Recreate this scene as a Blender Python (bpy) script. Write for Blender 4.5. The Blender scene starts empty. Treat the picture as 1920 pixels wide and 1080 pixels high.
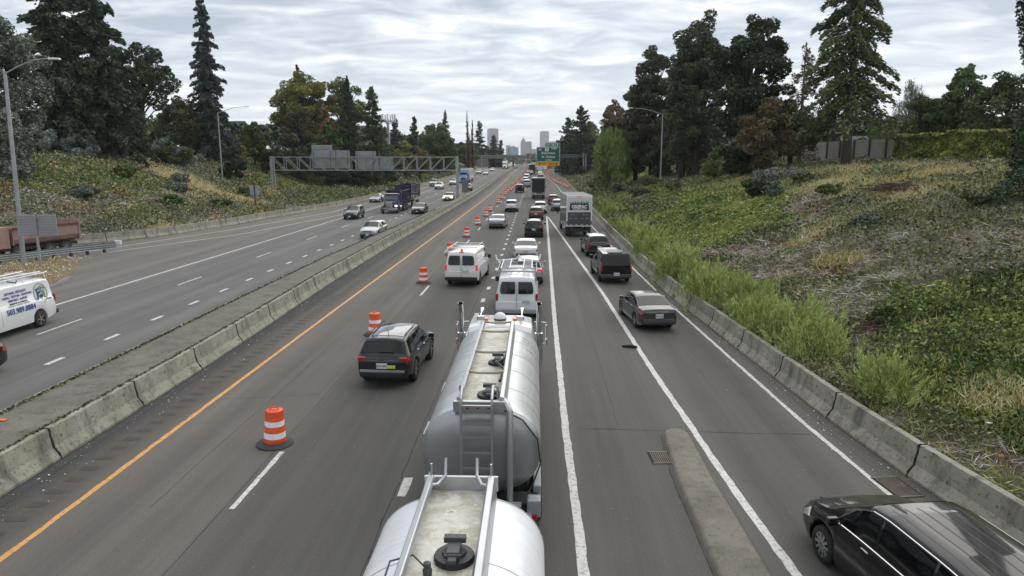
import bpy, bmesh, math, random
import numpy as np
from mathutils import Vector, Matrix
PI = math.pi; R = math.radians
rnd = random.Random(7); nr = np.random.default_rng(11)
C = bpy.context.scene.collection
scene = bpy.context.scene

# ---------------------------------------------------------------- camera
cam_d = bpy.data.cameras.new("camera"); cam = bpy.data.objects.new("camera", cam_d); C.objects.link(cam)
cam_d.sensor_width = 36; cam_d.lens = 24.75; cam_d.clip_start = .1; cam_d.clip_end = 12000
cam.location = (0, 0, 7.5); cam.rotation_euler = (R(90 - 10.389), 0, R(1.92))
scene.camera = cam
# ---------------------------------------------------------------- exposure
vs = scene.view_settings
vs.view_transform = 'Standard'; vs.look = 'None'; vs.exposure = 0.92; vs.gamma = 1.0; vs.use_curve_mapping = False
scene.cycles.max_bounces = 5; scene.cycles.diffuse_bounces = 2; scene.cycles.glossy_bounces = 3
scene.cycles.transmission_bounces = 3; scene.cycles.volume_bounces = 0; scene.cycles.transparent_max_bounces = 4
# ---------------------------------------------------------------- world: overcast sky
SUN_EL, SUN_AZ = R(42), R(35)
world = bpy.data.worlds.new("World"); scene.world = world; world.use_nodes = True
wt = world.node_tree; wt.nodes.clear(); WN = wt.nodes.new; WL = wt.links.new
def wmath(op, a, b=None, c=None):
    n = WN('ShaderNodeMath'); n.operation = op
    for i, v in enumerate((a, b, c)):
        if v is None: continue
        if isinstance(v, (int, float)): n.inputs[i].default_value = v
        else: WL(v, n.inputs[i])
    return n.outputs[0]
tc = WN('ShaderNodeTexCoord'); sx = WN('ShaderNodeSeparateXYZ'); WL(tc.outputs['Generated'], sx.inputs[0])
zz = wmath('ADD', wmath('MAXIMUM', sx.outputs[2], 0.0), 0.09)
cx = WN('ShaderNodeCombineXYZ')
WL(wmath('MULTIPLY', wmath('DIVIDE', sx.outputs[0], zz), .8), cx.inputs[0]); WL(wmath('DIVIDE', sx.outputs[1], zz), cx.inputs[1])
n1 = WN('ShaderNodeTexNoise'); n1.inputs['Scale'].default_value = 2.6; n1.inputs['Detail'].default_value = 7; n1.inputs['Roughness'].default_value = .56; n1.inputs['Distortion'].default_value = .5
WL(cx.outputs[0], n1.inputs['Vector'])
n2 = WN('ShaderNodeTexNoise'); n2.inputs['Scale'].default_value = .45; n2.inputs['Detail'].default_value = 3
WL(cx.outputs[0], n2.inputs['Vector'])
cm = wmath('ADD', wmath('MULTIPLY', n1.outputs[0], .7), wmath('MULTIPLY', n2.outputs[0], .3))
rp = WN('ShaderNodeValToRGB'); WL(cm, rp.inputs[0])
el = rp.color_ramp.elements
el[0].position = .40; el[0].color = (.30, .34, .395, 1)
el[1].position = .625; el[1].color = (.80, .79, .76, 1)
e = el.new(.48); e.color = (.405, .44, .485, 1)
e = el.new(.55); e.color = (.525, .55, .575, 1)
sky = WN('ShaderNodeTexSky'); sky.sky_type = 'NISHITA'; sky.sun_disc = False; sky.sun_elevation = SUN_EL; sky.sun_rotation = SUN_AZ
skm = WN('ShaderNodeMix'); skm.data_type = 'RGBA'; skm.blend_type = 'MULTIPLY'; skm.inputs[0].default_value = 1
WL(sky.outputs[0], skm.inputs[6]); skm.inputs[7].default_value = (.08, .08, .08, 1)
# thin cloud: mostly cloud, a little of the sky's own light through it
mx = WN('ShaderNodeMix'); mx.data_type = 'RGBA'; mx.inputs[0].default_value = .9
WL(skm.outputs[2], mx.inputs[6]); WL(rp.outputs[0], mx.inputs[7])
# pale air band low over the horizon
hz = WN('ShaderNodeMapRange'); WL(sx.outputs[2], hz.inputs[0]); hz.inputs[1].default_value = 0.0; hz.inputs[2].default_value = .16; hz.inputs[3].default_value = .8; hz.inputs[4].default_value = 0
mh = WN('ShaderNodeMix'); mh.data_type = 'RGBA'; WL(hz.outputs[0], mh.inputs[0]); WL(mx.outputs[2], mh.inputs[6]); mh.inputs[7].default_value = (.58, .625, .655, 1)
bg = WN('ShaderNodeBackground'); WL(mh.outputs[2], bg.inputs[0]); bg.inputs[1].default_value = .93
wo = WN('ShaderNodeOutputWorld'); WL(bg.outputs[0], wo.inputs[0])
# ---------------------------------------------------------------- sun behind cloud
sl = bpy.data.lights.new("sun", 'SUN'); sl.energy = 1.35; sl.angle = R(95); sl.color = (1, .94, .85)
so = bpy.data.objects.new("sun", sl); C.objects.link(so)
sd = Vector((math.sin(SUN_AZ) * math.cos(SUN_EL), math.cos(SUN_AZ) * math.cos(SUN_EL), math.sin(SUN_EL)))
so.rotation_euler = sd.to_track_quat('Z', 'Y').to_euler(); so.location = (0, 0, 60)

# ================================================================= helpers
def tag(o, label=None, cat=None, group=None, kind=None):
    if label: o['label'] = label
    if cat: o['category'] = cat
    if group: o['group'] = group
    if kind: o['kind'] = kind
    return o
def empty(name, loc=(0, 0, 0), rz=0, label=None, cat=None, group=None):
    o = bpy.data.objects.new(name, None); C.objects.link(o); o.location = loc; o.rotation_euler = (0, 0, rz)
    o.empty_display_size = .3
    return tag(o, label, cat, group)
def mesh_obj(name, me, mats=None, parent=None):
    o = bpy.data.objects.new(name, me); C.objects.link(o)
    if mats is not None:
        for m in (mats if isinstance(mats, (list, tuple)) else [mats]): me.materials.append(m)
    if parent: o.parent = parent
    return o
def copy_tree(o, parent=None):
    c = o.copy(); C.objects.link(c); c.parent = parent
    for ch in list(o.children): copy_tree(ch, c)
    return c
class MB:
    """collects shapes for ONE mesh object"""
    def __init__(s): s.v = []; s.f = []; s.mi = []
    def add(s, vs, fs, mi=0):
        b = len(s.v); s.v.extend([tuple(p) for p in vs]); s.f.extend([tuple(i + b for i in f) for f in fs]); s.mi.extend([mi] * len(fs)); return s
    def box(s, c, d, mi=0, rx=0, ry=0, rz=0, taper=1.0):
        hx, hy, hz_ = d[0] / 2, d[1] / 2, d[2] / 2
        M = Matrix.Translation(c) @ Matrix.Rotation(rz, 4, 'Z') @ Matrix.Rotation(ry, 4, 'Y') @ Matrix.Rotation(rx, 4, 'X')
        vs = [M @ Vector((x * (taper if z > 0 else 1), y * (taper if z > 0 else 1), z)) for z in (-hz_, hz_) for x, y in ((-hx, -hy), (hx, -hy), (hx, hy), (-hx, hy))]
        return s.add(vs, [(3, 2, 1, 0), (4, 5, 6, 7), (0, 1, 5, 4), (1, 2, 6, 5), (2, 3, 7, 6), (3, 0, 4, 7)], mi)
    def tube(s, pts, r, n=8, mi=0, cap=True):
        pts = [Vector(p) for p in pts]; rs = r if isinstance(r, (list, tuple)) else [r] * len(pts)
        vs = []; up = None
        for i, p in enumerate(pts):
            d = (pts[min(i + 1, len(pts) - 1)] - pts[max(i - 1, 0)]).normalized()
            if up is None: up = Vector((0, 0, 1)) if abs(d.z) < .9 else Vector((0, 1, 0))
            a = d.cross(up)
            if a.length < 1e-4: a = d.cross(Vector((1, 0, 0)))
            a.normalize(); b = a.cross(d).normalized(); up = b
            for k in range(n):
                t = 2 * PI * k / n; vs.append(p + (a * math.cos(t) + b * math.sin(t)) * rs[i])
        fs = [(i * n + k, i * n + (k + 1) % n, (i + 1) * n + (k + 1) % n, (i + 1) * n + k) for i in range(len(pts) - 1) for k in range(n)]
        if cap: fs += [tuple(range(n))[::-1], tuple(range((len(pts) - 1) * n, len(pts) * n))]
        return s.add(vs, fs, mi)
    def lathe(s, prof, n=20, mi=0, c=(0, 0, 0), axis='Z', cap=True):
        vs = []
        for r_, z in prof:
            for k in range(n):
                t = 2 * PI * k / n; x, y = r_ * math.cos(t), r_ * math.sin(t)
                p = (x, y, z) if axis == 'Z' else ((z, x, y) if axis == 'X' else (x, z, y))
                vs.append((p[0] + c[0], p[1] + c[1], p[2] + c[2]))
        m = len(prof)
        fs = [(i * n + k, i * n + (k + 1) % n, (i + 1) * n + (k + 1) % n, (i + 1) * n + k) for i in range(m - 1) for k in range(n)]
        if cap: fs += [tuple(range(n))[::-1], tuple(range((m - 1) * n, m * n))]
        return s.add(vs, fs, mi)
    def prism(s, poly, a, b, axis='Y', mi=0):
        """poly of (u,v) extruded from a to b; axis Y: u=x v=z; axis X: u=y v=z; axis Z: u=x v=y"""
        def P(u, v, w): return (u, w, v) if axis == 'Y' else ((w, u, v) if axis == 'X' else (u, v, w))
        n = len(poly); vs = [P(u, v, a) for u, v in poly] + [P(u, v, b) for u, v in poly]
        fs = [(i, (i + 1) % n, n + (i + 1) % n, n + i) for i in range(n)] + [tuple(range(n))[::-1], tuple(range(n, 2 * n))]
        return s.add(vs, fs, mi)
    def sweep(s, prof, path, mi=0, close=True, cap=True):
        """prof of (offset to the right, z) swept along path of (x,y,z)"""
        vs = []; n = len(prof)
        for i, p in enumerate(path):
            a = path[max(i - 1, 0)]; b = path[min(i + 1, len(path) - 1)]
            dx, dy = b[0] - a[0], b[1] - a[1]; L = math.hypot(dx, dy) or 1; nx, ny = dy / L, -dx / L
            for u, v in prof: vs.append((p[0] + nx * u, p[1] + ny * u, p[2] + v))
        m = n if close else n - 1
        fs = [(i * n + k, i * n + (k + 1) % n, (i + 1) * n + (k + 1) % n, (i + 1) * n + k) for i in range(len(path) - 1) for k in range(m)]
        if close and cap: fs += [tuple(range(n))[::-1], tuple(range((len(path) - 1) * n, len(path) * n))]
        return s.add(vs, fs, mi)
    def build(s, name, mats=None, parent=None, smooth=0, bevel=0, loc=None, recalc=True):
        me = bpy.data.meshes.new(name); me.from_pydata(s.v, [], s.f)
        if any(s.mi): me.polygons.foreach_set('material_index', s.mi)
        if recalc:
            bm = bmesh.new(); bm.from_mesh(me); bmesh.ops.recalc_face_normals(bm, faces=bm.faces); bm.to_mesh(me); bm.free()
        o = mesh_obj(name, me, mats, parent)
        if smooth:
            me.shade_smooth()
            try: me.set_sharp_from_angle(angle=R(smooth))
            except Exception: pass
        if bevel:
            md = o.modifiers.new('bevel', 'BEVEL'); md.width = bevel; md.segments = 2; md.limit_method = 'ANGLE'; md.angle_limit = R(40)
        if loc: o.location = loc
        return o

# ---------------------------------------------------------------- materials
def new_mat(name):
    m = bpy.data.materials.new(name); m.use_nodes = True; nt = m.node_tree; b = nt.nodes['Principled BSDF']; return m, nt, b
def mixc(nt, fac, a, b, blend='MIX'):
    n = nt.nodes.new('ShaderNodeMix'); n.data_type = 'RGBA'; n.blend_type = blend
    for i, v in ((0, fac), (6, a), (7, b)):
        if isinstance(v, (int, float)): n.inputs[i].default_value = v
        elif isinstance(v, (tuple, list)): n.inputs[i].default_value = (*v[:3], 1)
        else: nt.links.new(v, n.inputs[i])
    return n.outputs[2]
def nz(nt, scale, detail=4, rough=.6, coord='Object', sc=(1, 1, 1), dist=0, off=(0, 0, 0)):
    t = nt.nodes.new('ShaderNodeTexCoord'); mp = nt.nodes.new('ShaderNodeMapping'); mp.inputs['Scale'].default_value = sc; mp.inputs['Location'].default_value = off
    nt.links.new(t.outputs[coord], mp.inputs[0]); n = nt.nodes.new('ShaderNodeTexNoise'); n.inputs['Scale'].default_value = scale
    n.inputs['Detail'].default_value = detail; n.inputs['Roughness'].default_value = rough; n.inputs['Distortion'].default_value = dist
    nt.links.new(mp.outputs[0], n.inputs['Vector']); return n.outputs[0]
def ramp(nt, x, *stops):
    r = nt.nodes.new('ShaderNodeValToRGB'); nt.links.new(x, r.inputs[0]); e = r.color_ramp.elements
    for i, (p, c) in enumerate(stops):
        if isinstance(c, (int, float)): c = (c, c, c)
        q = e[i] if i < 2 else e.new(p)
        q.position = p; q.color = (*c, 1)
    return r.outputs[0]
def bump(nt, b, h, strength=.4, dist=.02):
    n = nt.nodes.new('ShaderNodeBump'); n.inputs['Strength'].default_value = strength; n.inputs['Distance'].default_value = dist
    nt.links.new(h, n.inputs['Height']); nt.links.new(n.outputs[0], b.inputs['Normal'])
def mmath(nt, op, a, b=None, c=None, clamp=False):
    n = nt.nodes.new('ShaderNodeMath'); n.operation = op; n.use_clamp = clamp
    for i, v in enumerate((a, b, c)):
        if v is None: continue
        if isinstance(v, (int, float)): n.inputs[i].default_value = v
        else: nt.links.new(v, n.inputs[i])
    return n.outputs[0]
_mc = {}
def flat(name, col, rough=.6, metal=0, var=.12, scale=3, spec=.5, coat=0):
    """real surface colour with a little procedural dirt"""
    if name in _mc: return _mc[name]
    m, nt, b = new_mat(name)
    if var:
        f = nz(nt, scale, 5, .65)
        c = mixc(nt, ramp(nt, f, (.35, 0), (.7, 1)), col, [x * (1 - var) * .97 for x in col])
        nt.links.new(c, b.inputs['Base Color'])
    else: b.inputs['Base Color'].default_value = (*col, 1)
    b.inputs['Roughness'].default_value = rough; b.inputs['Metallic'].default_value = metal
    b.inputs['Specular IOR Level'].default_value = spec; b.inputs['Coat Weight'].default_value = coat; b.inputs['Coat Roughness'].default_value = .06
    _mc[name] = m; return m
def paint(name, col, metal=.0, rough=.32, dirt=.25):
    """car paint: clear coat, road film heavier low on the body"""
    if name in _mc: return _mc[name]
    m, nt, b = new_mat(name)
    t = nt.nodes.new('ShaderNodeTexCoord'); sp = nt.nodes.new('ShaderNodeSeparateXYZ'); nt.links.new(t.outputs['Object'], sp.inputs[0])
    low = mmath(nt, 'MULTIPLY', ramp(nt, sp.outputs[2], (.25, 1), (.95, .12)), nz(nt, 5, 6, .7))
    c = mixc(nt, mmath(nt, 'MULTIPLY', low, dirt * 2, clamp=True), col, (.13, .12, .105))
    nt.links.new(c, b.inputs['Base Color']); b.inputs['Metallic'].default_value = metal; b.inputs['Roughness'].default_value = rough
    b.inputs['Specular IOR Level'].default_value = .12 if max(col) < .12 else .5; b.inputs['Coat Weight'].default_value = .8; nt.links.new(mmath(nt, 'MULTIPLY_ADD', low, .35, .03), b.inputs['Coat Roughness'])
    _mc[name] = m; return m
FK = 1.95
def foliage(name, *cols, rough=.62, scale=.25, tr=.0):
    """leaf colour varies leaf by leaf and in patches"""
    if name in _mc: return _mc[name]
    m, nt, b = new_mat(name); g = nt.nodes.new('ShaderNodeNewGeometry')
    f = mmath(nt, 'ADD', mmath(nt, 'MULTIPLY', g.outputs['Random Per Island'], .62), mmath(nt, 'MULTIPLY', nz(nt, scale, 2), 1.1)); f = mmath(nt, 'SUBTRACT', f, .33)
    cols = [[min(.6, v * FK) for v in c] for c in cols]; st = [(.12 + .72 * i / max(1, len(cols) - 1), c) for i, c in enumerate(cols)]
    if len(st) == 1: st.append((.95, [x * 1.5 for x in cols[0]]))
    nt.links.new(ramp(nt, f, *st), b.inputs['Base Color'])
    b.inputs['Roughness'].default_value = rough; b.inputs['Specular IOR Level'].default_value = .25
    _mc[name] = m; return m
M_GLASS = flat('car_glass', (.005, .006, .007), .04, 0, 0, spec=.5)
M_GLASS2 = flat('clear_window', (.05, .06, .065), .05, 0, 0, spec=1.0, coat=.4)
M_BLACK = flat('black_plastic', (.018, .018, .019), .5, 0, .2)
M_TYRE = flat('tyre_rubber', (.022, .021, .02), .85, 0, .3, 8)
M_RIM = flat('alloy_rim', (.45, .45, .46), .35, .8, .2, 8)
M_STEELRIM = flat('dull_rim', (.28, .28, .28), .5, .6, .3, 8)
M_CHROME = flat('chrome', (.62, .63, .64), .14, 1, .1, 5)
M_ALU = flat('aluminium', (.50, .515, .53), .34, .8, .14, 1.2)
M_RED = flat('red_lamp', (.32, .012, .012), .18, 0, .1, spec=.8, coat=.6)
M_AMBER = flat('amber_lamp', (.75, .2, .02), .25, 0, .1)
M_HEAD = flat('headlamp_glass', (.6, .62, .64), .08, .3, .1, coat=.8)
M_PLATE = flat('number_plate', (.62, .64, .66), .5, 0, .1)
M_WHITE = flat('white_trim', (.74, .745, .75), .35, 0, .06)
M_DGREY = flat('dark_grey_trim', (.06, .062, .065), .55, 0, .2)
M_GALV = flat('galvanised_steel', (.36, .375, .39), .5, .45, .25, 1.5)
M_INK = flat('dark_ink', (.02, .022, .03), .6, 0, 0)
def brake_mat():
    m, nt, b = new_mat('lit_brake_lamp'); b.inputs['Base Color'].default_value = (.6, .02, .02, 1)
    b.inputs['Emission Color'].default_value = (1, .06, .04, 1); b.inputs['Emission Strength'].default_value = .18; return m
M_BRAKE = brake_mat()
def headlit_mat():
    m, nt, b = new_mat('lit_headlamp'); b.inputs['Base Color'].default_value = (.8, .8, .8, 1)
    b.inputs['Emission Color'].default_value = (1, .93, .8, 1); b.inputs['Emission Strength'].default_value = 2.0; return m
M_HEADLIT = headlit_mat()

def text(s, size, mat, parent, M, name='lettering', extrude=.004, align='CENTER', bold=0, sx_=1.0):
    """writing as a real mesh, standing in the local XZ plane facing -Y unless M turns it"""
    cu = bpy.data.curves.new(name, 'FONT'); cu.body = s; cu.size = size; cu.align_x = align; cu.align_y = 'CENTER'; cu.extrude = extrude; cu.offset = bold; cu.resolution_u = 2
    to = bpy.data.objects.new('tmp', cu); C.objects.link(to); dg = bpy.context.evaluated_depsgraph_get()
    me = bpy.data.meshes.new_from_object(to.evaluated_get(dg)); bpy.data.objects.remove(to); bpy.data.curves.remove(cu)
    me.name = name; me.transform(M @ Matrix.Rotation(R(90), 4, 'X') @ Matrix.Diagonal((sx_, 1, 1, 1))); me.materials.clear()
    return mesh_obj(name, me, mat, parent)

def zr(Y):
    """height of the freeway: level, then climbing gently far ahead"""
    if Y < 120: return 0.
    t = min(1, (Y - 120) / 230.); z = 2.2 * t * t * (3 - 2 * t)
    if Y > 350: z += .003 * (min(Y, 1500) - 350)
    return z
def np_quads(name, P, A, B, mats, parent=None, mi=None):
    """N quads with centres P and half axes A, B (all N x 3): rhombus leaves, one mesh"""
    n = len(P); V = np.empty((n, 4, 3), np.float32)
    V[:, 0] = P - A; V[:, 1] = P - B; V[:, 2] = P + A; V[:, 3] = P + B
    me = bpy.data.meshes.new(name); me.vertices.add(n * 4); me.vertices.foreach_set('co', V.ravel())
    me.loops.add(n * 4); me.loops.foreach_set('vertex_index', np.arange(n * 4, dtype=np.int32))
    me.polygons.add(n); me.polygons.foreach_set('loop_start', np.arange(0, n * 4, 4, dtype=np.int32)); me.polygons.foreach_set('loop_total', np.full(n, 4, np.int32))
    if mi is not None: me.polygons.foreach_set('material_index', np.asarray(mi, np.int32))
    me.update(calc_edges=True)
    return mesh_obj(name, me, mats, parent)
def unit(v): return v / np.maximum(np.linalg.norm(v, axis=1, keepdims=True), 1e-6)
# ================================================================= lie of the land
RB = np.array([(-20, 12.8), (5, 10.35), (14, 9.26), (17, 8.78), (21, 8.47), (28, 8.06), (38, 7.45), (52, 7.22), (76, 7.3), (124, 7.95), (200, 8.24), (290, 8.6), (410, 9.2), (900, 10.5)])
LB = np.array([(-20, -56), (35, -50.5), (52, -45.5), (60, -41.6), (64, -38.6), (68, -36.6), (79, -34.9), (89, -34.2), (111, -31.6), (135, -31.0), (184, -29.7), (268, -27.4), (410, -27), (900, -27)])
def rb(y): return np.interp(y, RB[:, 0], RB[:, 1])
def lb(y): return np.interp(y, LB[:, 0], LB[:, 1])
def bumps(x, y):
    return (np.sin(x * .61 + y * .23 + 1.3) * np.sin(y * .47 - x * .19) * .5 + np.sin(x * 1.37 - y * .83) * .22 + np.sin(x * .9 + y * 1.61 + 2) * .2
            + np.sin(x * 2.9 + y * 1.1) * .1 + np.sin(y * 3.1 - x * 1.7 + 1) * .1)
ZRT = np.array([zr(q) for q in range(0, 1501, 5)])
def zrn(y): return np.interp(y, np.arange(0, 1501, 5), ZRT)
def ground(x, y):
    """height of the natural ground (numpy arrays)"""
    x = np.asarray(x, float); y = np.asarray(y, float); r, l = rb(y), lb(y); base = zrn(y)
    s = np.interp(y, [0, 90, 130, 230, 300], [1, 1, .8, .6, .6])
    dr = (x - r - .3) * s
    hr = np.interp(dr, [0, 1.5, 8, 16, 22, 28, 34, 70], [.45, .62, 2.55, 4.95, 6.25, 6.85, 7.05, 7.4])
    off = np.interp(y, [0, 85, 125, 150, 220, 400], [0, 0, 13, 13, 4, 2])
    dl = (l - .3 - x); e = np.clip(dl, 0, off) * .05; dl2 = np.maximum(0, dl - off)
    hl = e + np.interp(dl2, [0, 1.5, 4, 12, 22, 28, 34, 80], [.4, .55, 1.2, 3.4, 6.7, 7.7, 8.1, 8.6])
    b = bumps(x, y)
    right = hr + b * .28 * np.clip(dr / 4, 0, 1); left = hl + b * .28 * np.clip((dl - 1) / 4, 0, 1)
    k = np.interp(y, [0, 350, 900], [1, 1, 0])
    z = np.where(x > r + .3, base * k + right, np.where(x < l - .3, base * k + left, base - .4))
    return z
# ================================================================= ground, road, markings
def soil_mat():
    m, nt, b = new_mat('slope_soil')
    a = nz(nt, .16, 4, .6); f = nz(nt, 1.3, 6, .7, dist=.4); g = nz(nt, 14, 4, .7)
    c1 = ramp(nt, f, (.3, (.07, .058, .045)), (.48, (.14, .118, .098)), (.62, (.22, .19, .165)), (.75, (.26, .215, .155)))
    c2 = ramp(nt, f, (.3, (.035, .045, .02)), (.55, (.08, .098, .036)), (.75, (.17, .155, .075)))
    c = mixc(nt, ramp(nt, a, (.42, 0), (.56, 1)), c1, c2)
    c = mixc(nt, ramp(nt, g, (.45, 0), (.7, .6)), c, (.035, .03, .022))
    nt.links.new(c, b.inputs['Base Color']); b.inputs['Roughness'].default_value = .95; b.inputs['Specular IOR Level'].default_value = .1
    bump(nt, b, g, .8, .08); return m
M_SOIL = soil_mat()
def asphalt_mat():
    m, nt, b = new_mat('worn_asphalt')
    t = nt.nodes.new('ShaderNodeTexCoord'); sp = nt.nodes.new('ShaderNodeSeparateXYZ'); nt.links.new(t.outputs['Object'], sp.inputs[0]); X = sp.outputs[0]; Y = sp.outputs[1]
    # tone of each lay of asphalt across the road
    mr = nt.nodes.new('ShaderNodeMapRange'); nt.links.new(X, mr.inputs[0]); mr.inputs[1].default_value = -50; mr.inputs[2].default_value = 12
    def q(x): return (x + 50) / 62
    lay = ramp(nt, mr.outputs[0], (q(-40), (.118, .112, .106)), (q(-25.6), (.122, .118, .114)), (q(-24.6), (.110, .111, .114)), (q(-15.5), (.106, .107, .110)), (q(-13), (.04, .042, .046)),
               (q(-11.55), (.046, .048, .052)), (q(-11.3), (.078, .072, .066)), (q(-10.3), (.086, .079, .073)), (q(-9.9), (.104, .098, .092)), (q(-6.85), (.100, .094, .088)), (q(-6.75), (.073, .072, .070)),
               (q(-3.2), (.074, .073, .072)), (q(.7), (.070, .069, .068)), (q(1.3), (.086, .083, .080)), (q(4.3), (.080, .078, .076)), (q(6.5), (.074, .073, .073)), (q(8), (.088, .083, .078)))
    # wheel paths and oil bands that run with the lanes
    ph = mmath(nt, 'MULTIPLY', mmath(nt, 'ADD', X, 2.95), 2 * PI / 3.62)
    band = mmath(nt, 'MULTIPLY', mmath(nt, 'COSINE', mmath(nt, 'MULTIPLY', ph, 2)), .5)
    cen = mmath(nt, 'MULTIPLY', mmath(nt, 'COSINE', ph), .5)
    st = nz(nt, 1.1, 4, .6, sc=(1, .035, 1)); st2 = nz(nt, 5, 3, .6, sc=(1, .02, 1))
    v = mmath(nt, 'ADD', mmath(nt, 'MULTIPLY', band, .10), mmath(nt, 'MULTIPLY', cen, .16))
    v = mmath(nt, 'ADD', v, mmath(nt, 'MULTIPLY', mmath(nt, 'SUBTRACT', st, .5), .9)); v = mmath(nt, 'ADD', v, mmath(nt, 'MULTIPLY', mmath(nt, 'SUBTRACT', st2, .5), .25))
    blot = nz(nt, .22, 5, .65); v = mmath(nt, 'ADD', v, mmath(nt, 'MULTIPLY', mmath(nt, 'SUBTRACT', blot, .5), .35))
    v = mmath(nt, 'ADD', v, 1.0)
    gr = nz(nt, 26, 3, .8); v = mmath(nt, 'MULTIPLY', v, mmath(nt, 'ADD', mmath(nt, 'MULTIPLY', gr, 1.15), .50))
    cmb = nt.nodes.new('ShaderNodeCombineXYZ')
    for i in range(3): nt.links.new(v, cmb.inputs[i])
    c = mixc(nt, 1.0, lay, cmb.outputs[0], 'MULTIPLY')
    chip = nz(nt, 30, 1, .5, off=(5, 3, 0)); c = mixc(nt, ramp(nt, chip, (.73, 0), (.77, .5)), c, (.32, .31, .29))
    c = mixc(nt, 1.0, c, (1.08, 1.045, .985), 'MULTIPLY'); oil = nz(nt, 3.2, 3, .5, sc=(1, .35, 1), off=(7, 0, 0)); c = mixc(nt, ramp(nt, oil, (.70, 0), (.78, .35)), c, (.03, .03, .03)); nt.links.new(c, b.inputs['Base Color']); b.inputs['Roughness'].default_value = .82; b.inputs['Specular IOR Level'].default_value = .3
    bump(nt, b, gr, .35, .01); return m
M_ASPH = asphalt_mat()
def conc_mat(name, base, dark=1.0):
    m, nt, b = new_mat(name)
    g = nt.nodes.new('ShaderNodeNewGeometry'); sp = nt.nodes.new('ShaderNodeSeparateXYZ'); nt.links.new(g.outputs['Position'], sp.inputs[0])
    def wn(scale, sc, d=5, r_=.65):
        mp = nt.nodes.new('ShaderNodeMapping'); mp.inputs['Scale'].default_value = sc; nt.links.new(g.outputs['Position'], mp.inputs[0])
        n = nt.nodes.new('ShaderNodeTexNoise'); n.inputs['Scale'].default_value = scale; n.inputs['Detail'].default_value = d; n.inputs['Roughness'].default_value = r_; nt.links.new(mp.outputs[0], n.inputs['Vector']); return n.outputs[0]
    c = mixc(nt, ramp(nt, wn(.9, (1, 1, 1)), (.35, 0), (.65, 1)), base, [x * .72 for x in base])
    c = mixc(nt, ramp(nt, wn(2.2, (1, 1, .25)), (.5, 0), (.72, .75 * dark)), c, (.085, .08, .068))      # rain streaks
    c = mixc(nt, ramp(nt, wn(11, (1, 1, 1), 3), (.60, 0), (.68, .8 * dark)), c, (.05, .047, .04))        # pits
    c = mixc(nt, ramp(nt, wn(3.4, (1, 1, 2.5), 4), (.56, 0), (.66, .55)), c, (.12, .115, .095))
    nt.links.new(c, b.inputs['Base Color']); b.inputs['Roughness'].default_value = .9; b.inputs['Specular IOR Level'].default_value = .2
    bump(nt, b, wn(14, (1, 1, 1), 4), .5, .02); return m
M_CONC = conc_mat('weathered_concrete', (.34, .325, .265), 1.15); M_CONC2 = conc_mat('pebbly_concrete', (.19, .18, .155), .8); M_MEDF = conc_mat('stained_median_top', (.19, .178, .15), 1.1); M_CONC3 = conc_mat('pale_block_concrete', (.25, .235, .22), .35)
def line_mat(name, col):
    m, nt, b = new_mat(name); f = nz(nt, 9, 5, .75); g = nz(nt, 1.6, 4, .6)
    c = mixc(nt, ramp(nt, f, (.50, 0), (.66, .8)), col, (.10, .097, .09)); c = mixc(nt, ramp(nt, g, (.4, 0), (.75, .4)), c, [x * .6 for x in col])
    nt.links.new(c, b.inputs['Base Color']); b.inputs['Roughness'].default_value = .7; return m
M_LW = line_mat('white_road_paint', (.62, .61, .58)); M_LY = line_mat('yellow_road_paint', (.66, .33, .09))
M_SEAM = flat('crack_sealant', (.022, .021, .02), .8, 0, .2); M_RUM = flat('rumble_groove', (.066, .060, .054), .9, 0, .3)

# natural ground
def axis_x():
    a = list(np.arange(-92, 64, .95)); l = [-92]; r = [64]; st = 1.3
    while l[-1] > -4500: l.append(l[-1] - st); st *= 1.22
    st = 1.3
    while r[-1] < 4500: r.append(r[-1] + st); st *= 1.22
    return np.array(l[::-1][:-1] + a + r)
gx = axis_x(); ys = [-30.]; st = 1.0
while ys[-1] < 8000: ys.append(ys[-1] + st); st = st * 1.0 if ys[-1] < 90 else st * 1.035
gy = np.array(ys); GX, GY = np.meshgrid(gx, gy); GZ = ground(GX, GY)
nearb = ((GX > rb(GY)) & (GX < rb(GY) + 1.5)) | ((GX < lb(GY)) & (GX > lb(GY) - 1.5)); GZ = np.where(nearb, zrn(GY) - .45, GZ)
far = np.clip((GY - 600) / 2000, 0, 1); GZ = GZ * (1 - far) + (-6) * far
nx_, ny_ = len(gx), len(gy); V = np.stack([GX, GY, GZ], -1).reshape(-1, 3)
ii = (np.arange(ny_ - 1)[:, None] * nx_ + np.arange(nx_ - 1)[None]).ravel()
F4 = np.stack([ii, ii + 1, ii + nx_ + 1, ii + nx_], -1).astype(np.int32)
me = bpy.data.meshes.new('ground'); me.vertices.add(len(V)); me.vertices.foreach_set('co', V.astype(np.float32).ravel())
me.loops.add(F4.size); me.loops.foreach_set('vertex_index', F4.ravel()); me.polygons.add(len(F4)); me.polygons.foreach_set('loop_start', np.arange(0, F4.size, 4, dtype=np.int32)); me.polygons.foreach_set('loop_total', np.full(len(F4), 4, np.int32))
me.update(calc_edges=True); me.shade_smooth(); tag(mesh_obj('ground', me, M_SOIL), kind='structure')

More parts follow.
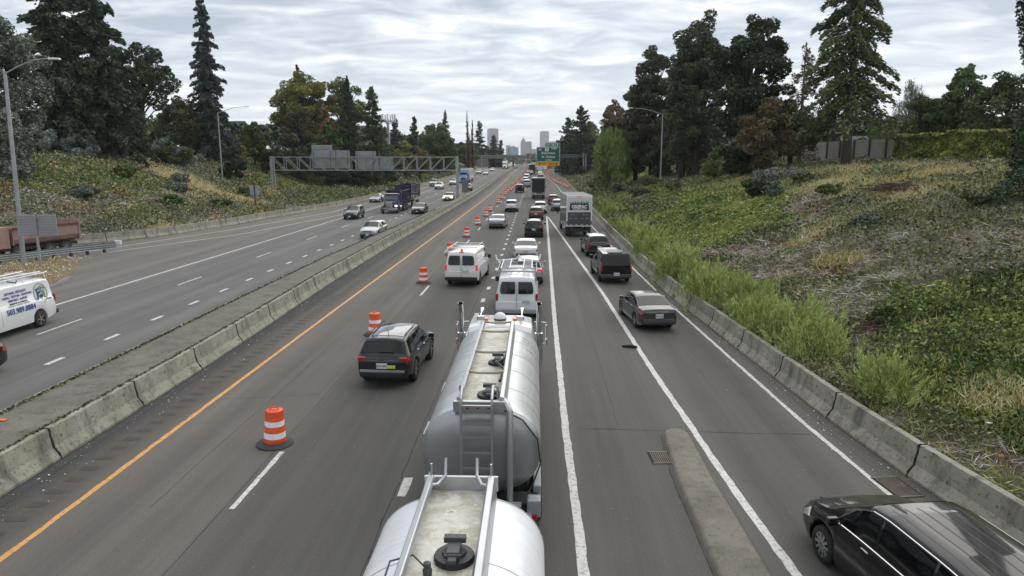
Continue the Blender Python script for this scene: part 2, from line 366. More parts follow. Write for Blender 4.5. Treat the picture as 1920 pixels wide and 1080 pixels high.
# road sheet
def strip(name, yy, xl, xr, mat, dz=0., kind='structure'):
    b = MB(); vs = []; fs = []; k = 9
    for y in yy:
        for j in range(k): x = xl(y) + (xr(y) - xl(y)) * j / (k - 1); vs.append((x, y, zr(y) + dz))
    for i in range(len(yy) - 1):
        for j in range(k - 1): a = i * k + j; fs.append((a, a + 1, a + k + 1, a + k))
    b.add(vs, fs); return tag(b.build(name, mat, recalc=False), kind=kind)
RY = list(np.arange(-18, 130, 4.)) + list(np.arange(130, 420, 6.)) + list(np.arange(420, 900, 20.))
strip('road', RY, lambda y: float(lb(y)) - .25, lambda y: float(rb(y)) + .4, M_ASPH)

for nm_, fx_, sg_ in (('right_verge', rb, 1), ('left_verge', lb, -1)):
    b = MB(); vs = []; fs = []; us = [.5, .9, 1.3, 1.7, 2.1, 2.6]; yy = [float(q) for q in np.arange(-20, 420, 1.6)]
    for q in yy:
        for u in us: x_ = float(fx_(q)) + sg_ * u; vs.append((x_, q, float(ground(x_, q)) + (.03 if u < 2.5 else -.12)))
    fs = [(i * 6 + j, i * 6 + j + 1, i * 6 + j + 7, i * 6 + j + 6) for i in range(len(yy) - 1) for j in range(5)]
    b.add(vs, fs); tag(b.build(nm_, M_SOIL, recalc=False, smooth=60), kind='structure')
mk = MB()
def ribbon(b, pts, w, y0, y1, mi, dz=.005, step=None, xo=0):
    P = np.array(pts); yy = [y0]
    while yy[-1] < y1 - 1e-6:
        s = step or (.3 if yy[-1] < 50 else max(1.0, .04 * yy[-1])); yy.append(min(y1, yy[-1] + s))
    vs = []; fs = []
    for i, y in enumerate(yy):
        x = float(np.interp(y, P[:, 0], P[:, 1])) + xo; z = zr(y) + dz; ja, jb = ((rnd.uniform(-.014, .014), rnd.uniform(-.014, .014)) if y < 50 else (0, 0)); vs += [(x - w / 2 + ja, y, z), (x + w / 2 + jb, y, z)]
        if i: a = 2 * i - 2; fs.append((a, a + 1, a + 3, a + 2))
    b.add(vs, fs, mi)
YEL = [(-20, -10.15), (30, -10.12), (43, -10.06), (90, -9.82), (195, -9.5), (400, -9.3)]
D1 = [(0, -6.6), (15, -6.57), (38, -6.4), (62, -6.25), (75, -6.14), (200, -6.1), (300, -5.9)]
DB = [(0, -3.05), (15, -3.0), (27, -2.93), (36, -2.83), (46, -2.66), (400, -2.6)]
S1 = [(-5, .95), (14, .92), (19, .88), (33, .93), (58, 1.15), (94.5, 1.47)]
S2 = [(-5, 6.5), (11.9, 4.82), (14.4, 4.66), (17.3, 4.53), (24.9, 4.23), (39.4, 3.83), (90, 1.75), (94.5, 1.47)]
RW = [(-5, 9.5), (14.5, 8.13), (19.7, 7.76), (28, 7.42), (36, 7.1), (48, 6.82), (79, 6.35), (120, 6.0), (154, 5.8), (188, 5.7), (271, 3.1), (330, 2.75), (500, 2.7)]
LR1 = [(20, -42.5), (59.5, -36.2), (75, -32.6), (100, -29.2), (125, -29.3), (150, -28.8), (184, -28), (268, -25.9), (400, -25.6)]
LR2 = [(20, -41), (57, -34.5), (69.7, -29.9), (95, -26.6), (115, -25.3)]
ribbon(mk, YEL, .14, -15, 420, 1); ribbon(mk, S1, .2, -8, 94.5, 0); ribbon(mk, S2, .19, -8, 94.5, 0); ribbon(mk, RW, .13, 12.6, 500, 0)
ribbon(mk, [(0, -25), (400, -25)], .17, -10, 420, 0); ribbon(mk, LR1, .15, 56, 420, 0); ribbon(mk, LR2, .15, 55, 115, 0)
y = 1.8
while y < 400: ribbon(mk, D1, .13, y, y + 3.05, 0); y += 12.2
y = 4.6
while y < 400: ribbon(mk, [(0, -21.58), (400, -21.6)], .13, y, y + 3.05, 0); y += 12.19
y = .06 + 3.66
while y < 300: ribbon(mk, DB, .21, y, y + .95, 0); y += 3.66
y = 2.6
while y < 300: ribbon(mk, [(0, -18.1), (400, -18.0)], .2, y, y + 1.0, 0); y += 3.655
y = 97.
while y < 300: ribbon(mk, [(94, 1.5), (200, 1.75), (300, 1.6)], .16, y, y + .95, 0); y += 3.66
y = 100.
while y < 300: ribbon(mk, [(94, 1.5), (300, 2.0)], .12, y, y + .9, 0); y += 12.2
tag(mk.build('road_markings', [M_LW, M_LY], recalc=False), kind='structure')
cr = MB(); r_ = random.Random(3)
def crack(x0, y0, x1, y1, w, wob, n):
    vs = []; fs = []; L = math.hypot(x1 - x0, y1 - y0); nx, ny = (y1 - y0) / L, -(x1 - x0) / L; off = 0
    for i in range(n + 1):
        off = off * .9 + r_.uniform(-wob, wob); t = i / n; ww = w * r_.uniform(.4, 1.3)
        x = x0 + (x1 - x0) * t + nx * off; y = y0 + (y1 - y0) * t + ny * off; z = zr(y) + .0035
        vs += [(x - nx * ww / 2, y - ny * ww / 2, z), (x + nx * ww / 2, y + ny * ww / 2, z)]
        if i: a = 2 * i - 2; fs.append((a, a + 1, a + 3, a + 2))
    cr.add(vs, fs)
crack(-3.22, 4, -3.12, 45, .03, .02, 200); crack(-6.78, 6, -6.7, 60, .018, .008, 160); crack(1.25, 18.9, 7.9, 18.7, .03, .012, 40); crack(-12.0 + .35, 8, -11.75, 60, .015, .006, 120)
crack(3.27, 9, 3.31, 16.2, .035, .006, 50); crack(3.31, 16.2, 3.5, 18.5, .03, .006, 16); crack(4.35, 5, 4.15, 18.6, .02, .015, 50); crack(7.95, 18.7, 8.3, 18.6, .02, .01, 6); crack(8.45, 13, 7.6, 40, .014, .006, 90)
crack(-9.9, 21, -7.0, 21.6, .015, .02, 30); crack(-6.6, 33, -3.2, 32.4, .015, .02, 30); crack(-2.9, 27, .8, 27.3, .014, .02, 30); crack(1.4, 38, 3.6, 38.3, .016, .02, 24); crack(-24.5, 42, -15.6, 43, .015, .02, 60); crack(-20, 20, -19.6, 60, .014, .015, 80); crack(-8.4, 14, -8.3, 44, .012, .02, 90); crack(-1.0, 24, -1.1, 60, .012, .02, 80); crack(2.4, 19, 2.3, 50, .012, .02, 70)
crack(-24.2, 10, -24.6, 70, .02, .02, 90); crack(-29, 60, -36, 60.5, .03, .03, 30)
tag(cr.build('crack_seams', M_SEAM, recalc=False), kind='structure')
rs = MB(); y = 4.
while y < 150:
    jx = [rnd.uniform(-.03, .03) for _ in range(4)]; rs.add([(-11.15 + jx[0], y, .0045), (-10.72 + jx[1], y + jx[2], .0045), (-10.72 + jx[1], y + .22, .0045), (-11.15 + jx[0], y + .24 + jx[3], .0045)], [(0, 1, 2, 3)]); y += .62
o = rs.build('rumble_strip', M_RUM, recalc=False); o.visible_shadow = True; tag(o, kind='structure')

# ---------------------------------------------------------------- median and barriers
MRP = np.array([(-10, -12.0), (24, -12.0), (32, -12.2), (41, -12.5), (60, -12.65), (200, -12.55), (420, -12.4)])
MLP = np.array([(-10, -14.6), (17, -14.65), (35, -14.9), (48, -15.0), (62, -14.7), (100, -13.95), (160, -13.45), (420, -13.1)])
mr_ = lambda y: float(np.interp(y, MRP[:, 0], MRP[:, 1])); ml_ = lambda y: float(np.interp(y, MLP[:, 0], MLP[:, 1]))
strip('median', [y for y in RY if y < 420], lambda y: ml_(y) + .35, lambda y: mr_(y) - .4, M_MEDF, .775)
wl = MB(); wl.sweep([(0, 0), (0, .08), (.16, .33), (.22, .80), (.38, .80), (.38, .5), (.3, 0)], [(ml_(y), y, zr(y)) for y in RY if y < 420])
tag(wl.build('median_wall', M_CONC), 'long concrete parapet along the far edge of the median, facing the oncoming traffic', 'wall')
# moss and weeds in the joints of the median top
n = 9000; yy = 6 + 90 * nr.random(n) ** 1.6; side = nr.random(n) < .5
xx = np.where(side, [mr_(q) - .42 for q in yy], [ml_(q) + .36 for q in yy]) + nr.normal(0, .035, n)
P = np.stack([xx, yy, np.full(n, .80) + nr.random(n) * .02], 1); d = nr.normal(size=(n, 3)); d[:, 2] *= .3; d = unit(d); e = unit(np.cross(d, nr.normal(size=(n, 3))))
sz = (.02 + .035 * nr.random(n))[:, None]
M_MOSS = foliage('joint_moss', (.02, .017, .012), (.05, .04, .025), (.06, .065, .02))
tag(np_quads('joint_moss', P, d * sz, e * sz, M_MOSS), kind='stuff')

def seg_mesh(L, right):
    """one precast barrier segment, foot on the road side at x=0; plain ends"""
    pr = [(0, 0), (0, .075), (.17, .33), (.245, .81), (.43, .81), (.52, .3), (.55, 0)]
    if not right: pr = [(-u, v) for u, v in pr]
    b = MB(); b.prism(pr, .02, L - .02, 'Y'); return b
M_GAP = flat('joint_shadow', (.018, .017, .015), .95, 0, .1)  # near-black colour standing for shade in open joints and under the grate
def barrier_row(xf, y0, y1, L, right, label, group, name='barrier_segment'):
    b = seg_mesh(L, right); proto = b.build(name, M_CONC, bevel=.018); tag(proto, label, 'barrier', group)
    j = MB(); s = 1 if right else -1
    
    def fx(z): return float(np.interp(z, [0, .075, .33, .81], [0, 0, .17, .245])) - .006
    zz_ = [0, .12, .3, .45, .62, .78, .815]; offs = [.0, .03, -.01, .025, -.015, .02, 0]; wd = [.03, .022, .035, .024, .034, .022, .03]
    for a_ in range(6):
        z0_, z1_ = zz_[a_], zz_[a_ + 1]; q = [(fx(z0_), L + offs[a_] - wd[a_], z0_), (fx(z0_), L + offs[a_] + wd[a_], z0_), (fx(z1_), L + offs[a_ + 1] + wd[a_ + 1], z1_), (fx(z1_), L + offs[a_ + 1] - wd[a_ + 1], z1_)]
        j.add([(s * u, v, w) for u, v, w in q] + [(s * (u + .08), v, w) for u, v, w in q], [(0, 1, 2, 3), (4, 5, 6, 7), (0, 1, 5, 4), (1, 2, 6, 5), (2, 3, 7, 6), (3, 0, 4, 7)])
    j.box((s * .34, L, .80), (.2, .05, .03)); jo = j.build('joint_shade_strip', M_GAP, proto)  # jagged black strip on the face, painted shade of the open joint
    y = y0; k = 0
    while y < y1:
        x = xf(y); x2 = xf(y + L); ang = math.atan2(x - x2, L)
        o = proto if k == 0 else copy_tree(proto); k += 1
        o.location = (x, y, zr(y) - .0); o.rotation_euler = (math.atan2(zr(y + L) - zr(y), L), 0, ang); y += L * math.cos(ang)
barrier_row(mr_, 1.1, 400, 3.83, False, 'weathered grey concrete barrier segment in the median row beside the yellow line', 'median barrier segments')
barrier_row(lambda y: float(rb(y)), 4.7, 235, 3.83, True, 'weathered concrete barrier segment at the foot of the right hand slope', 'right barrier segments')
barrier_row(lambda y: float(lb(y)), 60, 402, 3.83, False, 'pale concrete barrier segment at the foot of the left hand slope', 'left barrier segments')

# ---------------------------------------------------------------- kerb island, drains, scraps
b = MB(); W = []
for y, xa, xb_ in [(18.75, 3.75, 4.06), (18.68, 3.62, 4.18), (18.5, 3.55, 4.25), (18.1, 3.52, 4.26), (15.8, 3.36, 4.24), (11.8, 3.34, 4.33), (8, 3.4, 4.5), (2, 3.6, 4.8)]:
    W.append([(xa, y, -.02), (xa + .04, y, .09), (xa + .1, y, .115), (xb_ - .1, y, .115), (xb_ - .04, y, .09), (xb_, y, -.02)])
b.add([p for w in W for p in w], [(i * 6 + k, i * 6 + k + 1, i * 6 + k + 7, i * 6 + k + 6) for i in range(len(W) - 1) for k in range(5)] + [(0, 1, 2, 3, 4, 5)])
tag(b.build('kerb_island', conc_mat('tan_kerb_concrete', (.225, .205, .17), .7), smooth=50), 'long low concrete divider kerb with a rounded nose between the ramp lanes', 'kerb')
def drain(x0, y0, w, l, n, rz, label):
    t = empty('storm_drain', (x0, y0, 0), rz, label, 'drain')
    f = MB(); f.box((0, 0, .006), (w + .1, l + .1, .008)); f.build('frame', M_GAP, t)  # plate under the slats coloured near-black as the shade in the gaps
    g = MB()
    for i in range(n): g.box((-w / 2 + (i + .5) * w / n, 0, .016), (w / n * .42, l, .012))
    g.box((0, l / 2 + .02, .016), (w + .08, .04, .012)); g.box((0, -l / 2 - .02, .016), (w + .08, .04, .012)); g.build('grate', flat('iron_grate', (.20, .16, .13), .6, .3, .4), t)
drain(3.22, 17.0, .46, .66, 9, R(3), 'square iron storm drain grate beside the nose of the kerb divider')
drain(8.42, 15.55, .55, .95, 14, R(7), 'long iron storm drain grate at the foot of the right barrier')
b = MB(); b.add([(9.42, 17.9, .56), (10.3, 18.2, .62), (10.7, 19.6, .7), (9.75, 19.9, .6), (9.42, 17.9, .46), (10.3, 18.2, .5), (10.7, 19.6, .6), (9.75, 19.9, .5)], [(0, 1, 2, 3), (4, 5, 1, 0), (5, 6, 2, 1), (6, 7, 3, 2), (7, 4, 0, 3)])
tag(b.build('concrete_pad', M_CONC2), 'flat cracked concrete pad behind the right barrier', 'pad')
b = MB(); b.tube([(0, 0, .03), (.25, .06, .07), (.5, .02, .02), (.62, .1, .05)], [.05, .07, .06, .02], 6); o = b.build('tyre_scrap', M_TYRE, smooth=60, loc=(4.12, 27.6, .01)); o.rotation_euler = (0, 0, R(160))
tag(o, 'black strip of torn tyre lying on the white ramp line', 'tyre scrap')
b = MB(); b.box((0, 0, .02), (.22, .12, .03)); o = b.build('broken_reflector', M_AMBER, bevel=.01, loc=(-13.9, 17.0, .78)); tag(o, 'small broken amber reflector lying on top of the median', 'reflector')
# gravel and litter specks on the shoulders
def specks(name, n, xs, y0, y1, cols, s0, s1, z0=0., dens=1.6):
    yy = y0 + (y1 - y0) * nr.random(n) ** dens; xx = np.array([xs(q) for q in yy]) + 0
    P = np.stack([xx, yy, zrn(yy) + z0 + .015], 1); d = nr.normal(size=(n, 3)); d[:, 2] *= .25; d = unit(d); e = unit(np.cross(d, nr.normal(size=(n, 3)))); e[:, 2] *= .4
    sz = (s0 + (s1 - s0) * nr.random(n) ** 3)[:, None]
    return tag(np_quads(name, P, d * sz, e * sz, foliage(name, *cols)), kind='stuff')
specks('road_grit', 2600, lambda q: (mr_(q) + .1 + abs(nr.normal(0, .35))) if nr.random() < .4 else float(rb(q)) - .05 - abs(nr.normal(0, .4)), 8, 90, [(.08, .07, .06), (.3, .28, .25), (.5, .48, .45)], .008, .035)
specks('road_chips', 1500, lambda q: nr.uniform(-35, 8), 9, 90, [(.10, .095, .09), (.25, .24, .22)], .006, .02)
# ================================================================= vegetation
_g = {}
def vnoise(x, y, s, seed=0):
    k = seed
    if k not in _g: _g[k] = np.random.default_rng(100 + seed).random((257, 257))
    T = _g[k]; u = x / s + 1000; v = y / s + 1000; i = np.floor(u).astype(int); j = np.floor(v).astype(int); fu = u - i; fv = v - j
    fu = fu * fu * (3 - 2 * fu); fv = fv * fv * (3 - 2 * fv); i %= 256; j %= 256
    return (T[i, j] * (1 - fu) + T[i + 1, j] * fu) * (1 - fv) + (T[i, j + 1] * (1 - fu) + T[i + 1, j + 1] * fu) * fv
def fbm(x, y, s, seed=0): return .55 * vnoise(x, y, s, seed) + .3 * vnoise(x, y, s / 2.3, seed + 1) + .15 * vnoise(x, y, s / 5, seed + 2)
def blob(x, y, cx_, cy_, rx, ry): return np.exp(-(((x - cx_) / rx) ** 2 + ((y - cy_) / ry) ** 2))
def rdir(n, zs=1.0):
    d = nr.normal(size=(n, 3)); d[:, 2] *= zs; return unit(d)
def logy(n, a, b): return a * (b / a) ** nr.random(n)
# ---- masks on the right slope
def m_ivyR(x, y):
    d = x - rb(y); w = fbm(x, y, 5, 3)
    near = ((y < 30) & (d > 2.2 - .0 * y)) * np.clip(1.35 - (y - 19) / 9 + (d - 5) * .06, 0, 1.3) * (d > 1.3)
    mid = blob(x, y, 16.5, 66, 6, 17) * 1.15 + blob(x, y, 13, 54, 3.5, 9) * .6 + blob(x, y, 22, 88, 6, 16) * .7 + blob(x, y, 15, 110, 5, 22) * .8 + blob(x, y, 20, 145, 9, 30) * .8 + blob(x, y, 14.5, 32.5, 1.8, 1.5) * .6 + blob(x, y, 15.5, 26.5, 2.5, 1.2) * .7 + blob(x, y, 17.5, 36, 2, 3) * .5
    return np.clip((near + mid) - (1 - w) * .95, 0, 1) * 3
def m_tanR(x, y):
    return np.clip(blob(x, y, 28.5, 58, 4.5, 26) * 1.7 + blob(x, y, 25.5, 50, 2.5, 10) * .5 + blob(x, y, 19, 43.3, 3.2, 1.9) * 1.3 + blob(x, y, 15.6, 36, 1.4, 1.6) * .9 + blob(x, y, 12.4, 18.4, .8, .8) * 2.2 + blob(x, y, 23.5, 76, 4, 14) * .7 + blob(x, y, 13.9, 24.6, .9, .7) * .8 + blob(x, y, 22, 42, 2, 2) * .8 + .22 * (fbm(x, y, 6, 9) > .62) - (1 - fbm(x, y, 3, 12)) * .7, 0, 1) * 2
def m_scrubR(x, y):
    return np.clip(fbm(x, y, 3.6, 21) * 1.9 - .88 + blob(x, y, 19.5, 41, 2.5, 6) * .5 + blob(x, y, 22, 110, 10, 25) * .5 + blob(x, y, 11.5, 33, 1.6, 7) * .35 + blob(x, y, 24, 40, 2, 4) * .6, 0, 1) * 1.6
def m_twigR(x, y): return np.clip(1.25 - m_ivyR(x, y) - m_tanR(x, y) * .7, .05, 1) * np.clip((fbm(x, y, 2.2, 30) - .28) * 3, .1, 1)
# ---- masks on the left slope
def m_grL(x, y): return np.clip(fbm(x, y, 6, 41) * 2.0 - .75 + blob(x, y, -60, 83, 8, 12) * .5 + blob(x, y, -46, 150, 12, 28) * 1.0 - blob(x, y, -44, 68, 6, 6) * .35 - m_tanL(x, y) * .8, 0, 1) * 1.7
def m_tanL(x, y): return np.clip(blob(x, y, -42, 97, 4.5, 9) * 1.2 + blob(x, y, -50, 104, 6, 5) * 1.0 + blob(x, y, -58, 109, 6, 6) * .8 + blob(x, y, -46, 134, 4, 10) * .7 + blob(x, y, -38.5, 72, 2, 8) * .5 + blob(x, y, -46, 88, 4, 4) * .4 + .3 * (fbm(x, y, 7, 51) > .6) - (1 - fbm(x, y, 3.5, 55)) * .8, 0, 1) * 1.8
def m_twigL(x, y): return np.clip(1.1 - m_grL(x, y) - m_tanL(x, y) * .6, .08, 1)
def m_scrubL(x, y): return np.clip(fbm(x, y, 5, 61) * 1.8 - .85 + blob(x, y, -40, 80, 3, 30) * .3, 0, 1) * 1.6
def sampR(n, y0=9.5, y1=230, u1=34):
    y = logy(n, y0, y1); u = .75 + u1 * nr.random(n) ** 1.15; return rb(y) + u, y
def sampL(n, y0=52, y1=330, u1=46):
    y = logy(n, y0, y1); u = .9 + u1 * nr.random(n) ** 1.1; return lb(y) - u, y
def pick(samp, mask, n):
    X = []; Y = []; c = 0
    while c < n:
        x, y = samp(60000); k = nr.random(60000) < mask(x, y); X.append(x[k]); Y.append(y[k]); c += max(1, k.sum())
    return np.concatenate(X)[:n], np.concatenate(Y)[:n]
def dist_s(x, y, e=.62): return (np.hypot(x, y) / 22) ** e
def cover_leaf(name, samp, mask, n, s, hmax, mat, zs=.35):
    x, y = pick(samp, mask, n); z = ground(x, y); h = hmax * (.25 + .75 * fbm(x, y, 1.3, 71)) * nr.random(n) ** .45 * np.clip(dist_s(x, y, .35), .8, 2)
    P = np.stack([x, y, z + h + .01], 1); A = rdir(n, zs); B = unit(np.cross(A, rdir(n, zs) + np.array([0, 0, 0]))); sz = (s * (.4 + 1.5 * nr.random(n) ** 2.2) * dist_s(x, y))[:, None]
    return tag(np_quads(name, P, A * sz, B * sz * .8, mat), kind='stuff')
def cover_strand(name, samp, mask, n, L, w, mat, zs, hmax=.1, lift=.5):
    x, y = pick(samp, mask, n); z = ground(x, y); A = rdir(n, zs); 
    if zs > 1: A[:, 2] = np.abs(A[:, 2])
    ll = (L * (.45 + nr.random(n)) * dist_s(x, y, .35))[:, None]; B = unit(np.cross(A, rdir(n))); ww = (w * (.6 + nr.random(n)) * dist_s(x, y, .8))[:, None]
    P = np.stack([x, y, z + hmax * nr.random(n)], 1) + A * ll * np.array([0, 0, lift]) * (zs > 1) ; P[:, 2] += (ll[:, 0] * .0)
    return tag(np_quads(name, P, A * ll, B * ww, mat), kind='stuff')
F_IVY = foliage('ivy_leaf', (.014, .024, .008), (.034, .056, .015), (.072, .10, .025), (.15, .16, .045), rough=.55)
F_IVYB = foliage('bright_ivy_leaf', (.025, .042, .012), (.062, .095, .026), (.13, .165, .042), (.22, .21, .07), rough=.55)
F_RUST = foliage('rusty_bracken', (.07, .04, .02), (.16, .085, .04), (.26, .15, .07))
F_TWIG = foliage('dead_twigs', (.05, .04, .033), (.13, .108, .09), (.22, .19, .165), (.31, .275, .245), scale=.8)
F_TAN = foliage('dry_grass_blades', (.14, .10, .05), (.28, .20, .10), (.40, .29, .15), (.46, .36, .21), scale=.5)
F_OLIVE = foliage('olive_grass_blades', (.065, .072, .022), (.15, .15, .045), (.25, .22, .075), scale=.4)
F_SCRUB = foliage('scrub_leaf', (.022, .030, .014), (.05, .062, .028), (.085, .10, .045), (.14, .13, .07), scale=.35)
F_GREY = foliage('silver_scrub_leaf', (.05, .06, .045), (.11, .125, .10), (.19, .205, .175))
cover_strand('dead_twigs', sampR, m_twigR, 120000, .20, .010, F_TWIG, .35, .16)
cover_leaf('ground_ivy', lambda n: sampR(n, 9.5, 34, 22), m_ivyR, 170000, .052, .24, F_IVY)
cover_leaf('bright_ground_ivy', lambda n: sampR(n, 34, 230, 34), m_ivyR, 110000, .062, .22, F_IVYB)
cover_strand('dry_grass', sampR, m_tanR, 70000, .20, .011, F_TAN, 1.3, .1)
cover_strand('olive_grass', sampR, lambda x, y: np.clip(m_tanR(x, y) * .7 * (fbm(x, y, 3, 80) > .42) + .06 + .5 * m_scrubR(x, y) * (x - rb(y) < 4) + .5 * np.clip(fbm(x, y, 7, 83) * 2 - 1.0, 0, 1), 0, 1), 85000, .20, .012, F_OLIVE, 1.5, .1)
cover_leaf('low_scrub', sampR, lambda x, y: m_scrubR(x, y) * np.clip(1.1 - m_ivyR(x, y), 0, 1), 130000, .042, .6, F_SCRUB, .8)
cover_strand('dead_twigs', sampL, m_twigL, 60000, .17, .010, F_TWIG, .5, .3)
cover_leaf('slope_greenery', sampL, m_grL, 130000, .042, .35, foliage('slope_leaf', (.02, .034, .010), (.05, .078, .018), (.105, .14, .032), (.16, .15, .05), scale=.3), .5)
cover_strand('dry_grass', sampL, m_tanL, 45000, .17, .010, F_TAN, 1.4, .15)
cover_leaf('low_scrub', sampL, m_scrubL, 70000, .040, .8, F_SCRUB, .8)
cover_leaf('silvery_scrub', sampL, lambda x, y: m_scrubL(x, y) * (fbm(x, y, 5, 90) > .62), 16000, .04, .7, F_GREY, .8)
cover_leaf('rusty_bracken', sampL, lambda x, y: np.clip(fbm(x, y, 4, 97) * 2 - 1.25, 0, 1), 8000, .05, .5, F_RUST, .8)
cover_leaf('rusty_bracken', sampR, lambda x, y: np.clip(fbm(x, y, 3, 98) * 2 - 1.25 - m_ivyR(x, y) * .7, 0, 1) * .6, 7000, .045, .4, F_RUST, .8)
cover_strand('bramble_stems', sampR, lambda x, y: np.clip(fbm(x, y, 3, 33) * 1.6 - .6 - m_ivyR(x, y), 0, 1), 4500, .42, .010, F_TWIG, .45, .45)
cover_strand('bramble_stems', sampL, lambda x, y: np.clip(fbm(x, y, 3, 34) * 1.6 - .6, 0, 1), 3500, .38, .009, F_TWIG, .6, .5)
# crest and level ground beyond, thin grass
cover_strand('crest_grass', lambda n: (np.where(nr.random(n) < .5, rb(50) + 26 + 40 * nr.random(n), -72 - 30 * nr.random(n)), logy(n, 40, 200)), lambda x, y: .9 + 0 * x, 26000, .22, .014, F_TAN, 1.2, .1)

# ---- bushes built by hand of leaves or stalks
F_WEED = foliage('feathery_weed', (.08, .105, .03), (.165, .20, .06), (.27, .30, .11), scale=.6)
def weed_bush(x, y, H, W, n, label=None):
    nst = max(30, n // 90); base = np.stack([x + nr.normal(0, W * .22, nst), y + nr.normal(0, W * .3, nst), np.zeros(nst)], 1); base[:, 2] = ground(base[:, 0], base[:, 1])
    lean = nr.normal(0, .42, (nst, 3)); lean[:, 2] = 1; lean = unit(lean); hh = H * (.55 + .5 * nr.random(nst))
    k = nr.integers(0, nst, n); t = nr.random(n) ** .7; P = base[k] + lean[k] * (hh[k] * t)[:, None] + nr.normal(0, .10 * W, (n, 3)) * (1.1 - t)[:, None]
    P[:, 2] = np.maximum(P[:, 2], ground(P[:, 0], P[:, 1]) + .02)
    A = unit(lean[k] * 1.3 + nr.normal(0, .4, (n, 3))); B = unit(np.cross(A, rdir(n))); f = dist_s(np.array([x]), np.array([y]), .6)[0]
    A = A * (.05 + .07 * nr.random(n))[:, None] * f; B = B * .007 * f * 1.5
    P -= np.array([x, y, ground(x, y)])
    o = np_quads('weed_bush', P, A, B, F_WEED); o.location = (x, y, float(ground(x, y)))
    return tag(o, label or 'feathery bright green weed bush in the thick row behind the right barrier', 'bush', None if label else 'weed bushes behind the right barrier')
weed_bush(10.15, 19.9, 1.35, 1.3, 16000, 'lone feathery green weed bush nearest the camera, behind the right barrier')
for i, y in enumerate([24.3, 26.3, 28.2, 30.2, 32.2, 34.4, 36.6, 39, 41.6, 44.5, 47.8, 51.5]):
    weed_bush(float(rb(y)) + 1.5 + .4 * math.sin(i * 2.1), y, 1.5 + .35 * math.sin(i * 1.7), 2.0, 11000)
for y, H in ((58, 1.4), (64, 1.5), (72, 1.3), (86, 1.6), (93, 1.5), (104, 1.4)):
    weed_bush(float(rb(y)) + 1.6, y, H, 2.4, 5000)

BARK = flat('bark', (.06, .048, .038), .95, 0, .4, 2.5); BARK_D = flat('dark_bark', (.03, .025, .021), .95, 0, .4, 2.5); BARK_G = flat('grey_bark', (.12, .11, .095), .95, 0, .35, 2.5)
def trunk_mb(H, r, rr, lean=.02, split=None):
    pts = []; p = Vector((0, 0, -.5)); n = 9; dx, dy = rr.uniform(-lean, lean), rr.uniform(-lean, lean)
    for i in range(n + 1):
        pts.append(p.copy()); p = p + Vector((dx * H / n + rr.uniform(-.01, .01) * H * .3, dy * H / n + rr.uniform(-.01, .01) * H * .3, (H + .5) / n))
    return pts, [r * (1 - .92 * (i / n)) * (1.25 if i == 0 else 1) for i in range(n + 1)]
def conifer(label, x, y, ztop, W, cols, seed, n=16000, pw=.85, droop=.35, bare=.08, leaf=.30, gap=.0, trunk_r=None, bark=BARK_D, group=None, mid=1.0, kind='conifer', zb=None, flat_top=0, cat='tree', frond=1.0):
    rr = random.Random(seed); g = np.random.default_rng(seed); z0 = float(ground(x, y)) if zb is None else zb; H = ztop - z0
    t = empty(kind, (x, y, z0), 0, label, cat, group); b = MB(); pts, rs = trunk_mb(H, trunk_r or (.018 * H + .08), rr, .01); b.tube(pts, rs, 7)
    tx = np.array([[p.x, p.y, p.z] for p in pts])
    nb = int(H * 9); hb = bare + (1 - bare) * (np.arange(nb) + .5) / nb; hb = np.clip(hb + g.normal(0, .008, nb), bare, .995)
    prof = (1 - hb) ** pw; prof = np.maximum(prof, .02) * (1 if not flat_top else 1); 
    if flat_top: prof = np.minimum((1 - hb) * flat_top, 1) ** .6 * np.clip(.55 + hb, 0, 1)
    Lb = W / 2 * prof * g.uniform(.42, 1.2, nb); keep = g.random(nb) > gap; az = g.uniform(0, 2 * PI, nb)
    hb, Lb, az = hb[keep], Lb[keep], az[keep]; nb = len(hb); zt_ = hb * H; ox = np.interp(zt_, tx[:, 2], tx[:, 0]); oy = np.interp(zt_, tx[:, 2], tx[:, 1])
    rise = (hb - .45) * .5 ; rise = np.where(hb > .85, .5, rise)
    n = int(n * 1.9); w = Lb + .15; k = g.choice(nb, n, p=w / w.sum()); s = (.12 + .88 * g.random(n) ** .75); L = Lb[k] * s
    dr = (-droop * s ** 2 + rise[k] * s) * Lb[k] + np.where(s > .8, .06 * Lb[k], 0)
    side = g.normal(0, .17, n) * Lb[k] * (1.1 - s) + g.normal(0, .05, n)
    ca, sa = np.cos(az[k]), np.sin(az[k])
    P = np.stack([ox[k] + ca * L - sa * side, oy[k] + sa * L + ca * side, zt_[k] + dr + g.normal(0, .16, n) - np.abs(g.normal(0, .14, n)) * frond * (.4 + Lb[k] * .25)], 1)
    A = np.stack([ca + g.normal(0, .45, n), sa + g.normal(0, .45, n), -.45 * droop * 2 + g.normal(0, .35, n)], 1); A = unit(A); B = unit(np.cross(A, unit(g.normal(size=(n, 3)))))
    ls = leaf * .8 * (.5 + .8 * g.random(n))[:, None]
    mats = foliage('needles_' + '_'.join('%02d' % int(c[1] * 1000) for c in cols) + '%d' % int(cols[-1][0] * 1000), *cols, scale=.5)
    np_quads('crown', P, A * ls, B * ls * .40, mats, t)
    # limbs, thin but real
    for i in range(0, nb, 2):
        c, s_ = math.cos(az[i]), math.sin(az[i]); l = Lb[i] * .85; b.tube([(ox[i], oy[i], zt_[i]), (ox[i] + c * l * .5, oy[i] + s_ * l * .5, zt_[i] + (rise[i] * .5 - droop * .25) * l), (ox[i] + c * l, oy[i] + s_ * l, zt_[i] + (rise[i] - droop) * l)], [.012 * H ** .5 + .02, .02, .008], 3, cap=False)
    b.build('trunk', bark, t, recalc=False)
    return t
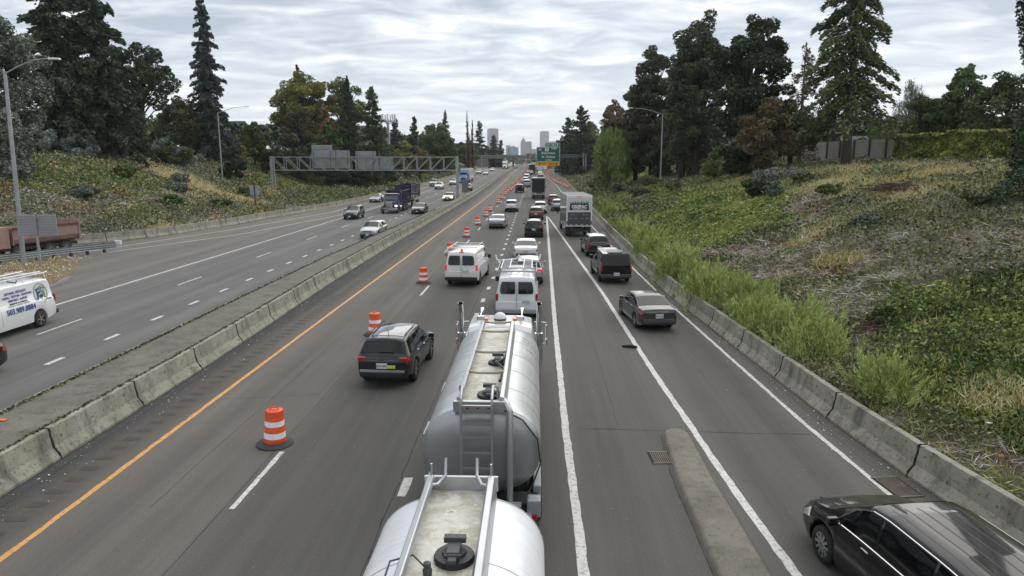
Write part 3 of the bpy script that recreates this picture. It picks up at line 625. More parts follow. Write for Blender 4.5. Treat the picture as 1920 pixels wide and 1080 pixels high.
def broad(label, x, y, ztop, W, cols, seed, n=14000, nb=16, leaf=.2, cb=.3, bark=BARK, group=None, kind='tree', zb=None, tr=None, stems=1, dens=.8, hang=0, cat='tree', wide=None, clump=.32):
    rr = random.Random(seed); g = np.random.default_rng(seed); z0 = float(ground(x, y)) if zb is None else zb; H = ztop - z0
    t = empty(kind, (x, y, z0), 0, label, cat, group); b = MB(); cen = []; rad = []; n = int(n * 1.7); nb = int(nb * 3.2 * max(1, .62 * H / W)); clump *= .6
    Hc = H * (1 - cb); 
    for i in range(nb):
        for _ in range(30):
            d = Vector((rr.gauss(0, 1), rr.gauss(0, 1), rr.gauss(0, 1))).normalized() * rr.uniform(.35, 1) ** .6
            if d.z > -.85: break
        r = W * clump * .5 * rr.uniform(.7, 1.35)
        cen.append((d.x * (W / 2 - r * .75), d.y * (W / 2 - r * .75), H * cb + Hc / 2 + d.z * (Hc / 2 - r * .65))); rad.append(r)
    cen += [(rr.uniform(-.12, .12) * W, rr.uniform(-.12, .12) * W, H - W * clump * q) for q in (.45, .9, 1.5)]; rad += [W * clump * .42, W * clump * .55, W * clump * .6]
    for s in range(stems):
        a = rr.uniform(0, 6.3); ln = .12 * H if stems > 1 else .02 * H; r0 = tr or (.02 * H + .06)
        b.tube([(0, 0, -.4), (math.cos(a) * ln * .3, math.sin(a) * ln * .3, H * .2), (math.cos(a) * ln, math.sin(a) * ln, H * .5), (math.cos(a) * ln * 1.2, math.sin(a) * ln * 1.2, H * .82)], [r0 * 1.2, r0 * .85, r0 * .5, r0 * .12], 7)
        for c in cen[s::stems]:
            h0 = min(c[2] * .62, H * .6); q = h0 / (H * .5); o_ = (math.cos(a) * ln * min(1, q), math.sin(a) * ln * min(1, q), h0)
            b.tube([o_, ((o_[0] + c[0]) / 2, (o_[1] + c[1]) / 2, (h0 + c[2]) / 2 + .04 * H), c], [r0 * .32, r0 * .2, r0 * .06], 4, cap=False)
    b.build('trunk', bark, t, recalc=False)
    cen = np.array(cen); rad = np.array(rad); k = g.choice(len(cen), n, p=rad ** 2 / (rad ** 2).sum())
    d = unit(g.normal(size=(n, 3))); rr_ = rad[k] * (dens + (1.12 - dens) * g.random(n)) * (.75 + .5 * vnoise(d[:, 0] * 3 + k * 7, d[:, 1] * 3 + d[:, 2] * 2, 1, 5))
    P = cen[k] + d * rr_[:, None] * np.array([1, 1, .72])
    if hang:
        P = cen[k] + d * rr_[:, None] * np.array([1, 1, .5]); P[:, 2] -= hang * g.random(n) ** 1.2 * H * .5; P[:, 2] = np.maximum(P[:, 2], .4 + .8 * g.random(n))
        A = unit(np.stack([g.normal(0, .15, n), g.normal(0, .15, n), -np.ones(n)], 1))
    else: A = unit(g.normal(size=(n, 3)) * np.array([1, 1, .55]))
    B = unit(np.cross(A, unit(g.normal(size=(n, 3))))); ls = leaf * (.5 + .8 * g.random(n))[:, None]
    mats = foliage('leaves_' + '_'.join('%02d' % int(c[1] * 1000) for c in cols) + '%d' % int(cols[-1][0] * 1000), *cols, scale=.35)
    np_quads('crown', P, A * ls, B * ls * (.25 if hang else .6), mats, t); return t
SPR = [(.012, .018, .012), (.026, .036, .022), (.05, .062, .036)]; SPRB = [(.014, .020, .018), (.028, .04, .036), (.055, .07, .062)]
OAK = [(.010, .015, .008), (.022, .032, .016), (.045, .06, .03)]; GRN = [(.016, .028, .010), (.04, .065, .02), (.08, .115, .035)]
YEL_ = [(.04, .045, .012), (.095, .10, .025), (.17, .16, .045)]; BRN = [(.024, .023, .013), (.052, .048, .026), (.085, .078, .042)]; GREY = [(.035, .045, .032), (.075, .09, .068), (.13, .15, .12)]
RUST = [(.035, .026, .013), (.085, .055, .028), (.15, .09, .045)]; WIL = [(.045, .065, .02), (.085, .12, .035), (.15, .19, .06)]
# ---- left side
broad('tall grey-green willow-like tree at the left edge, behind the near lamp post', -58.5, 77, 23, 10.5, GREY, 1, 20000, 22, .17, .15, kind='leafy_tree', stems=3)
broad('low grey-green tree under the willow-like one at the left edge', -55, 72, 13, 8, GREY, 2, 9000, 12, .16, .05, kind='leafy_tree', stems=3)
conifer('huge dark spruce running out of the top of the picture on the left', -66.5, 100, 39, 15, SPR, 3, 26000, .7, .38, .12, .42, .1, kind='spruce')
conifer('second big dark spruce just right of the huge one, branches reaching over the gap', -63.3, 104, 34, 14, SPR, 4, 26000, .62, .4, .10, .42, .08, kind='spruce')
broad('dark bushy evergreen under the big spruces on the left crest', -68.5, 112, 19, 10, OAK, 5, 12000, 14, .22, .05)
broad('two-stemmed dark pine with a broad clumpy crown on the left crest', -69.5, 124, 27.6, 14.5, OAK, 6, 17000, 22, .20, .30, BARK_D, kind='pine', stems=2, clump=.24, tr=.42)
broad('dark undergrowth tree between the pine and the tall narrow spruce', -70, 140, 20, 11, [(.02, .022, .01), (.045, .05, .02), (.09, .085, .03)], 7, 9000, 14, .22, .03)
broad('yellowish bushy tree behind the two-stemmed pine', -79, 128, 19, 11, [(.03, .035, .012), (.07, .075, .025), (.12, .11, .04)], 71, 9000, 14, .22, .03)
conifer('tall narrow blue-grey spruce reaching the top of the picture left of centre', -64.2, 141, 40, 10.5, SPRB, 8, 24000, .72, .42, .04, .34, .05, kind='spruce')
broad('dark rounded bush just left of the second lamp post', -61, 118, 10.5, 7, GRN, 9, 7000, 10, .17, .02, kind='bush', cat='bush', stems=2)
broad('dark green bush at the foot of the tall narrow spruce, right of the lamp post', -54, 126, 10, 5.6, OAK, 10, 7000, 9, .17, .02, kind='bush', cat='bush', stems=2)
broad('upright dark green tree left of the big yellowish maple', -60.5, 152, 15.5, 7, GRN, 11, 9000, 12, .2, .04)
broad('yellow-green shrub between the second lamp post and the upright green tree', -62, 145, 11, 6, YEL_, 12, 5000, 9, .18, .02, kind='bush', cat='bush', stems=2)
broad('broad yellowing maple with a domed crown behind the sign gantry', -54.5, 168, 28, 16.5, YEL_, 13, 20000, 26, .24, .28, kind='maple', clump=.26)
broad('darker green lobe of trees right of the yellowing maple', -46.5, 172, 27, 12, [(.03, .04, .012), (.065, .08, .025), (.11, .12, .04)], 14, 12000, 16, .24, .3)
conifer('dark conifer whose branch tips stick out above and left of the maple', -60.5, 182, 30.5, 17, SPR, 15, 8000, .9, .1, .35, .42, .5, kind='conifer')
broad('brownish bare-looking tree in the shade under the maple', -52.5, 157, 18.5, 9, BRN, 16, 10000, 14, .18, .06, BARK_D)
broad('small orange-brown tree right of the maple trunk', -47.8, 163, 19.5, 4.6, [(.07, .04, .015), (.15, .09, .03), (.2, .13, .05)], 17, 4000, 9, .18, .2)
conifer('dark fir with a spiky top above the sign backs', -41.8, 160, 25.5, 9.5, SPR, 18, 17000, .75, .15, .04, .30, .04, kind='fir')
conifer('green fir standing beside the dark one, right of the sign backs', -38.2, 168, 24, 10.5, [(.016, .028, .014), (.035, .058, .024), (.065, .095, .035)], 19, 15000, .6, .12, .04, .30, .03, kind='fir')
broad('mid green round tree in front of the maple and firs', -45.2, 155, 15, 8, GRN, 20, 9000, 12, .2, .03)
for i, (x, y, zt, w) in enumerate([(-49, 150, 10, 7), (-43, 152, 9.5, 7), (-39.5, 158, 9, 7), (-36.5, 172, 10, 8), (-55, 150, 10, 7)]):
    broad('dark rounded thicket bush at the top of the slope behind the sign gantry', x, y, zt, w, OAK, 30 + i, 5000, 8, .18, .0, kind='bush', cat='bush', group='thicket bushes behind the gantry', stems=2)
conifer('small dark fir just right of the mobile phone mast', -47.3, 242, 21, 7, SPR, 21, 5000, .6, .1, .04, .34, kind='fir')
conifer('slim dark fir standing alone against the sky right of the phone mast', -44.4, 260, 22.4, 8, SPR, 22, 6000, .6, .08, .04, .36, kind='fir')
broad('bright yellow-green tree below the slim lone fir', -37.5, 205, 13, 7, [(.06, .06, .015), (.13, .12, .03), (.2, .17, .05)], 23, 6000, 10, .2, .03)
broad('rusty olive tree beside the yellow-green one above the left barrier', -34, 208, 11.5, 8, [(.05, .04, .016), (.10, .08, .03), (.14, .12, .04)], 24, 5000, 10, .2, .02)
broad('olive thicket tree below the phone mast', -41, 190, 12, 10, [(.03, .035, .018), (.065, .068, .03), (.1, .1, .045)], 25, 8000, 12, .2, .02)
broad('large mid green leafy tree left of the poplars', -32.5, 238, 19.5, 13.5, GRN, 26, 13000, 20, .26, .03)
broad('leafy green tree behind the large one, with a darker crown', -37, 255, 20, 11, [(.02, .032, .012), (.04, .06, .02), (.07, .09, .03)], 261, 8000, 14, .28, .03)
conifer('dark fir tip rising over the large leafy green tree', -33.2, 262, 24.8, 8.5, SPR, 27, 6000, .8, .15, .1, .36, kind='fir')
for x, zt, sd_ in ((-28.3, 27.0, 28), (-26.6, 23.5, 29)):
    conifer('nearly bare brownish poplar, the %s of the pair' % ('taller' if sd_ == 28 else 'shorter'), x, 300, zt, 3.6, [(.07, .05, .035), (.12, .09, .06)], sd_, 1500, .8, -.9, .1, .3, .2, kind='poplar')
conifer('dense cone-shaped sequoia left of the pink office tower', -34.2, 432, 29.8, 13.5, OAK, 40, 9000, .62, .05, .02, .42, kind='sequoia', frond=.5)
conifer('dark spruce in front of the pink office tower', -26.2, 442, 21.8, 10, SPR, 41, 6000, .55, .1, .02, .42, kind='spruce')
conifer('dark spruce right beside the one in front of the pink tower', -21.6, 440, 19.0, 8.5, SPR, 42, 5000, .6, .1, .02, .42, kind='spruce')
broad('low green tree at the left end of the far bridge', -31.5, 318, 15, 13, GRN, 43, 7000, 12, .3, .02)
broad('dark green tree above the left bridge abutment', -34, 352, 17, 14, OAK, 44, 7000, 12, .34, .02)
# silvery shrubs on the left crest
for i, (x, y, w, h, lb_) in enumerate([(-66, 93, 6, 4.6, 'silvery shrub on the crest below the huge spruce'), (-62.5, 96, 5, 3.6, 'silvery shrub on the crest between the spruces and the pine'), (-65.5, 110, 6, 4.2, 'wide silvery shrub just left of the pine trunk'), (-63, 119, 7, 4.6, 'pale silvery shrub in front of the pine trunk'), (-60.5, 121, 6, 4, 'silvery shrub right of the pine trunk'), (-54, 72, 4, 2.8, 'grey-green bush on the slope behind the near lamp post')]):
    broad(lb_, x, y, float(ground(x, y)) + h, w, [(.05, .06, .05), (.11, .13, .115), (.18, .205, .185)], 50 + i, 6000, 11, .13, .0, kind='shrub', cat='shrub', stems=3)
for i, (x, y, w, h) in enumerate([(-42, 80, 3, 1.5), (-46, 90, 3.4, 1.8), (-39.5, 88, 2.6, 1.3), (-50, 98, 3.6, 1.8), (-44, 106, 3, 1.6), (-48, 74, 3, 1.6), (-52, 88, 3.6, 1.8), (-41, 118, 3, 1.5)]):
    broad('low grey-green bush on the left slope among dry grass', x, y, float(ground(x, y)) + h, w, GREY if i % 2 else GRN, 60 + i, 3000, 7, .1, .0, kind='bush', cat='bush', group='low bushes on the left slope', stems=2)
# ---- right side
conifer('very tall drooping spruce with a bare lower trunk in front of the block wall', 32.4, 76, 36, 12.0, [(.022, .026, .012), (.045, .055, .022), (.08, .095, .04)], 80, 16000, .55, .55, .2, .30, .22, trunk_r=.5, bark=BARK, kind='spruce')
broad('dark round-crowned oak hung with ivy, between the pines and the rusty tree', 24.8, 86, 23.8, 10.4, OAK, 81, 22000, 26, .19, .22, BARK_D, kind='oak', clump=.26)
broad('dense dark ivy growth around the lower oak trunk', 24.3, 85, 15, 7.5, OAK, 811, 10000, 14, .19, .0, BARK_D, kind='leafy_tree')
broad('tall dark pine with a ragged rounded top, left of the oak', 23.4, 106, 28.4, 9.6, [(.016, .021, .012), (.034, .044, .024), (.064, .074, .038)], 82, 30000, 30, .18, .06, BARK_D, kind='pine', clump=.32)
broad('narrow dark tip of a second pine rising beside the tallest one', 21.6, 107, 25.5, 5.6, [(.016, .021, .012), (.034, .044, .024), (.064, .074, .038)], 821, 12000, 18, .18, .04, BARK_D, kind='pine', clump=.4)
broad('dark brownish pine left of the tallest pines, above the right lamp post', 21.6, 134, 28.0, 10.2, [(.019, .022, .013), (.040, .043, .024), (.072, .072, .038)], 83, 26000, 26, .22, .04, BARK_D, kind='pine', clump=.32)
broad('lower brown lobe of the brownish pines, left side', 19.2, 138, 22, 8, [(.019, .022, .013), (.040, .043, .024), (.072, .072, .038)], 831, 15000, 20, .22, .03, BARK_D, kind='pine', clump=.34)
broad('shaded brown conifer filling the gap between the two dark pines', 24.8, 125, 24, 9.5, BRN, 84, 18000, 20, .22, .04, BARK_D, kind='conifer', clump=.34)
broad('weeping willow with pale green hanging twigs above the right verge', 14.3, 135, 13.8, 8.2, WIL, 85, 15000, 16, .30, .25, kind='willow', hang=.9)
broad('rusty brown and green thorn tree in front of the oak', 25.9, 81, 14.4, 7.2, [(.03, .03, .014), (.075, .06, .03), (.13, .095, .05)], 86, 12000, 18, .14, .05, kind='thorn_tree', stems=2)
broad('brown-green tree between the rusty tree and the tall spruce', 30.3, 86, 14.6, 6.8, [(.028, .03, .014), (.055, .055, .026), (.09, .085, .04)], 87, 9000, 14, .15, .12, BARK_D, stems=2)
conifer('thin brownish larch, half bare, left of the very tall spruce', 34, 94, 21.8, 6, [(.05, .04, .028), (.09, .07, .05), (.13, .11, .08)], 88, 3000, .55, .2, .1, .22, .1, kind='larch', bark=BARK_G)
broad('pale grey-green birch right of the very tall spruce', 58.5, 115, 20.2, 5.5, GREY, 89, 5000, 12, .18, .15, BARK_G, kind='birch', hang=.5)
broad('light green bush behind the wall, right of the very tall spruce', 46.5, 100, 12.2, 6, WIL, 90, 5000, 9, .16, .05, kind='bush', cat='bush', stems=2)
broad('green leafy tree behind the ivy hedge, the leftmost of that group', 46.5, 88, 15.2, 6.5, GRN, 91, 8000, 12, .15, .02, stems=2)
broad('tall arching bamboo rising above the ivy hedge', 50.8, 88, 18.6, 5, [(.025, .045, .014), (.05, .085, .025), (.09, .13, .045)], 92, 6000, 16, .17, .35, kind='bamboo', stems=4, clump=.28)
broad('wide green tree behind the middle of the ivy hedge', 51, 92, 15.6, 10, GRN, 93, 12000, 16, .17, .02, stems=2)
broad('dark green tree behind the right end of the ivy hedge', 50.5, 80, 16.9, 8.5, [(.02, .03, .012), (.045, .06, .024), (.085, .095, .045)], 94, 12000, 16, .16, .02, stems=2)
broad('brownish twiggy tree beside the ivy-clad trunk, behind the hedge', 49.5, 72, 14.8, 5, BRN, 95, 5000, 10, .14, .1, stems=2)
broad('reddish autumn tree beyond the willow', 20.4, 190, 23, 9, RUST, 96, 9000, 16, .22, .25)
conifer('dark conifer beyond the willow, the tallest above the exit sign side', 14.4, 232, 24, 12, SPR, 97, 10000, .5, .05, .02, .38, .05, kind='conifer')
conifer('dark conifer behind the tallest one, nearer the road', 12.2, 275, 23, 12, SPR, 98, 8000, .55, .05, .02, .4, .05, kind='conifer')
broad('olive drooping tree left of the weeping willow', 18.4, 246, 18.6, 11, [(.035, .035, .014), (.07, .07, .028), (.11, .105, .045)], 99, 9000, 12, .2, .1, hang=.4)
broad('green tree above the right gantry post', 21.5, 262, 17, 11, GRN, 100, 7000, 12, .24, .02)
broad('dark leafy tree between the autumn tree and the pine', 20.5, 175, 17, 9, OAK, 101, 9000, 14, .22, .05)
broad('dark evergreen bush under the pines by the right lamp post', 22.0, 128, 10.0, 6.5, OAK, 102, 5000, 8, .17, .0, kind='bush', cat='bush', stems=2)
broad('dull brown undergrowth bush below the pair of pines', 24, 108, 10.8, 6.5, BRN, 103, 5000, 9, .16, .0, kind='bush', cat='bush', stems=2)
broad('yellowish bush at the foot of the oak on the crest', 23, 92, 9.2, 4, WIL, 104, 3000, 7, .13, .0, kind='bush', cat='bush', stems=2)
for i, (x, y, zt, w) in enumerate([(15, 300, 20, 12), (17, 330, 21, 13), (12.8, 350, 15, 10), (-31, 455, 16, 13), (20, 262, 21, 13), (26, 215, 19, 13)]):
    broad('dark round tree in the far belt along the freeway', x, y, zt, w, OAK if i % 2 else GRN, 110 + i, 6000, 12, .32, .02, group='far belt of trees')
for i, (x, y, w, h) in enumerate([(14.5, 100, 3.5, 1.8), (18, 92, 3, 1.5), (21, 70, 2.2, 1.3), (20.6, 62, 2.0, 1.5), (24.5, 66, 3, 1.4), (22.5, 55, 2.4, 1.1), (14, 120, 4, 2), (18.5, 118, 4, 2), (12.5, 150, 4, 2), (19.0, 41, 2.0, 1.0), (23.7, 38, 2.6, 1.2), (12.8, 25.5, 1.3, .8), (11.3, 25.8, .8, .8), (26, 84, 4, 2.2)]):
    broad('low grey-green bush on the right slope', x, y, float(ground(x, y)) + h, w, GREY if i % 3 == 0 else ([(.03, .035, .018), (.07, .075, .035), (.12, .12, .06)] if i % 3 == 1 else GRN), 130 + i, 3200, 7, .075 if y < 60 else .1, .0, kind='bush', cat='bush', group='low bushes on the right slope', stems=2)

broad('pale grey-green shrub mound on the crest below the rusty tree', 25.5, 74, float(ground(25.5, 74)) + 1.5, 6.5, [(.05, .055, .045), (.11, .115, .095), (.17, .175, .15)], 141, 8000, 11, .10, .0, kind='shrub', cat='shrub', stems=3)
broad('dark bush halfway up the right slope, under the pale shrub mound', 20.5, 66, float(ground(20.5, 66)) + 1.7, 2.6, OAK, 142, 4500, 8, .09, .0, kind='bush', cat='bush', stems=2)
def ivy_column(x, y):
    z0 = float(ground(x, y)); t = empty('ivy_clad_tree', (x, y, z0), 0, 'tall trunk thickly clad in dark ivy at the right edge of the picture', 'tree')
    H = 21; b = MB(); b.tube([(0, 0, -.5), (.1, 0, 6), (-.1, .1, 13), (0, 0, H)], [.55, .45, .35, .12], 9); g = np.random.default_rng(5)
    for k in range(14):
        a = g.uniform(0, 6.3); z = g.uniform(3, H - 1); l = g.uniform(1.2, 2.3); b.tube([(0, 0, z), (math.cos(a) * l * .6, math.sin(a) * l * .6, z + .2), (math.cos(a) * l, math.sin(a) * l, z + .7)], [.09, .06, .02], 4)
    b.tube([(-1.3, -1.2, .4), (-1.9, -1.5, 2.0), (-2.3, -1.6, 2.6)], [.04, .03, .01], 5); b.tube([(-1.9, -1.5, 2.0), (-1.75, -1.6, 2.9)], [.03, .01], 5)
    b.build('trunk', BARK_G, t, recalc=False)
    n = 42000; z = H * g.random(n); a = 2 * PI * g.random(n); lump = vnoise(np.cos(a) * 2.2 + 50, z * .55 + np.sin(a) * 1.2, 1, 8)
    r = (1.15 + 1.25 * lump ** 1.3 + 1.0 * np.exp(-z / 1.8)) * (.82 + .22 * g.random(n)); P = np.stack([np.cos(a) * r, np.sin(a) * r, z + g.normal(0, .1, n)], 1)
    A = unit(g.normal(size=(n, 3))); B = unit(np.cross(A, unit(g.normal(size=(n, 3))))); ls = (.05 + .06 * g.random(n))[:, None]
    np_quads('crown', P, A * ls, B * ls * .8, foliage('dark_ivy', (.010, .017, .009), (.022, .036, .017), (.05, .07, .035), scale=.8), t)
ivy_column(26.15, 37)

# block wall and the ivy hedge that covers its near end
def wall_x(y): return float(np.interp(y, [55, 78, 107, 130], [42.2, 39.9, 38.6, 38]))
t = empty('block_wall', (39.9, 78, 7.0), 0, 'pale grey block wall with dark posts behind the very tall spruce', 'wall'); b = MB(); pb = []
y = 79.
while y < 128:
    y2 = y + 3.7; xa, xb_ = wall_x(y) - 39.9, wall_x(y2) - 39.9; b.add([(xa, y - 78, -.6), (xb_, y2 - 78, -.6), (xb_, y2 - 78, 2.75), (xa, y - 78, 2.75), (xa + .2, y - 78, -.6), (xb_ + .2, y2 - 78, -.6), (xb_ + .2, y2 - 78, 2.75), (xa + .2, y - 78, 2.75)], [(0, 1, 2, 3), (7, 6, 5, 4), (3, 2, 6, 7)])
    p = MB(); p.box((xa - .06, y - 78, 1.1), (.22, .26, 3.5)); p.build('post', M_DGREY, t); y = y2
def block_mat():
    m, nt, bb = new_mat('grey_blockwork'); br = nt.nodes.new('ShaderNodeTexBrick'); g = nt.nodes.new('ShaderNodeNewGeometry'); sp = nt.nodes.new('ShaderNodeSeparateXYZ'); nt.links.new(g.outputs['Position'], sp.inputs[0])
    cb_ = nt.nodes.new('ShaderNodeCombineXYZ'); nt.links.new(sp.outputs[1], cb_.inputs[0]); nt.links.new(sp.outputs[2], cb_.inputs[1]); nt.links.new(cb_.outputs[0], br.inputs[0])
    br.inputs['Color1'].default_value = (.36, .335, .31, 1); br.inputs['Color2'].default_value = (.31, .29, .27, 1); br.inputs['Mortar'].default_value = (.14, .13, .12, 1); br.inputs['Scale'].default_value = 1; br.inputs['Brick Width'].default_value = .4; br.inputs['Row Height'].default_value = .2; br.inputs['Mortar Size'].default_value = .012
    nt.links.new(mixc(nt, ramp(nt, nz(nt, .7, 5, .6), (.4, 0), (.7, .35)), br.outputs[0], (.15, .14, .12)), bb.inputs['Base Color']); bb.inputs['Roughness'].default_value = .9; return m
b.build('panels', block_mat(), t)
t = empty('ivy_hedge', (41, 66, 7.0), 0, 'long wall buried in yellow-green creeper right of the block wall', 'hedge'); b = MB()
b.add([(wall_x(q) - 41 + o_, q - 66, z) for q in (50, 79) for o_ in (-.1, .3) for z in (-.8, 2.6)], [(0, 1, 5, 4), (2, 6, 7, 3), (1, 3, 7, 5), (0, 2, 3, 1), (4, 5, 7, 6)]); b.build('hidden_wall', M_CONC3, t)
n = 42000; g = np.random.default_rng(77); y = 50 + 29.6 * g.random(n); top = 2.75 + .35 * vnoise(y, y * 0, 1.6, 6); z = top * g.random(n) ** .8; xx = np.array([wall_x(q) for q in y]) - .25 - 1.2 * vnoise(y, z, .8, 9) ** 1.5 - .5 * (1 - z / 3) * g.random(n)
k = g.random(n) < .15; z[k] = top[k] + .12 * g.random(k.sum()); xx[k] += 1.0 * g.random(k.sum())
P = np.stack([xx - 41, y - 66, z], 1); A = unit(g.normal(size=(n, 3))); A[:, 2] = -np.abs(A[:, 2]); B = unit(np.cross(A, unit(g.normal(size=(n, 3))))); ls = (.08 + .16 * g.random(n) ** 2)[:, None]
np_quads('creeper', P, A * ls, B * ls * .7, foliage('creeper_leaf', (.02, .03, .008), (.06, .08, .02), (.13, .15, .035), (.24, .22, .06), scale=.6), t)
# far-off wood each side and across the end of the view
def wood(name, n, samp, hmax, leaf, cols, label=None):
    x, y = samp(n); z0 = ground(x, y); z0 = np.where(y > 600, -4., z0); h = hmax * (.35 + .65 * fbm(x, y, 22, 15)) * nr.random(n) ** .4
    P = np.stack([x, y, z0 + h], 1); A = rdir(n); B = unit(np.cross(A, rdir(n))); s = (leaf * (.6 + .8 * nr.random(n)))[:, None]
    return tag(np_quads(name, P, A * s, B * s * .8, foliage(name, *cols, scale=.06)), label, 'wood' if label else None, kind='stuff')
def belt(n):
    y = logy(n, 140, 620); L = nr.random(n) < .5; u = 18 + 60 * nr.random(n); return np.where(L, -27 - u - np.interp(y, [140, 260], [40, 2]), 9 + u * .9 + np.interp(y, [140, 240], [16, 2])), y
wood('far_wood', 60000, belt, 11, .75, OAK + [(.07, .085, .03)])
wood('distant_wood', 26000, lambda n: (nr.uniform(-420, 420, n), 620 + 900 * nr.random(n)), 12, 3.2, [(.02, .03, .02), (.045, .06, .03), (.07, .08, .05)])
# ================================================================= vehicles
def smooth_interp(tab, y):
    xs = [p[0] for p in tab]; v = [p[1] for p in tab]; return np.interp(y, xs, v)
class Body:
    """lofted car body; forward is +Y, origin on the ground at mid wheelbase"""
    def __init__(s, sp):
        s.L, s.W, s.H = sp['L'], sp['W'], sp['H']; s.sp = sp; s.yf = sp['yf']; s.yr = sp['yr']; s.rw = sp['rw']
        s.top = sp['top']; s.belt = sp['belt']; s.ends = (sp['top'][0][0], sp['top'][-1][0])
        s.zb0 = sp.get('zb', .22); s.tum = sp.get('tum', .17); s.crown = sp.get('crown', .035)
    def sec(s, y):
        zt = float(smooth_interp(s.top, y)); zs = min(float(smooth_interp(s.belt, y)), zt - .03); a, b_ = s.ends; L = b_ - a; u = (y - a) / L
        hw = s.W / 2; fr, rr = s.sp.get('plan', (.16, .07)); dfront = max(0, (b_ - y)); drear = max(0, y - a)
        hw *= 1 - fr * max(0, 1 - dfront / .8) ** 2.2; hw *= 1 - rr * max(0, 1 - drear / .5) ** 2
        zb = s.zb0 + .10 * max(0, 1 - dfront / .5) + .1 * max(0, 1 - drear / .5)
        za = 0
        for yw in (s.yf, s.yr):
            q = (s.rw + .075) ** 2 - (y - yw) ** 2
            if q > 0: za = max(za, s.rw + math.sqrt(q))
        zl = max(zb, za); k = min(1, max(0, zt - zs) / .5); ht = hw * (.95 - s.tum * k); cr = min(s.crown, (zt - zs) * .5)
        zl = min(zl, zs - .08)
        P = [(0, zl), (hw * .80, zl), (hw * .965, zl + .02), (hw, zl + .30 * (zs - zl)), (hw * 1.0, zl + .62 * (zs - zl)), (hw * .975, zs - .035), (hw * .945, zs)]
        zr_ = zt - cr - .05 * k; P += [((hw * .94 + ht) / 2 + .012 * k, (zs + zr_) / 2 + .01 * k), (ht, zr_), (ht * .90, zt - cr * .75), (ht * .5, zt - cr * .2), (0, zt)]
        return P
    def pt(s, y, k, side=1):
        P = s.sec(y); i = min(int(k), len(P) - 2); f = k - i; return Vector((side * (P[i][0] * (1 - f) + P[i + 1][0] * f), y, P[i][1] * (1 - f) + P[i + 1][1] * f))
    def stations(s):
        a, b_ = s.ends; ys = set(np.round(np.arange(a, b_, .09), 3)) | {round(p[0], 3) for p in s.top} | {b_}
        for yw in (s.yf, s.yr):
            R_ = s.rw + .075
            for t in np.linspace(0, PI, 17): ys.add(round(yw + R_ * math.cos(t), 3))
            ys.add(round(yw + R_ + .004, 3)); ys.add(round(yw - R_ - .004, 3))
        return sorted(ys)
    def build(s, mat, parent):
        ys = s.stations(); vs = []; fs = []; n = 12
        for y in ys:
            P = s.sec(y); ring = [(x, y, z) for x, z in P] + [(-x, y, z) for x, z in P[-2:0:-1]]; vs += ring
        m = len(ring)
        for i in range(len(ys) - 1):
            for k in range(m): fs.append((i * m + k, i * m + (k + 1) % m, (i + 1) * m + (k + 1) % m, (i + 1) * m + k))
        b = MB(); b.add(vs, fs)
        for e, yy, sg in ((0, ys[0], -1), (len(ys) - 1, ys[-1], 1)):     # end caps, bulged outwards
            P = s.sec(yy); rows = []; cols = 7; cv = []; cf = []
            for j, (x, z) in enumerate(P):
                for c in range(cols):
                    t = c / (cols - 1) * 2 - 1; bul = s.sp.get('bulge', .07) * (1 - t * t) * math.sin(PI * min(1, max(0, j / 11))) ** .5; cv.append((x * t, yy + sg * bul, z))
            for j in range(len(P) - 1):
                for c in range(cols - 1): a = j * cols + c; cf.append((a, a + 1, a + cols + 1, a + cols))
            b.add(cv, cf)
        me = bpy.data.meshes.new('body'); me.from_pydata(b.v, [], b.f); bm = bmesh.new(); bm.from_mesh(me); bmesh.ops.remove_doubles(bm, verts=bm.verts, dist=.002); bmesh.ops.recalc_face_normals(bm, faces=bm.faces); bm.to_mesh(me); bm.free()
        o = mesh_obj('body', me, mat, parent); me.shade_smooth()
        try: me.set_sharp_from_angle(angle=R(38))
        except Exception: pass
        return o
    def patch(s, b, y0, y1, k0, k1, side=0, off=.008, ny=8, nk=5, mi=0, slant=(0, 0)):
        """a piece of skin standing 8 mm proud of the body"""
        for sd in ((1, -1) if side == 0 else (side,)):
            vs = []
            for i in range(ny + 1):
                for j in range(nk + 1):
                    tk = j / nk; k = k0 + (k1 - k0) * tk; ya = y0 + slant[0] * tk; yb = y1 + slant[1] * tk; y = ya + (yb - ya) * i / ny
                    p = s.pt(y, k, sd); du = s.pt(y + .02, k, sd) - s.pt(y - .02, k, sd); dv = s.pt(y, min(k + .06, 10.99), sd) - s.pt(y, k - .06, sd)
                    nn = du.cross(dv) * sd
                    if nn.length > 1e-9: p = p + nn.normalized() * off * (1 if nn.dot(Vector((p.x, 0, p.z - .6))) > 0 or k > 8 and nn.z > 0 else -1)
                    vs.append(p)
            b.add(vs, [(i * (nk + 1) + j, i * (nk + 1) + j + 1, (i + 1) * (nk + 1) + j + 1, (i + 1) * (nk + 1) + j) for i in range(ny) for j in range(nk)], mi)
        return b
    def cross_patch(s, b, y0, y1, kin=8.25, off=.009, n=8, mi=0):
        """windscreen or rear window: across the whole width"""
        ks = [kin + (11 - kin) * (j / 5) for j in range(6)]; cols = [(k, 1) for k in ks] + [(k, -1) for k in ks[-2::-1]]; vs = []
        for i in range(n + 1):
            y = y0 + (y1 - y0) * i / n
            for k, sd in cols:
                p = s.pt(y, min(k, 10.999), sd); sl = float(smooth_interp(s.top, y + .03) - smooth_interp(s.top, y - .03)) / .06; nn = Vector((0, -sl, 1)).normalized(); vs.append(p + nn * off)
        m = len(cols); b.add(vs, [(i * m + j, i * m + j + 1, (i + 1) * m + j + 1, (i + 1) * m + j) for i in range(n) for j in range(m - 1)], mi); return b

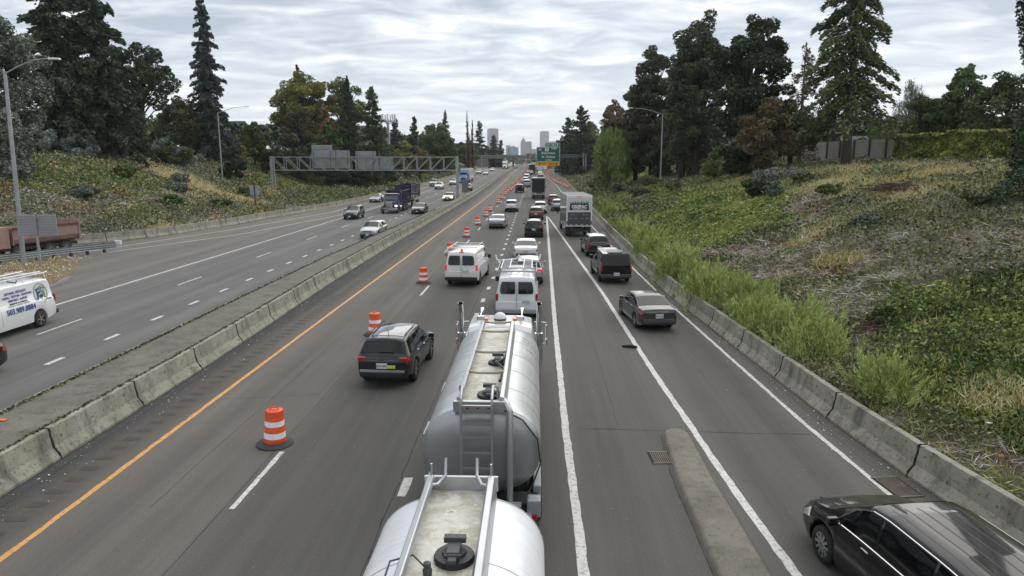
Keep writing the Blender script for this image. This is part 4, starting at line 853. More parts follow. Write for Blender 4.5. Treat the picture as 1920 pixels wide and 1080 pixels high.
def wheel(parent, x, y, r, w, rim=None, n=28, spokes=5):
    s = 1 if x > 0 else -1; b = MB(); h = w / 2
    b.lathe([(r * .66, -h), (r * .9, -h), (r * .98, -h * .8), (r, -h * .4), (r, h * .4), (r * .98, h * .8), (r * .9, h), (r * .66, h)], n, axis='X', cap=False)
    wo_ = b.build('wheel', M_TYRE, parent, smooth=50); wo_.location = (x, y, r)
    q = MB(); q.lathe([(r * .67, -h * .9), (r * .67, h * .35), (r * .62, h * .5), (r * .2, h * .2), (.01, h * .3)] if s > 0 else [(r * .67, h * .9), (r * .67, -h * .35), (r * .62, -h * .5), (r * .2, -h * .2), (.01, -h * .3)], n, 1, axis='X', cap=False)
    for k in range(spokes):
        a = 2 * PI * k / spokes; q.box((s * h * .78, math.cos(a) * r * .36, math.sin(a) * r * .36), (.03, r * .58, r * .15), 0, rx=a)
    q.lathe([(r * .68, s * h * .9), (r * .6, s * h * .9)], n, axis='X', cap=False); q.lathe([(.01, s * h * .72), (r * .13, s * h * .7), (r * .14, s * h * .4)], 12, axis='X', cap=False)
    q.build('rim', [rim or M_RIM, M_BLACK], wo_, smooth=40); return wo_
def wheels(t, sp, rim=None, spokes=5):
    x = sp['W'] / 2 - .12
    for y in (sp['yf'], sp['yr']):
        for s in (1, -1): wheel(t, s * x, y, sp['rw'], sp.get('tw', .225), rim, spokes=spokes)

KIND = {
 'sedan': dict(L=4.75, W=1.83, H=1.46, yf=1.40, yr=-1.36, rw=.325, plan=(.17, .10),
   top=[(-2.36, .93), (-2.30, 1.03), (-1.78, 1.09), (-1.70, 1.10), (-.92, 1.40), (-.6, 1.45), (0, 1.465), (.35, 1.42), (1.18, .99), (1.3, .965), (1.9, .86), (2.22, .74), (2.36, .60)],
   belt=[(-2.36, .86), (-2.0, .97), (-1.0, .985), (0, .95), (1.1, .90), (1.9, .78), (2.3, .56)],
   ws=(.40, 1.14), rwn=(-1.68, -.95), side=[(-1.5, -.98), (-.9, -.02), (.04, 1.02)], tail_z=.80, head_z=.64),
 'suv': dict(L=4.6, W=1.86, H=1.68, yf=1.36, yr=-1.30, rw=.37, plan=(.15, .13), zb=.36, tum=.22, crown=.055,
   top=[(-2.28, .98), (-2.24, 1.10), (-2.12, 1.20), (-1.86, 1.55), (-1.78, 1.61), (-1.2, 1.66), (-.3, 1.68), (.3, 1.64), (1.08, 1.13), (1.2, 1.10), (1.85, 1.0), (2.15, .88), (2.28, .70)],
   belt=[(-2.28, .92), (-2.1, 1.1), (-1.0, 1.07), (0, 1.03), (1.1, 1.0), (1.9, .9), (2.25, .66)],
   ws=(.36, 1.05), rwn=(-2.13, -1.86), side=[(-1.95, -1.2), (-1.1, -.22), (-.16, .95)], tail_z=.98, head_z=.80),
 'van': dict(L=5.55, W=2.02, H=2.12, yf=1.75, yr=-1.70, rw=.365, plan=(.13, .03), zb=.30, tum=.13, crown=.06, bulge=.03,
   top=[(-2.76, .95), (-2.755, 1.25), (-2.66, 1.96), (-2.60, 2.06), (-2.3, 2.11), (0, 2.13), (1.1, 2.08), (1.3, 2.0), (1.98, 1.32), (2.1, 1.26), (2.55, 1.12), (2.74, .95), (2.8, .75)],
   belt=[(-2.76, .90), (-2.75, 1.18), (-2.6, 1.26), (0, 1.26), (1.5, 1.22), (2.1, 1.12), (2.7, .8)],
   ws=(1.34, 1.95), rwn=None, side=[(.62, 1.62)], tail_z=1.15, head_z=.86),
 'mpv': dict(L=5.15, W=1.98, H=1.76, yf=1.62, yr=-1.46, rw=.35, plan=(.16, .07), zb=.2,
   top=[(-2.55, 1.0), (-2.5, 1.15), (-2.3, 1.6), (-2.2, 1.70), (-1.2, 1.76), (.1, 1.76), (.55, 1.70), (1.5, 1.18), (1.62, 1.13), (2.15, 1.02), (2.42, .88), (2.58, .68)],
   belt=[(-2.55, .95), (-2.2, 1.1), (0, 1.04), (1.4, 1.0), (2.1, .9), (2.5, .64)],
   ws=(.6, 1.46), rwn=(-2.46, -2.26), side=[(-2.15, -1.15), (-1.08, .12), (.2, 1.36)], tail_z=1.05, head_z=.80),
 'pickup': dict(L=5.4, W=1.95, H=1.86, yf=1.75, yr=-1.60, rw=.40, plan=(.10, .02), zb=.42, tum=.15, bulge=.02,
   top=[(-2.66, 1.14), (-.86, 1.15), (-.80, 1.18), (-.66, 1.72), (-.5, 1.82), (.3, 1.87), (.6, 1.82), (1.22, 1.27), (1.34, 1.23), (2.3, 1.14), (2.6, 1.0), (2.7, .8)],
   belt=[(-2.66, 1.10), (-.8, 1.14), (1.2, 1.14), (2.4, 1.04), (2.65, .76)],
   ws=(.64, 1.18), rwn=(-.79, -.67), side=[(-.62, .12), (.18, 1.06)], tail_z=.95, head_z=.92),
}
def vehicle(kind, label, cat, x, y, rz, col, pos='rear', name=None, rim=None, group=None, detail=2, braking=False, headlit=False, scale=(1, 1, 1), glass=None, **kw):
    """(x, y) is the ground under the rear axle (pos rear) or the front axle (pos front); rz turns +Y forward"""
    sp = dict(KIND[kind]); sp.update({k: v for k, v in kw.items() if k in ('tail_z', 'head_z', 'spokes')}); glass = glass or M_GLASS
    f = Vector((-math.sin(rz), math.cos(rz), 0)); a = (sp['yr'] if pos == 'rear' else sp['yf']) * scale[1]; c = Vector((x, y, 0)) - f * a
    t = empty(name or {'sedan': 'sedan', 'suv': 'suv', 'van': 'van', 'mpv': 'minivan', 'pickup': 'pickup_truck'}[kind], (c.x, c.y, zr(c.y) + .006), rz, label, cat, group); t.scale = scale
    B = Body(sp); body = B.build(col, t); a0, b0 = B.ends; hw = sp['W'] / 2
    wheels(t, sp, rim, kw.get('spokes', 5))
    u = MB(); u.box((0, 0, .40), (sp['W'] - .62, b0 - a0 - .35, .24)); u.build('underbody', M_BLACK, t)
    g = MB(); B.cross_patch(g, sp['ws'][0], sp['ws'][1]); g.build('windscreen', glass, t, smooth=30, recalc=False)
    if sp['rwn']: g = MB(); B.cross_patch(g, sp['rwn'][0], sp['rwn'][1]); g.build('rear_window', glass, t, smooth=30, recalc=False)
    elif kw.get('back_windows', True):
        for s in (1, -1):
            g = MB(); zz0, zz1 = 1.30, 1.86; vs = []
            for i in range(5):
                z = zz0 + (zz1 - zz0) * i / 4; yy = float(np.interp(z, [1.25, 1.96], [-2.755, -2.66])) - .035; vs += [(s * .075, yy - .012, z), (s * (.80 - .07 * i / 4 - (.05 if i in (0, 4) else 0)), yy, z)]
            g.add(vs, [(2 * i, 2 * i + 1, 2 * i + 3, 2 * i + 2) for i in range(4)])
            g.build('rear_window', glass, t, recalc=False)
        g = MB(); g.box((0, -2.79, 1.1), (.014, .02, 1.3)); g.build('door_gap', M_DGREY, t)
    for i, (ya, yb) in enumerate(sp['side']):
        last = i == len(sp['side']) - 1; first = i == 0
        for s in (1, -1):
            g = MB(); B.patch(g, ya, yb, 6.22, 7.86, s, slant=(.22 if first and kind not in ('van', 'pickup') else 0, -.5 if last and kind in ('sedan', 'suv', 'mpv') else (-.36 if last else 0)), ny=7)
            g.build('side_window', glass, t, smooth=30, recalc=False)
    # lamps
    tz = sp['tail_z']; ra = B.pt(a0 + .1, 4.5).x; tl = (.34, .10, .13) if kind == 'sedan' else ((.27, .10, .17) if kind in ('suv', 'mpv') else (.12, .07, .34))
    for s in (1, -1):
        g = MB()
        if kind in ('van', 'pickup'): g.box((s * (hw * .985 - tl[0] / 2), a0 - .012, tz), tl)
        else:
            g.box((s * (ra - tl[0] * .56), a0 + .045, tz), tl); B.patch(g, a0 + .02, a0 + .30, 4.3, 5.3, s, .012, 3, 2)
        g.build('tail_light', M_BRAKE if braking else M_RED, t, bevel=.02, recalc=False)
    fx = B.pt(b0 - .22, 4.8).x
    for s in (1, -1):
        g = MB(); hz_ = sp['head_z']
        B.patch(g, b0 - .50, b0 - .08, 4.2, 5.2, s, .012, 4, 2); (g.box((s * (hw * .66), b0 - .03, hz_ - .04), (.30, .08, .12)) if kind != 'mpv' else None); g.build('headlight', M_HEADLIT if headlit else M_HEAD, t, bevel=.02, recalc=False)
    g = MB(); g.box((0, b0 + .02, sp['head_z'] - .08), (hw * .95, .08, .16)); g.box((0, b0 + .04, .36), (hw * 1.5, .10, .13)); g.build('grille', M_BLACK, t, bevel=.02)
    g = MB(); g.box((0, b0 + .095, .42), (.30, .012, .15)); g.build('front_plate', M_PLATE, t)
    # rear bumper and plate
    if kind == 'van' or kind == 'pickup':
        g = MB(); g.box((0, a0 - .10, .50), (hw * 1.9, .22, .2)); g.build('rear_bumper', kw.get('bumper', M_DGREY), t, bevel=.03)
        pz, py = (.92, a0 - .045) if kind == 'van' else (.62, a0 - .22); px = kw.get('plate_x', .3 if kind == 'van' else 0)
    else:
        g = MB(); g.box((0, a0 - .04, .50), (hw * 1.62, .14, .20)); g.build('rear_bumper', M_BLACK if kind == 'suv' else M_DGREY, t, bevel=.04); pz, py, px = (.80 if kind == 'suv' else .74), a0 - .095, 0
    g = MB(); g.box((px, py, pz), (.36, .02, .18), 0); g.build('number_plate', M_PLATE, t)
    if detail > 1: text('%s' % rnd.choice(['427 KLD', '618 MRB', '953 JCH', '204 NPE']), .1, M_INK, [c for c in t.children if c.name.startswith('number_plate')][0], Matrix.Translation((px, py - .012, pz - .005)))
    # mirrors, handles, seams
    my = sp['side'][-1][1] - .22
    for s in (1, -1):
        g = MB(); mz = float(smooth_interp(B.belt, my)) + .09; g.box((s * (hw + .11), my, mz), (.20, .10, .15 if kind in ('sedan', 'suv', 'mpv') else .26)); g.box((s * (hw + .0), my + .02, mz - .03), (.12, .05, .04)); g.build('door_mirror', col if kw.get('mirror_body', True) and kind != 'van' else M_BLACK, t, bevel=.03)
    if detail > 0:
        g = MB()
        for yy in [q[0] - .03 for q in sp['side']] + [sp['side'][-1][1] + .02]: B.patch(g, yy, yy + .012, 2.6, 6.0, 0, .0035, 1, 8)
        g.build('door_seams', M_BLACK, t, recalc=False)
        for i, (ya, yb) in enumerate(sp['side'][(1 if len(sp['side']) > 2 else 0):] if kind != 'van' else [(.7, 1.5)]):
            for s in (1, -1):
                p = B.pt(ya + .14, 5.0, s); g = MB(); g.box((p.x + s * .012, ya + .14, p.z - .02), (.035, .19, .035)); g.build('door_handle', M_CHROME if kind != 'van' else M_BLACK, t, bevel=.008)
    return t, B

def crossbars(t, z, xs, y0, y1, mat):
    for s in xs:
        g = MB(); g.tube([(s, y0, z - .06), (s, y0 + .12, z), (s, y1 - .12, z), (s, y1, z - .05)], .018, 6); g.build('roof_rail', mat, t)
P_BLACK = paint('black_paint', (.007, .007, .008), dirt=.03); P_DKGREY = paint('charcoal_paint', (.020, .021, .024), .2, dirt=.08); P_GREY = paint('graphite_paint', (.055, .053, .052), .4, dirt=.12)
P_SILVER = paint('silver_paint', (.42, .44, .46), .55); P_WHITE = paint('white_paint', (.72, .73, .74), dirt=.16); P_RED = paint('dark_red_paint', (.16, .012, .018), .1); P_BRONZE = paint('bronze_paint', (.12, .062, .035), .5)
P_GREEN = paint('dark_green_paint', (.04, .06, .045), .3); P_BLUE = paint('blue_paint', (.015, .03, .12), .2); P_SKY = paint('light_blue_paint', (.09, .19, .40), .1); P_MAZ = paint('pale_grey_paint', (.40, .41, .42), .3); P_YEL = paint('cream_paint', (.66, .62, .38)); P_MAROON = paint('maroon_paint', (.035, .008, .010), .2, dirt=.08)
PINK = flat('dusty_pink_steel', (.34, .22, .185), .75, 0, .3, 2)

# ---- away-going traffic, nearest first
t, B = vehicle('suv', 'charcoal suv with a yellow sticker beside its plate, passing the second traffic drum', 'car', -4.97, 23.2, R(-3), P_DKGREY)
g = MB(); g.box((.30, B.ends[0] - .092, .775), (.30, .02, .10)); g.build('bumper_sticker', flat('yellow_sticker', (.62, .66, .10), .6, 0, .05), t)
g = MB(); g.box((0, B.ends[0] - .07, .62), (1.5, .05, .08)); g.build('chrome_strip', M_GALV, t, bevel=.01)
g = MB(); B.cross_patch(g, -1.55, .1, 9.2, .010); g.build('roof_panel', M_GLASS2, t, smooth=30, recalc=False)
crossbars(t, 1.70, (.62, -.62), -1.6, .4, M_BLACK); g = MB(); g.tube([(0, -1.35, 1.67), (0, -1.6, 1.86)], [.012, .004], 5); g.build('aerial', M_BLACK, t)
g = MB(); g.box((.1, -2.16, 1.24), (.5, .02, .02), rx=-.8); g.build('wiper', M_BLACK, t)

t, B = vehicle('van', 'white work van with ladder racks on its roof, directly ahead of the tank truck', 'van', -.86, 33.3, R(0), P_WHITE, bumper=M_GALV, plate_x=.42, rim=M_STEELRIM)
rk = MB()
for yy in (-2.3, -1.2, 0, 1.0): rk.box((0, yy, 2.28), (1.86, .05, .05)); rk.box((.9, yy, 2.2), (.04, .05, .16)); rk.box((-.9, yy, 2.2), (.04, .05, .16))
rk.box((.92, -.65, 2.3), (.04, 3.5, .04)); rk.box((-.92, -.65, 2.3), (.04, 3.5, .04)); rk.build('roof_rack', M_GALV, t)
for s, x0 in ((0, -.55), (0, .5)):
    lm = MB()
    for dx in (-.2, .2): lm.box((x0 + dx, -.7, 2.4), (.05, 3.1, .07))
    for k in range(10): lm.box((x0, -2.1 + k * .31, 2.4), (.38, .035, .03))
    lo = lm.build('rack_ladder', M_ALU, t)
ar = MB(); ar.tube([(-.9, .9, 2.34), (-1.12, 1.0, 2.35), (-1.2, 1.0, 2.62)], .05, 7); ar.tube([(.9, .9, 2.34), (1.08, 1.0, 2.38), (1.12, 1.0, 2.66)], .05, 7); ar.tube([(-.9, .9, 2.34), (-.1, 1.1, 2.42), (0, 1.1, 2.62), (.15, 1.0, 2.42), (.9, .9, 2.36)], .045, 7); ar.build('rack_clamps', M_WHITE, t, smooth=50)
t2, B2 = vehicle('van', 'white van with an orange beacon and bent roof ladder rack, beside the drums', 'van', -4.32, 42.2, R(-4), P_WHITE, bumper=M_BLACK, plate_x=.25, rim=M_STEELRIM, braking=True)
rk = MB()
for yy in (-2.1, -.9, .3): rk.tube([(-.95, yy, 2.08), (-.85, yy, 2.27), (.85, yy, 2.27), (.95, yy, 2.08)], .025, 6)
rk.tube([(-.8, -2.3, 2.3), (-.8, .6, 2.3)], .025, 6); rk.tube([(.8, -2.3, 2.3), (.8, .6, 2.3)], .025, 6); rk.tube([(-.8, -2.3, 2.3), (-1.05, -2.5, 2.0)], .03, 6); rk.build('roof_rack', M_WHITE, t2)
g = MB(); g.lathe([(.07, 0), (.07, .08), (.04, .14), (0.01, .15)], 10, c=(0, -2.45, 2.10)); g.build('beacon', M_AMBER, t2, smooth=40)
g = MB(); g.box((0, -2.62, 2.04), (.26, .05, .06)); g.build('brake_bar', M_BRAKE, t2)
vehicle('suv', 'silver hatchback mostly hidden in front of the van with ladder racks', 'car', -.42, 42.6, R(0), P_SILVER, braking=True, scale=(.97, .95, .93))
vehicle('sedan', 'white sedan two cars ahead of the tank truck, in the dotted-line lane', 'car', -.72, 52.9, R(0), P_WHITE)
t, B = vehicle('suv', 'black crossover ahead of the white sedan, by the start of the wedge line', 'car', -.16, 68.9, R(-1), P_BLACK); crossbars(t, 1.71, (.62, -.62), -1.5, .4, M_GALV)
vehicle('suv', 'bronze brown crossover just ahead of the black one', 'car', .05, 88.6, R(-1), P_BRONZE, scale=(1, 1, .97))
vehicle('suv', 'white suv half hidden ahead of the bronze crossover', 'car', .62, 98.2, R(0), P_WHITE, scale=(1.05, 1.05, 1.02))
vehicle('sedan', 'silver sedan in the lane beside the drums, third vehicle in that lane', 'car', -4.23, 77.4, R(-2), P_SILVER)
vehicle('suv', 'white suv in the lane beside the drums, ahead of the silver sedan', 'car', -3.5, 102.1, R(0), P_WHITE, scale=(1.04, 1, 1.02))
t, B = vehicle('suv', 'dark maroon off-roader carrying a spare wheel on its back door', 'car', -3.54, 156.7, R(0), P_MAROON, scale=(1.08, 1, 1.12), detail=0)
g = MB(); g.lathe([(.01, 0), (.36, .02), (.38, .12), (.3, .2), (.01, .2)], 18, c=(0, -2.52, .98), axis='Y'); g.build('spare_wheel', M_TYRE, t, smooth=40)
g = MB(); B.cross_patch(g, -1.7, .3, 8.3, .012); g.build('white_roof', M_WHITE, t, recalc=False)
D_ = dict(detail=0)
vehicle('pickup', 'grey pickup truck beside the black box truck, just ahead of the maroon off-roader', 'truck', -2.27, 181.7, 0, P_SILVER, **D_)
vehicle('suv', 'white suv in the queue beyond the maroon off-roader', 'car', -2.98, 203, 0, P_WHITE, **D_)
vehicle('pickup', 'white pickup truck in the far queue beside the line of drums', 'truck', -3.0, 222, 0, P_WHITE, **D_)
vehicle('sedan', 'white sedan in the far queue, third ahead of the maroon off-roader', 'car', -2.95, 240, 0, P_SILVER, **D_)
vehicle('suv', 'grey suv in the far queue, left of the small white box truck', 'car', -2.9, 258, 0, P_GREY, **D_)
vehicle('suv', 'white suv right behind the distant dark box truck', 'car', -1.85, 271.6, 0, P_WHITE, **D_)
vehicle('sedan', 'white sedan right behind the distant white box truck', 'car', 1.56, 268.8, 0, P_WHITE, **D_)
vehicle('van', 'distant silver van between the dark and the white box trucks', 'van', -.2, 316, 0, P_SILVER, **D_)
vehicle('sedan', 'distant dark sedan in the lane right of the black box truck', 'car', 1.6, 240, 0, P_BLACK, **D_)
vehicle('suv', 'dark red suv just left of the tall white and green box truck', 'car', 2.88, 117.9, R(-1), P_RED)
vehicle('suv', 'silver suv half hidden by the tall white and green box truck', 'car', 3.2, 104.4, R(-1), P_SILVER)
t, B = vehicle('suv', 'dark grey suv on the ramp between the box truck and the black pickup', 'car', 4.86, 55.2, R(4), P_DKGREY, glass=M_GLASS); g = MB(); B.cross_patch(g, -1.7, .35, 8.4, .011); g.build('pale_roof', P_SILVER, t, recalc=False); crossbars(t, 1.72, (.63, -.63), -1.6, .4, M_GALV)
t, B = vehicle('pickup', 'black lifted pickup truck with a canopy over its bed, on the ramp', 'truck', 4.85, 43.4, R(3.5), P_BLACK, rim=M_DGREY, scale=(.98, .93, 1.02))
cn = MB(); cn.add([(-.93, -2.64, 1.14), (.93, -2.64, 1.14), (.80, -2.50, 1.80), (-.80, -2.50, 1.80), (-.93, -.74, 1.14), (.93, -.74, 1.14), (.80, -.70, 1.84), (-.80, -.70, 1.84)], [(0, 1, 2, 3), (5, 4, 7, 6), (3, 2, 6, 7), (1, 5, 6, 2), (4, 0, 3, 7)]); cn.build('canopy', P_BLACK, t, bevel=.04)
g = MB(); g.add([(-.76, -2.655, 1.24), (.76, -2.655, 1.24), (.68, -2.56, 1.70), (-.68, -2.56, 1.70)], [(0, 1, 2, 3)]); g.build('canopy_window', M_GLASS, t)
for s in (1, -1):
    g = MB(); g.add([(s * .935, -2.3, 1.3), (s * .935, -.95, 1.3), (s * .85, -.95, 1.68), (s * .85, -2.3, 1.68)], [(0, 1, 2, 3)]); g.build('canopy_side_window', M_GLASS, t)
g = MB(); g.box((0, -1.6, 1.845), (.9, 1.4, .03)); g.build('solar_panel', flat('dark_blue_panel', (.02, .035, .05), .15, 0, .1), t, bevel=.01)
crossbars(t, 1.92, (.7, -.7), -2.3, -.8, M_BLACK)
vehicle('sedan', 'graphite grey sedan alone on the ramp, its brake lights red', 'car', 5.33, 31.3, R(6.5), P_GREY, spokes=7, scale=(.95, .96, .98))
t, B = vehicle('mpv', 'glossy black minivan leaving the picture at the bottom right corner', 'car', 6.38, 12.5, R(8), P_BLACK, pos='front', glass=M_GLASS, spokes=10, rim=M_RIM)
for s in (1, -1):
    g = MB(); ys = np.linspace(-2.1, 1.3, 16); g.tube([B.pt(float(q), 6.12, s) + Vector((s * .014, 0, 0)) for q in ys], .013, 5); g.tube([B.pt(float(q), 7.95, s) + Vector((s * .012, 0, .004)) for q in np.linspace(-1.95, .9, 14)] + [B.pt(1.3, 6.3, s) + Vector((s * .014, 0, 0))], .011, 5); g.build('window_trim', M_CHROME, t)
for s in (.30, .52, .08, -.14, -.36, -.58):
    g = MB(); vs = []; ys = np.linspace(-2.1, .3, 14)
    for q in ys:
        for dx in (-.008, .008):
            x = s + dx; P = B.sec(float(q)); zt_ = np.interp(abs(x), [p[0] for p in P[:7:-1]], [p[1] for p in P[:7:-1]]); vs.append((x, float(q), float(zt_) + .004))
    g.add(vs, [(2 * i, 2 * i + 1, 2 * i + 3, 2 * i + 2) for i in range(len(ys) - 1)]); g.build('roof_groove', M_DGREY, t, recalc=False)
st = MB(); st.lathe([(.17, -.015), (.19, 0), (.17, .015)], 16, axis='Y', c=(-.45, .75, 1.0)); 

# ---- oncoming traffic
O = R(180)
vehicle('suv', 'pale grey crossover with a black grille, nearest oncoming car beside the median', 'car', -15.95, 67.2, O - R(3), P_MAZ, pos='front', scale=(.97, .96, .93))
vehicle('suv', 'dark green wagon in the oncoming lane farther from the median', 'car', -23.29, 88.5, O, P_GREEN, pos='front')
vehicle('sedan', 'black sedan beside the median just behind the blue dump truck', 'car', -16.3, 97.5, O, P_BLACK, pos='front')
vehicle('sedan', 'silver sedan by the left barrier, behind the green wagon', 'car', -28.2, 123.3, O, P_SILVER, pos='front')
vehicle('sedan', 'cream and white hatchback with its headlights on, just left of the gantry post', 'car', -15.95, 128.4, O, P_YEL, pos='front', scale=(1, .95, 1.03), headlit=True)
vehicle('suv', 'white suv in the pair behind the blue dump truck, the nearer of the two', 'car', -23.5, 171, O, P_WHITE, pos='front', detail=0)
vehicle('pickup', 'pale silver pickup in the pair behind the blue dump truck, the farther of the two', 'truck', -26.8, 185.2, O, P_SILVER, pos='front', detail=0)
vehicle('suv', 'white suv partly behind the gantry post and its sign panel', 'car', -22.6, 193, O, P_WHITE, pos='front', detail=0)
vehicle('suv', 'dark grey suv beside the median, in front of the light blue semi truck', 'car', -15.71, 163, O, P_DKGREY, pos='front', detail=0)
vehicle('pickup', 'white pickup right behind the light blue semi truck', 'truck', -22.4, 277, O, P_WHITE, pos='front', detail=0)
vehicle('sedan', 'silver sedan behind the light blue semi truck, nearer the median', 'car', -19.0, 268.3, O, P_SILVER, pos='front', detail=0)
vehicle('sedan', 'small pale sedan alone in the middle of the far oncoming lanes', 'car', -19.6, 319.3, O, P_SILVER, pos='front', detail=0)
for i, (x, y, k, c) in enumerate([(-17.6, 430, 'suv', P_WHITE), (-21.3, 445, 'van', P_WHITE), (-16, 470, 'sedan', P_SILVER), (-19.6, 490, 'suv', P_WHITE), (-22.8, 500, 'sedan', P_WHITE), (-16.5, 520, 'suv', P_SILVER), (-19.2, 545, 'van', P_WHITE), (-15.8, 455, 'suv', P_DKGREY), (-23, 530, 'suv', P_SILVER)]):
    vehicle(k, 'tiny oncoming vehicle in the cluster under the far bridge', 'car', x, y, O, c, pos='front', detail=0, group='oncoming cluster under the far bridge', headlit=True)
for i, (x, y, k, c) in enumerate([(-1.5, 345, 'suv', P_WHITE), (1.6, 350, 'sedan', P_RED), (-1.8, 375, 'van', P_WHITE), (1.4, 385, 'suv', P_SILVER), (-1.6, 400, 'sedan', P_BLACK), (2.0, 425, 'van', P_WHITE), (-4.5, 460, 'suv', P_WHITE), (-1, 480, 'suv', P_SILVER), (2, 500, 'van', P_WHITE), (-4.5, 520, 'sedan', P_RED), (-1.5, 545, 'suv', P_WHITE), (4.2, 330, 'suv', P_WHITE)]):
    vehicle(k, 'tiny vehicle in the far jam around the exit sign', 'car', x, y, 0, c, detail=0, group='far jam around the exit sign', braking=i % 3 == 0)

# ---- the signwritten van on the left edge
t, B = vehicle('van', 'white signwritten work van with a phone number, cut by the left edge', 'van', -23.35, 30.4, O, P_WHITE, pos='rear', rim=M_RIM, bumper=M_BLACK, scale=(1, 1, 1.02))
lg = MB(); 
BLUE_I = flat('blue_vinyl', (.03, .075, .26), .4, 0, 0); GREEN_I = flat('green_vinyl', (.16, .30, .13), .4, 0, 0); GREYI = flat('grey_vinyl', (.35, .45, .30), .4, 0, 0)
xs = 1.02
def on_side(y, z):
    """frame on the van's left flank: text runs rearwards to forwards as seen from outside"""
    k = float(np.interp(z, [.45, .75, 1.05, 1.26, 1.65, 2.0], [3.0, 4.0, 5.0, 6.0, 7.0, 8.0])); p = B.pt(y, k, -1); q = B.pt(y, k + .2, -1); q0 = B.pt(y, k - .2, -1)
    up = (q - q0).normalized(); xa = Vector((0, -1, 0)); n_ = xa.cross(up); M = Matrix((xa, -n_, up)).transposed().to_4x4(); M.translation = Vector((p.x, y, p.z)) + n_ * .022; return M
for s_, y, z, sz_, mt_ in [('DRYWALL SPECIALIST', -.45, 1.78, .15, BLUE_I), ('TAPING - TEXTURE - ADDITIONS', -.5, 1.63, .135, BLUE_I), ('REMODELS - & MORE', -.5, 1.48, .135, BLUE_I), ('RESIDENTIAL & COMMERCIAL', -.5, 1.34, .09, M_INK), ('LICENSED - BONDED - INSURED', -.5, 1.16, .10, GREYI), ('503.989.8884', -.55, .86, .33, BLUE_I), ('503.989.8884', -2.35, 1.0, .055, M_INK)]:
    text(s_, sz_, mt_, t, on_side(y, z), 'side_lettering', extrude=.003, sx_=.98 if sz_ > .3 else .88, bold=.006 if sz_ > .3 else .002)
M = on_side(-1.92, 1.50)
def dec(name, pts, mat, off=.0):
    g = MB(); g.add([M @ Vector((u, -off, v)) for u, v in pts], [tuple(range(len(pts)))]); g.build(name, mat, t, recalc=False)
g = MB(); N = 40; g.add([M @ Vector((math.cos(2 * PI * k / N) * r_ * .92, -.004, math.sin(2 * PI * k / N) * r_)) for r_ in (.40, .47) for k in range(N)], [(k, (k + 1) % N, N + (k + 1) % N, N + k) for k in range(N)]); g.build('round_emblem', GREYI, t, recalc=False)
dec('emblem_panel', [(-.26, -.25), (-.2, -.28), (-.13, -.02), (-.03, -.02), (-.03, .23), (-.26, .2)], BLUE_I, .005); dec('emblem_panel', [(.26, -.22), (.2, -.26), (.14, -.02), (.03, -.02), (.03, .23), (.26, .2)], GREEN_I, .005)
dec('emblem_panel', [(-.3, .2), (0, .31), (.3, .2), (.3, .17), (0, .27), (-.3, .17)], BLUE_I, .006)
text('DB', .11, M_WHITE, t, M @ Matrix.Translation((-.14, -.008, .12)), 'emblem_letters'); text('NC', .11, M_WHITE, t, M @ Matrix.Translation((.14, -.008, .12)), 'emblem_letters')
g = MB(); g.add([M @ Vector((math.cos(2 * PI * k / 14) * .11, -.006, -.13 + math.sin(2 * PI * k / 14) * .09)) for k in range(14)], [tuple(range(14))]); g.build('emblem_tree', M_DGREY, t, recalc=False); dec('emblem_tree', [(-.015, -.22), (.015, -.22), (.015, -.32), (-.015, -.32)], M_DGREY, .006)
rk = MB()
for yy in (-2.3, -.9, .6): rk.tube([(-.95, yy, 2.12), (-.9, yy, 2.3), (.9, yy, 2.3), (.95, yy, 2.12)], .025, 6)
for xx in (-.85, .3): rk.tube([(xx, -2.6, 2.34), (xx, 1.6, 2.36)], .03, 6)
rk.tube([(-.6, -2.5, 2.36), (-.2, 1.5, 2.4)], .035, 6); rk.build('roof_rack', M_WHITE, t); rk = MB(); rk.tube([(-.9, -.6, 2.25), (-1.0, -.4, 2.2), (-.95, 0, 2.32)], .03, 6); rk.tube([(.2, .4, 2.36), (.2, .4, 2.6), (.3, .45, 2.6)], .025, 6); rk.build('rack_hooks', M_BLACK, t)
vehicle('sedan', 'dark car of which only the tail shows at the left edge, below the van', 'car', -19.9, 23.0, O, P_BLACK, pos='rear')
# ================================================================= trucks
def axle(t, y, xo, r=.5, w=.28, dual=False, rim=M_STEELRIM):
    for s in (1, -1):
        wheel(t, s * xo, y, r, w, rim, n=24, spokes=8)
        if dual: wheel(t, s * (xo - .33), y, r, w, M_DGREY, n=18, spokes=0)
# ---- tank truck (nearest) --------------------------------------------------
M_TANK = flat('brushed_tank_skin', (.62, .63, .645), .33, .5, .10, .7)
def grime(m, sc=(.3, 5, .3), amt=.35):
    nt = m.node_tree; b = nt.nodes['Principled BSDF']; src = b.inputs['Base Color'].links[0].from_socket; c = mixc(nt, ramp(nt, nz(nt, 2.2, 6, .7, sc=sc), (.48, 0), (.72, amt)), src, (.26, .25, .23)); nt.links.new(c, b.inputs['Base Color']); nt.links.new(mmath(nt, 'ADD', mmath(nt, 'MULTIPLY', nz(nt, 1.5, 4, .6, sc=(.5, 2, .5)), .3), .16), b.inputs['Roughness'])
grime(M_TANK)
def tank_mat():
    m, nt, b = new_mat('darker_tank_end'); c = mixc(nt, ramp(nt, nz(nt, 1.2, 5, .6, sc=(1, 1, .5)), (.35, 0), (.7, 1)), (.43, .435, .445), (.33, .335, .345)); nt.links.new(c, b.inputs['Base Color']); b.inputs['Metallic'].default_value = .75; b.inputs['Roughness'].default_value = .38; return m
M_TEND = tank_mat()  # domed ends: darker, more metallic grey than the shell
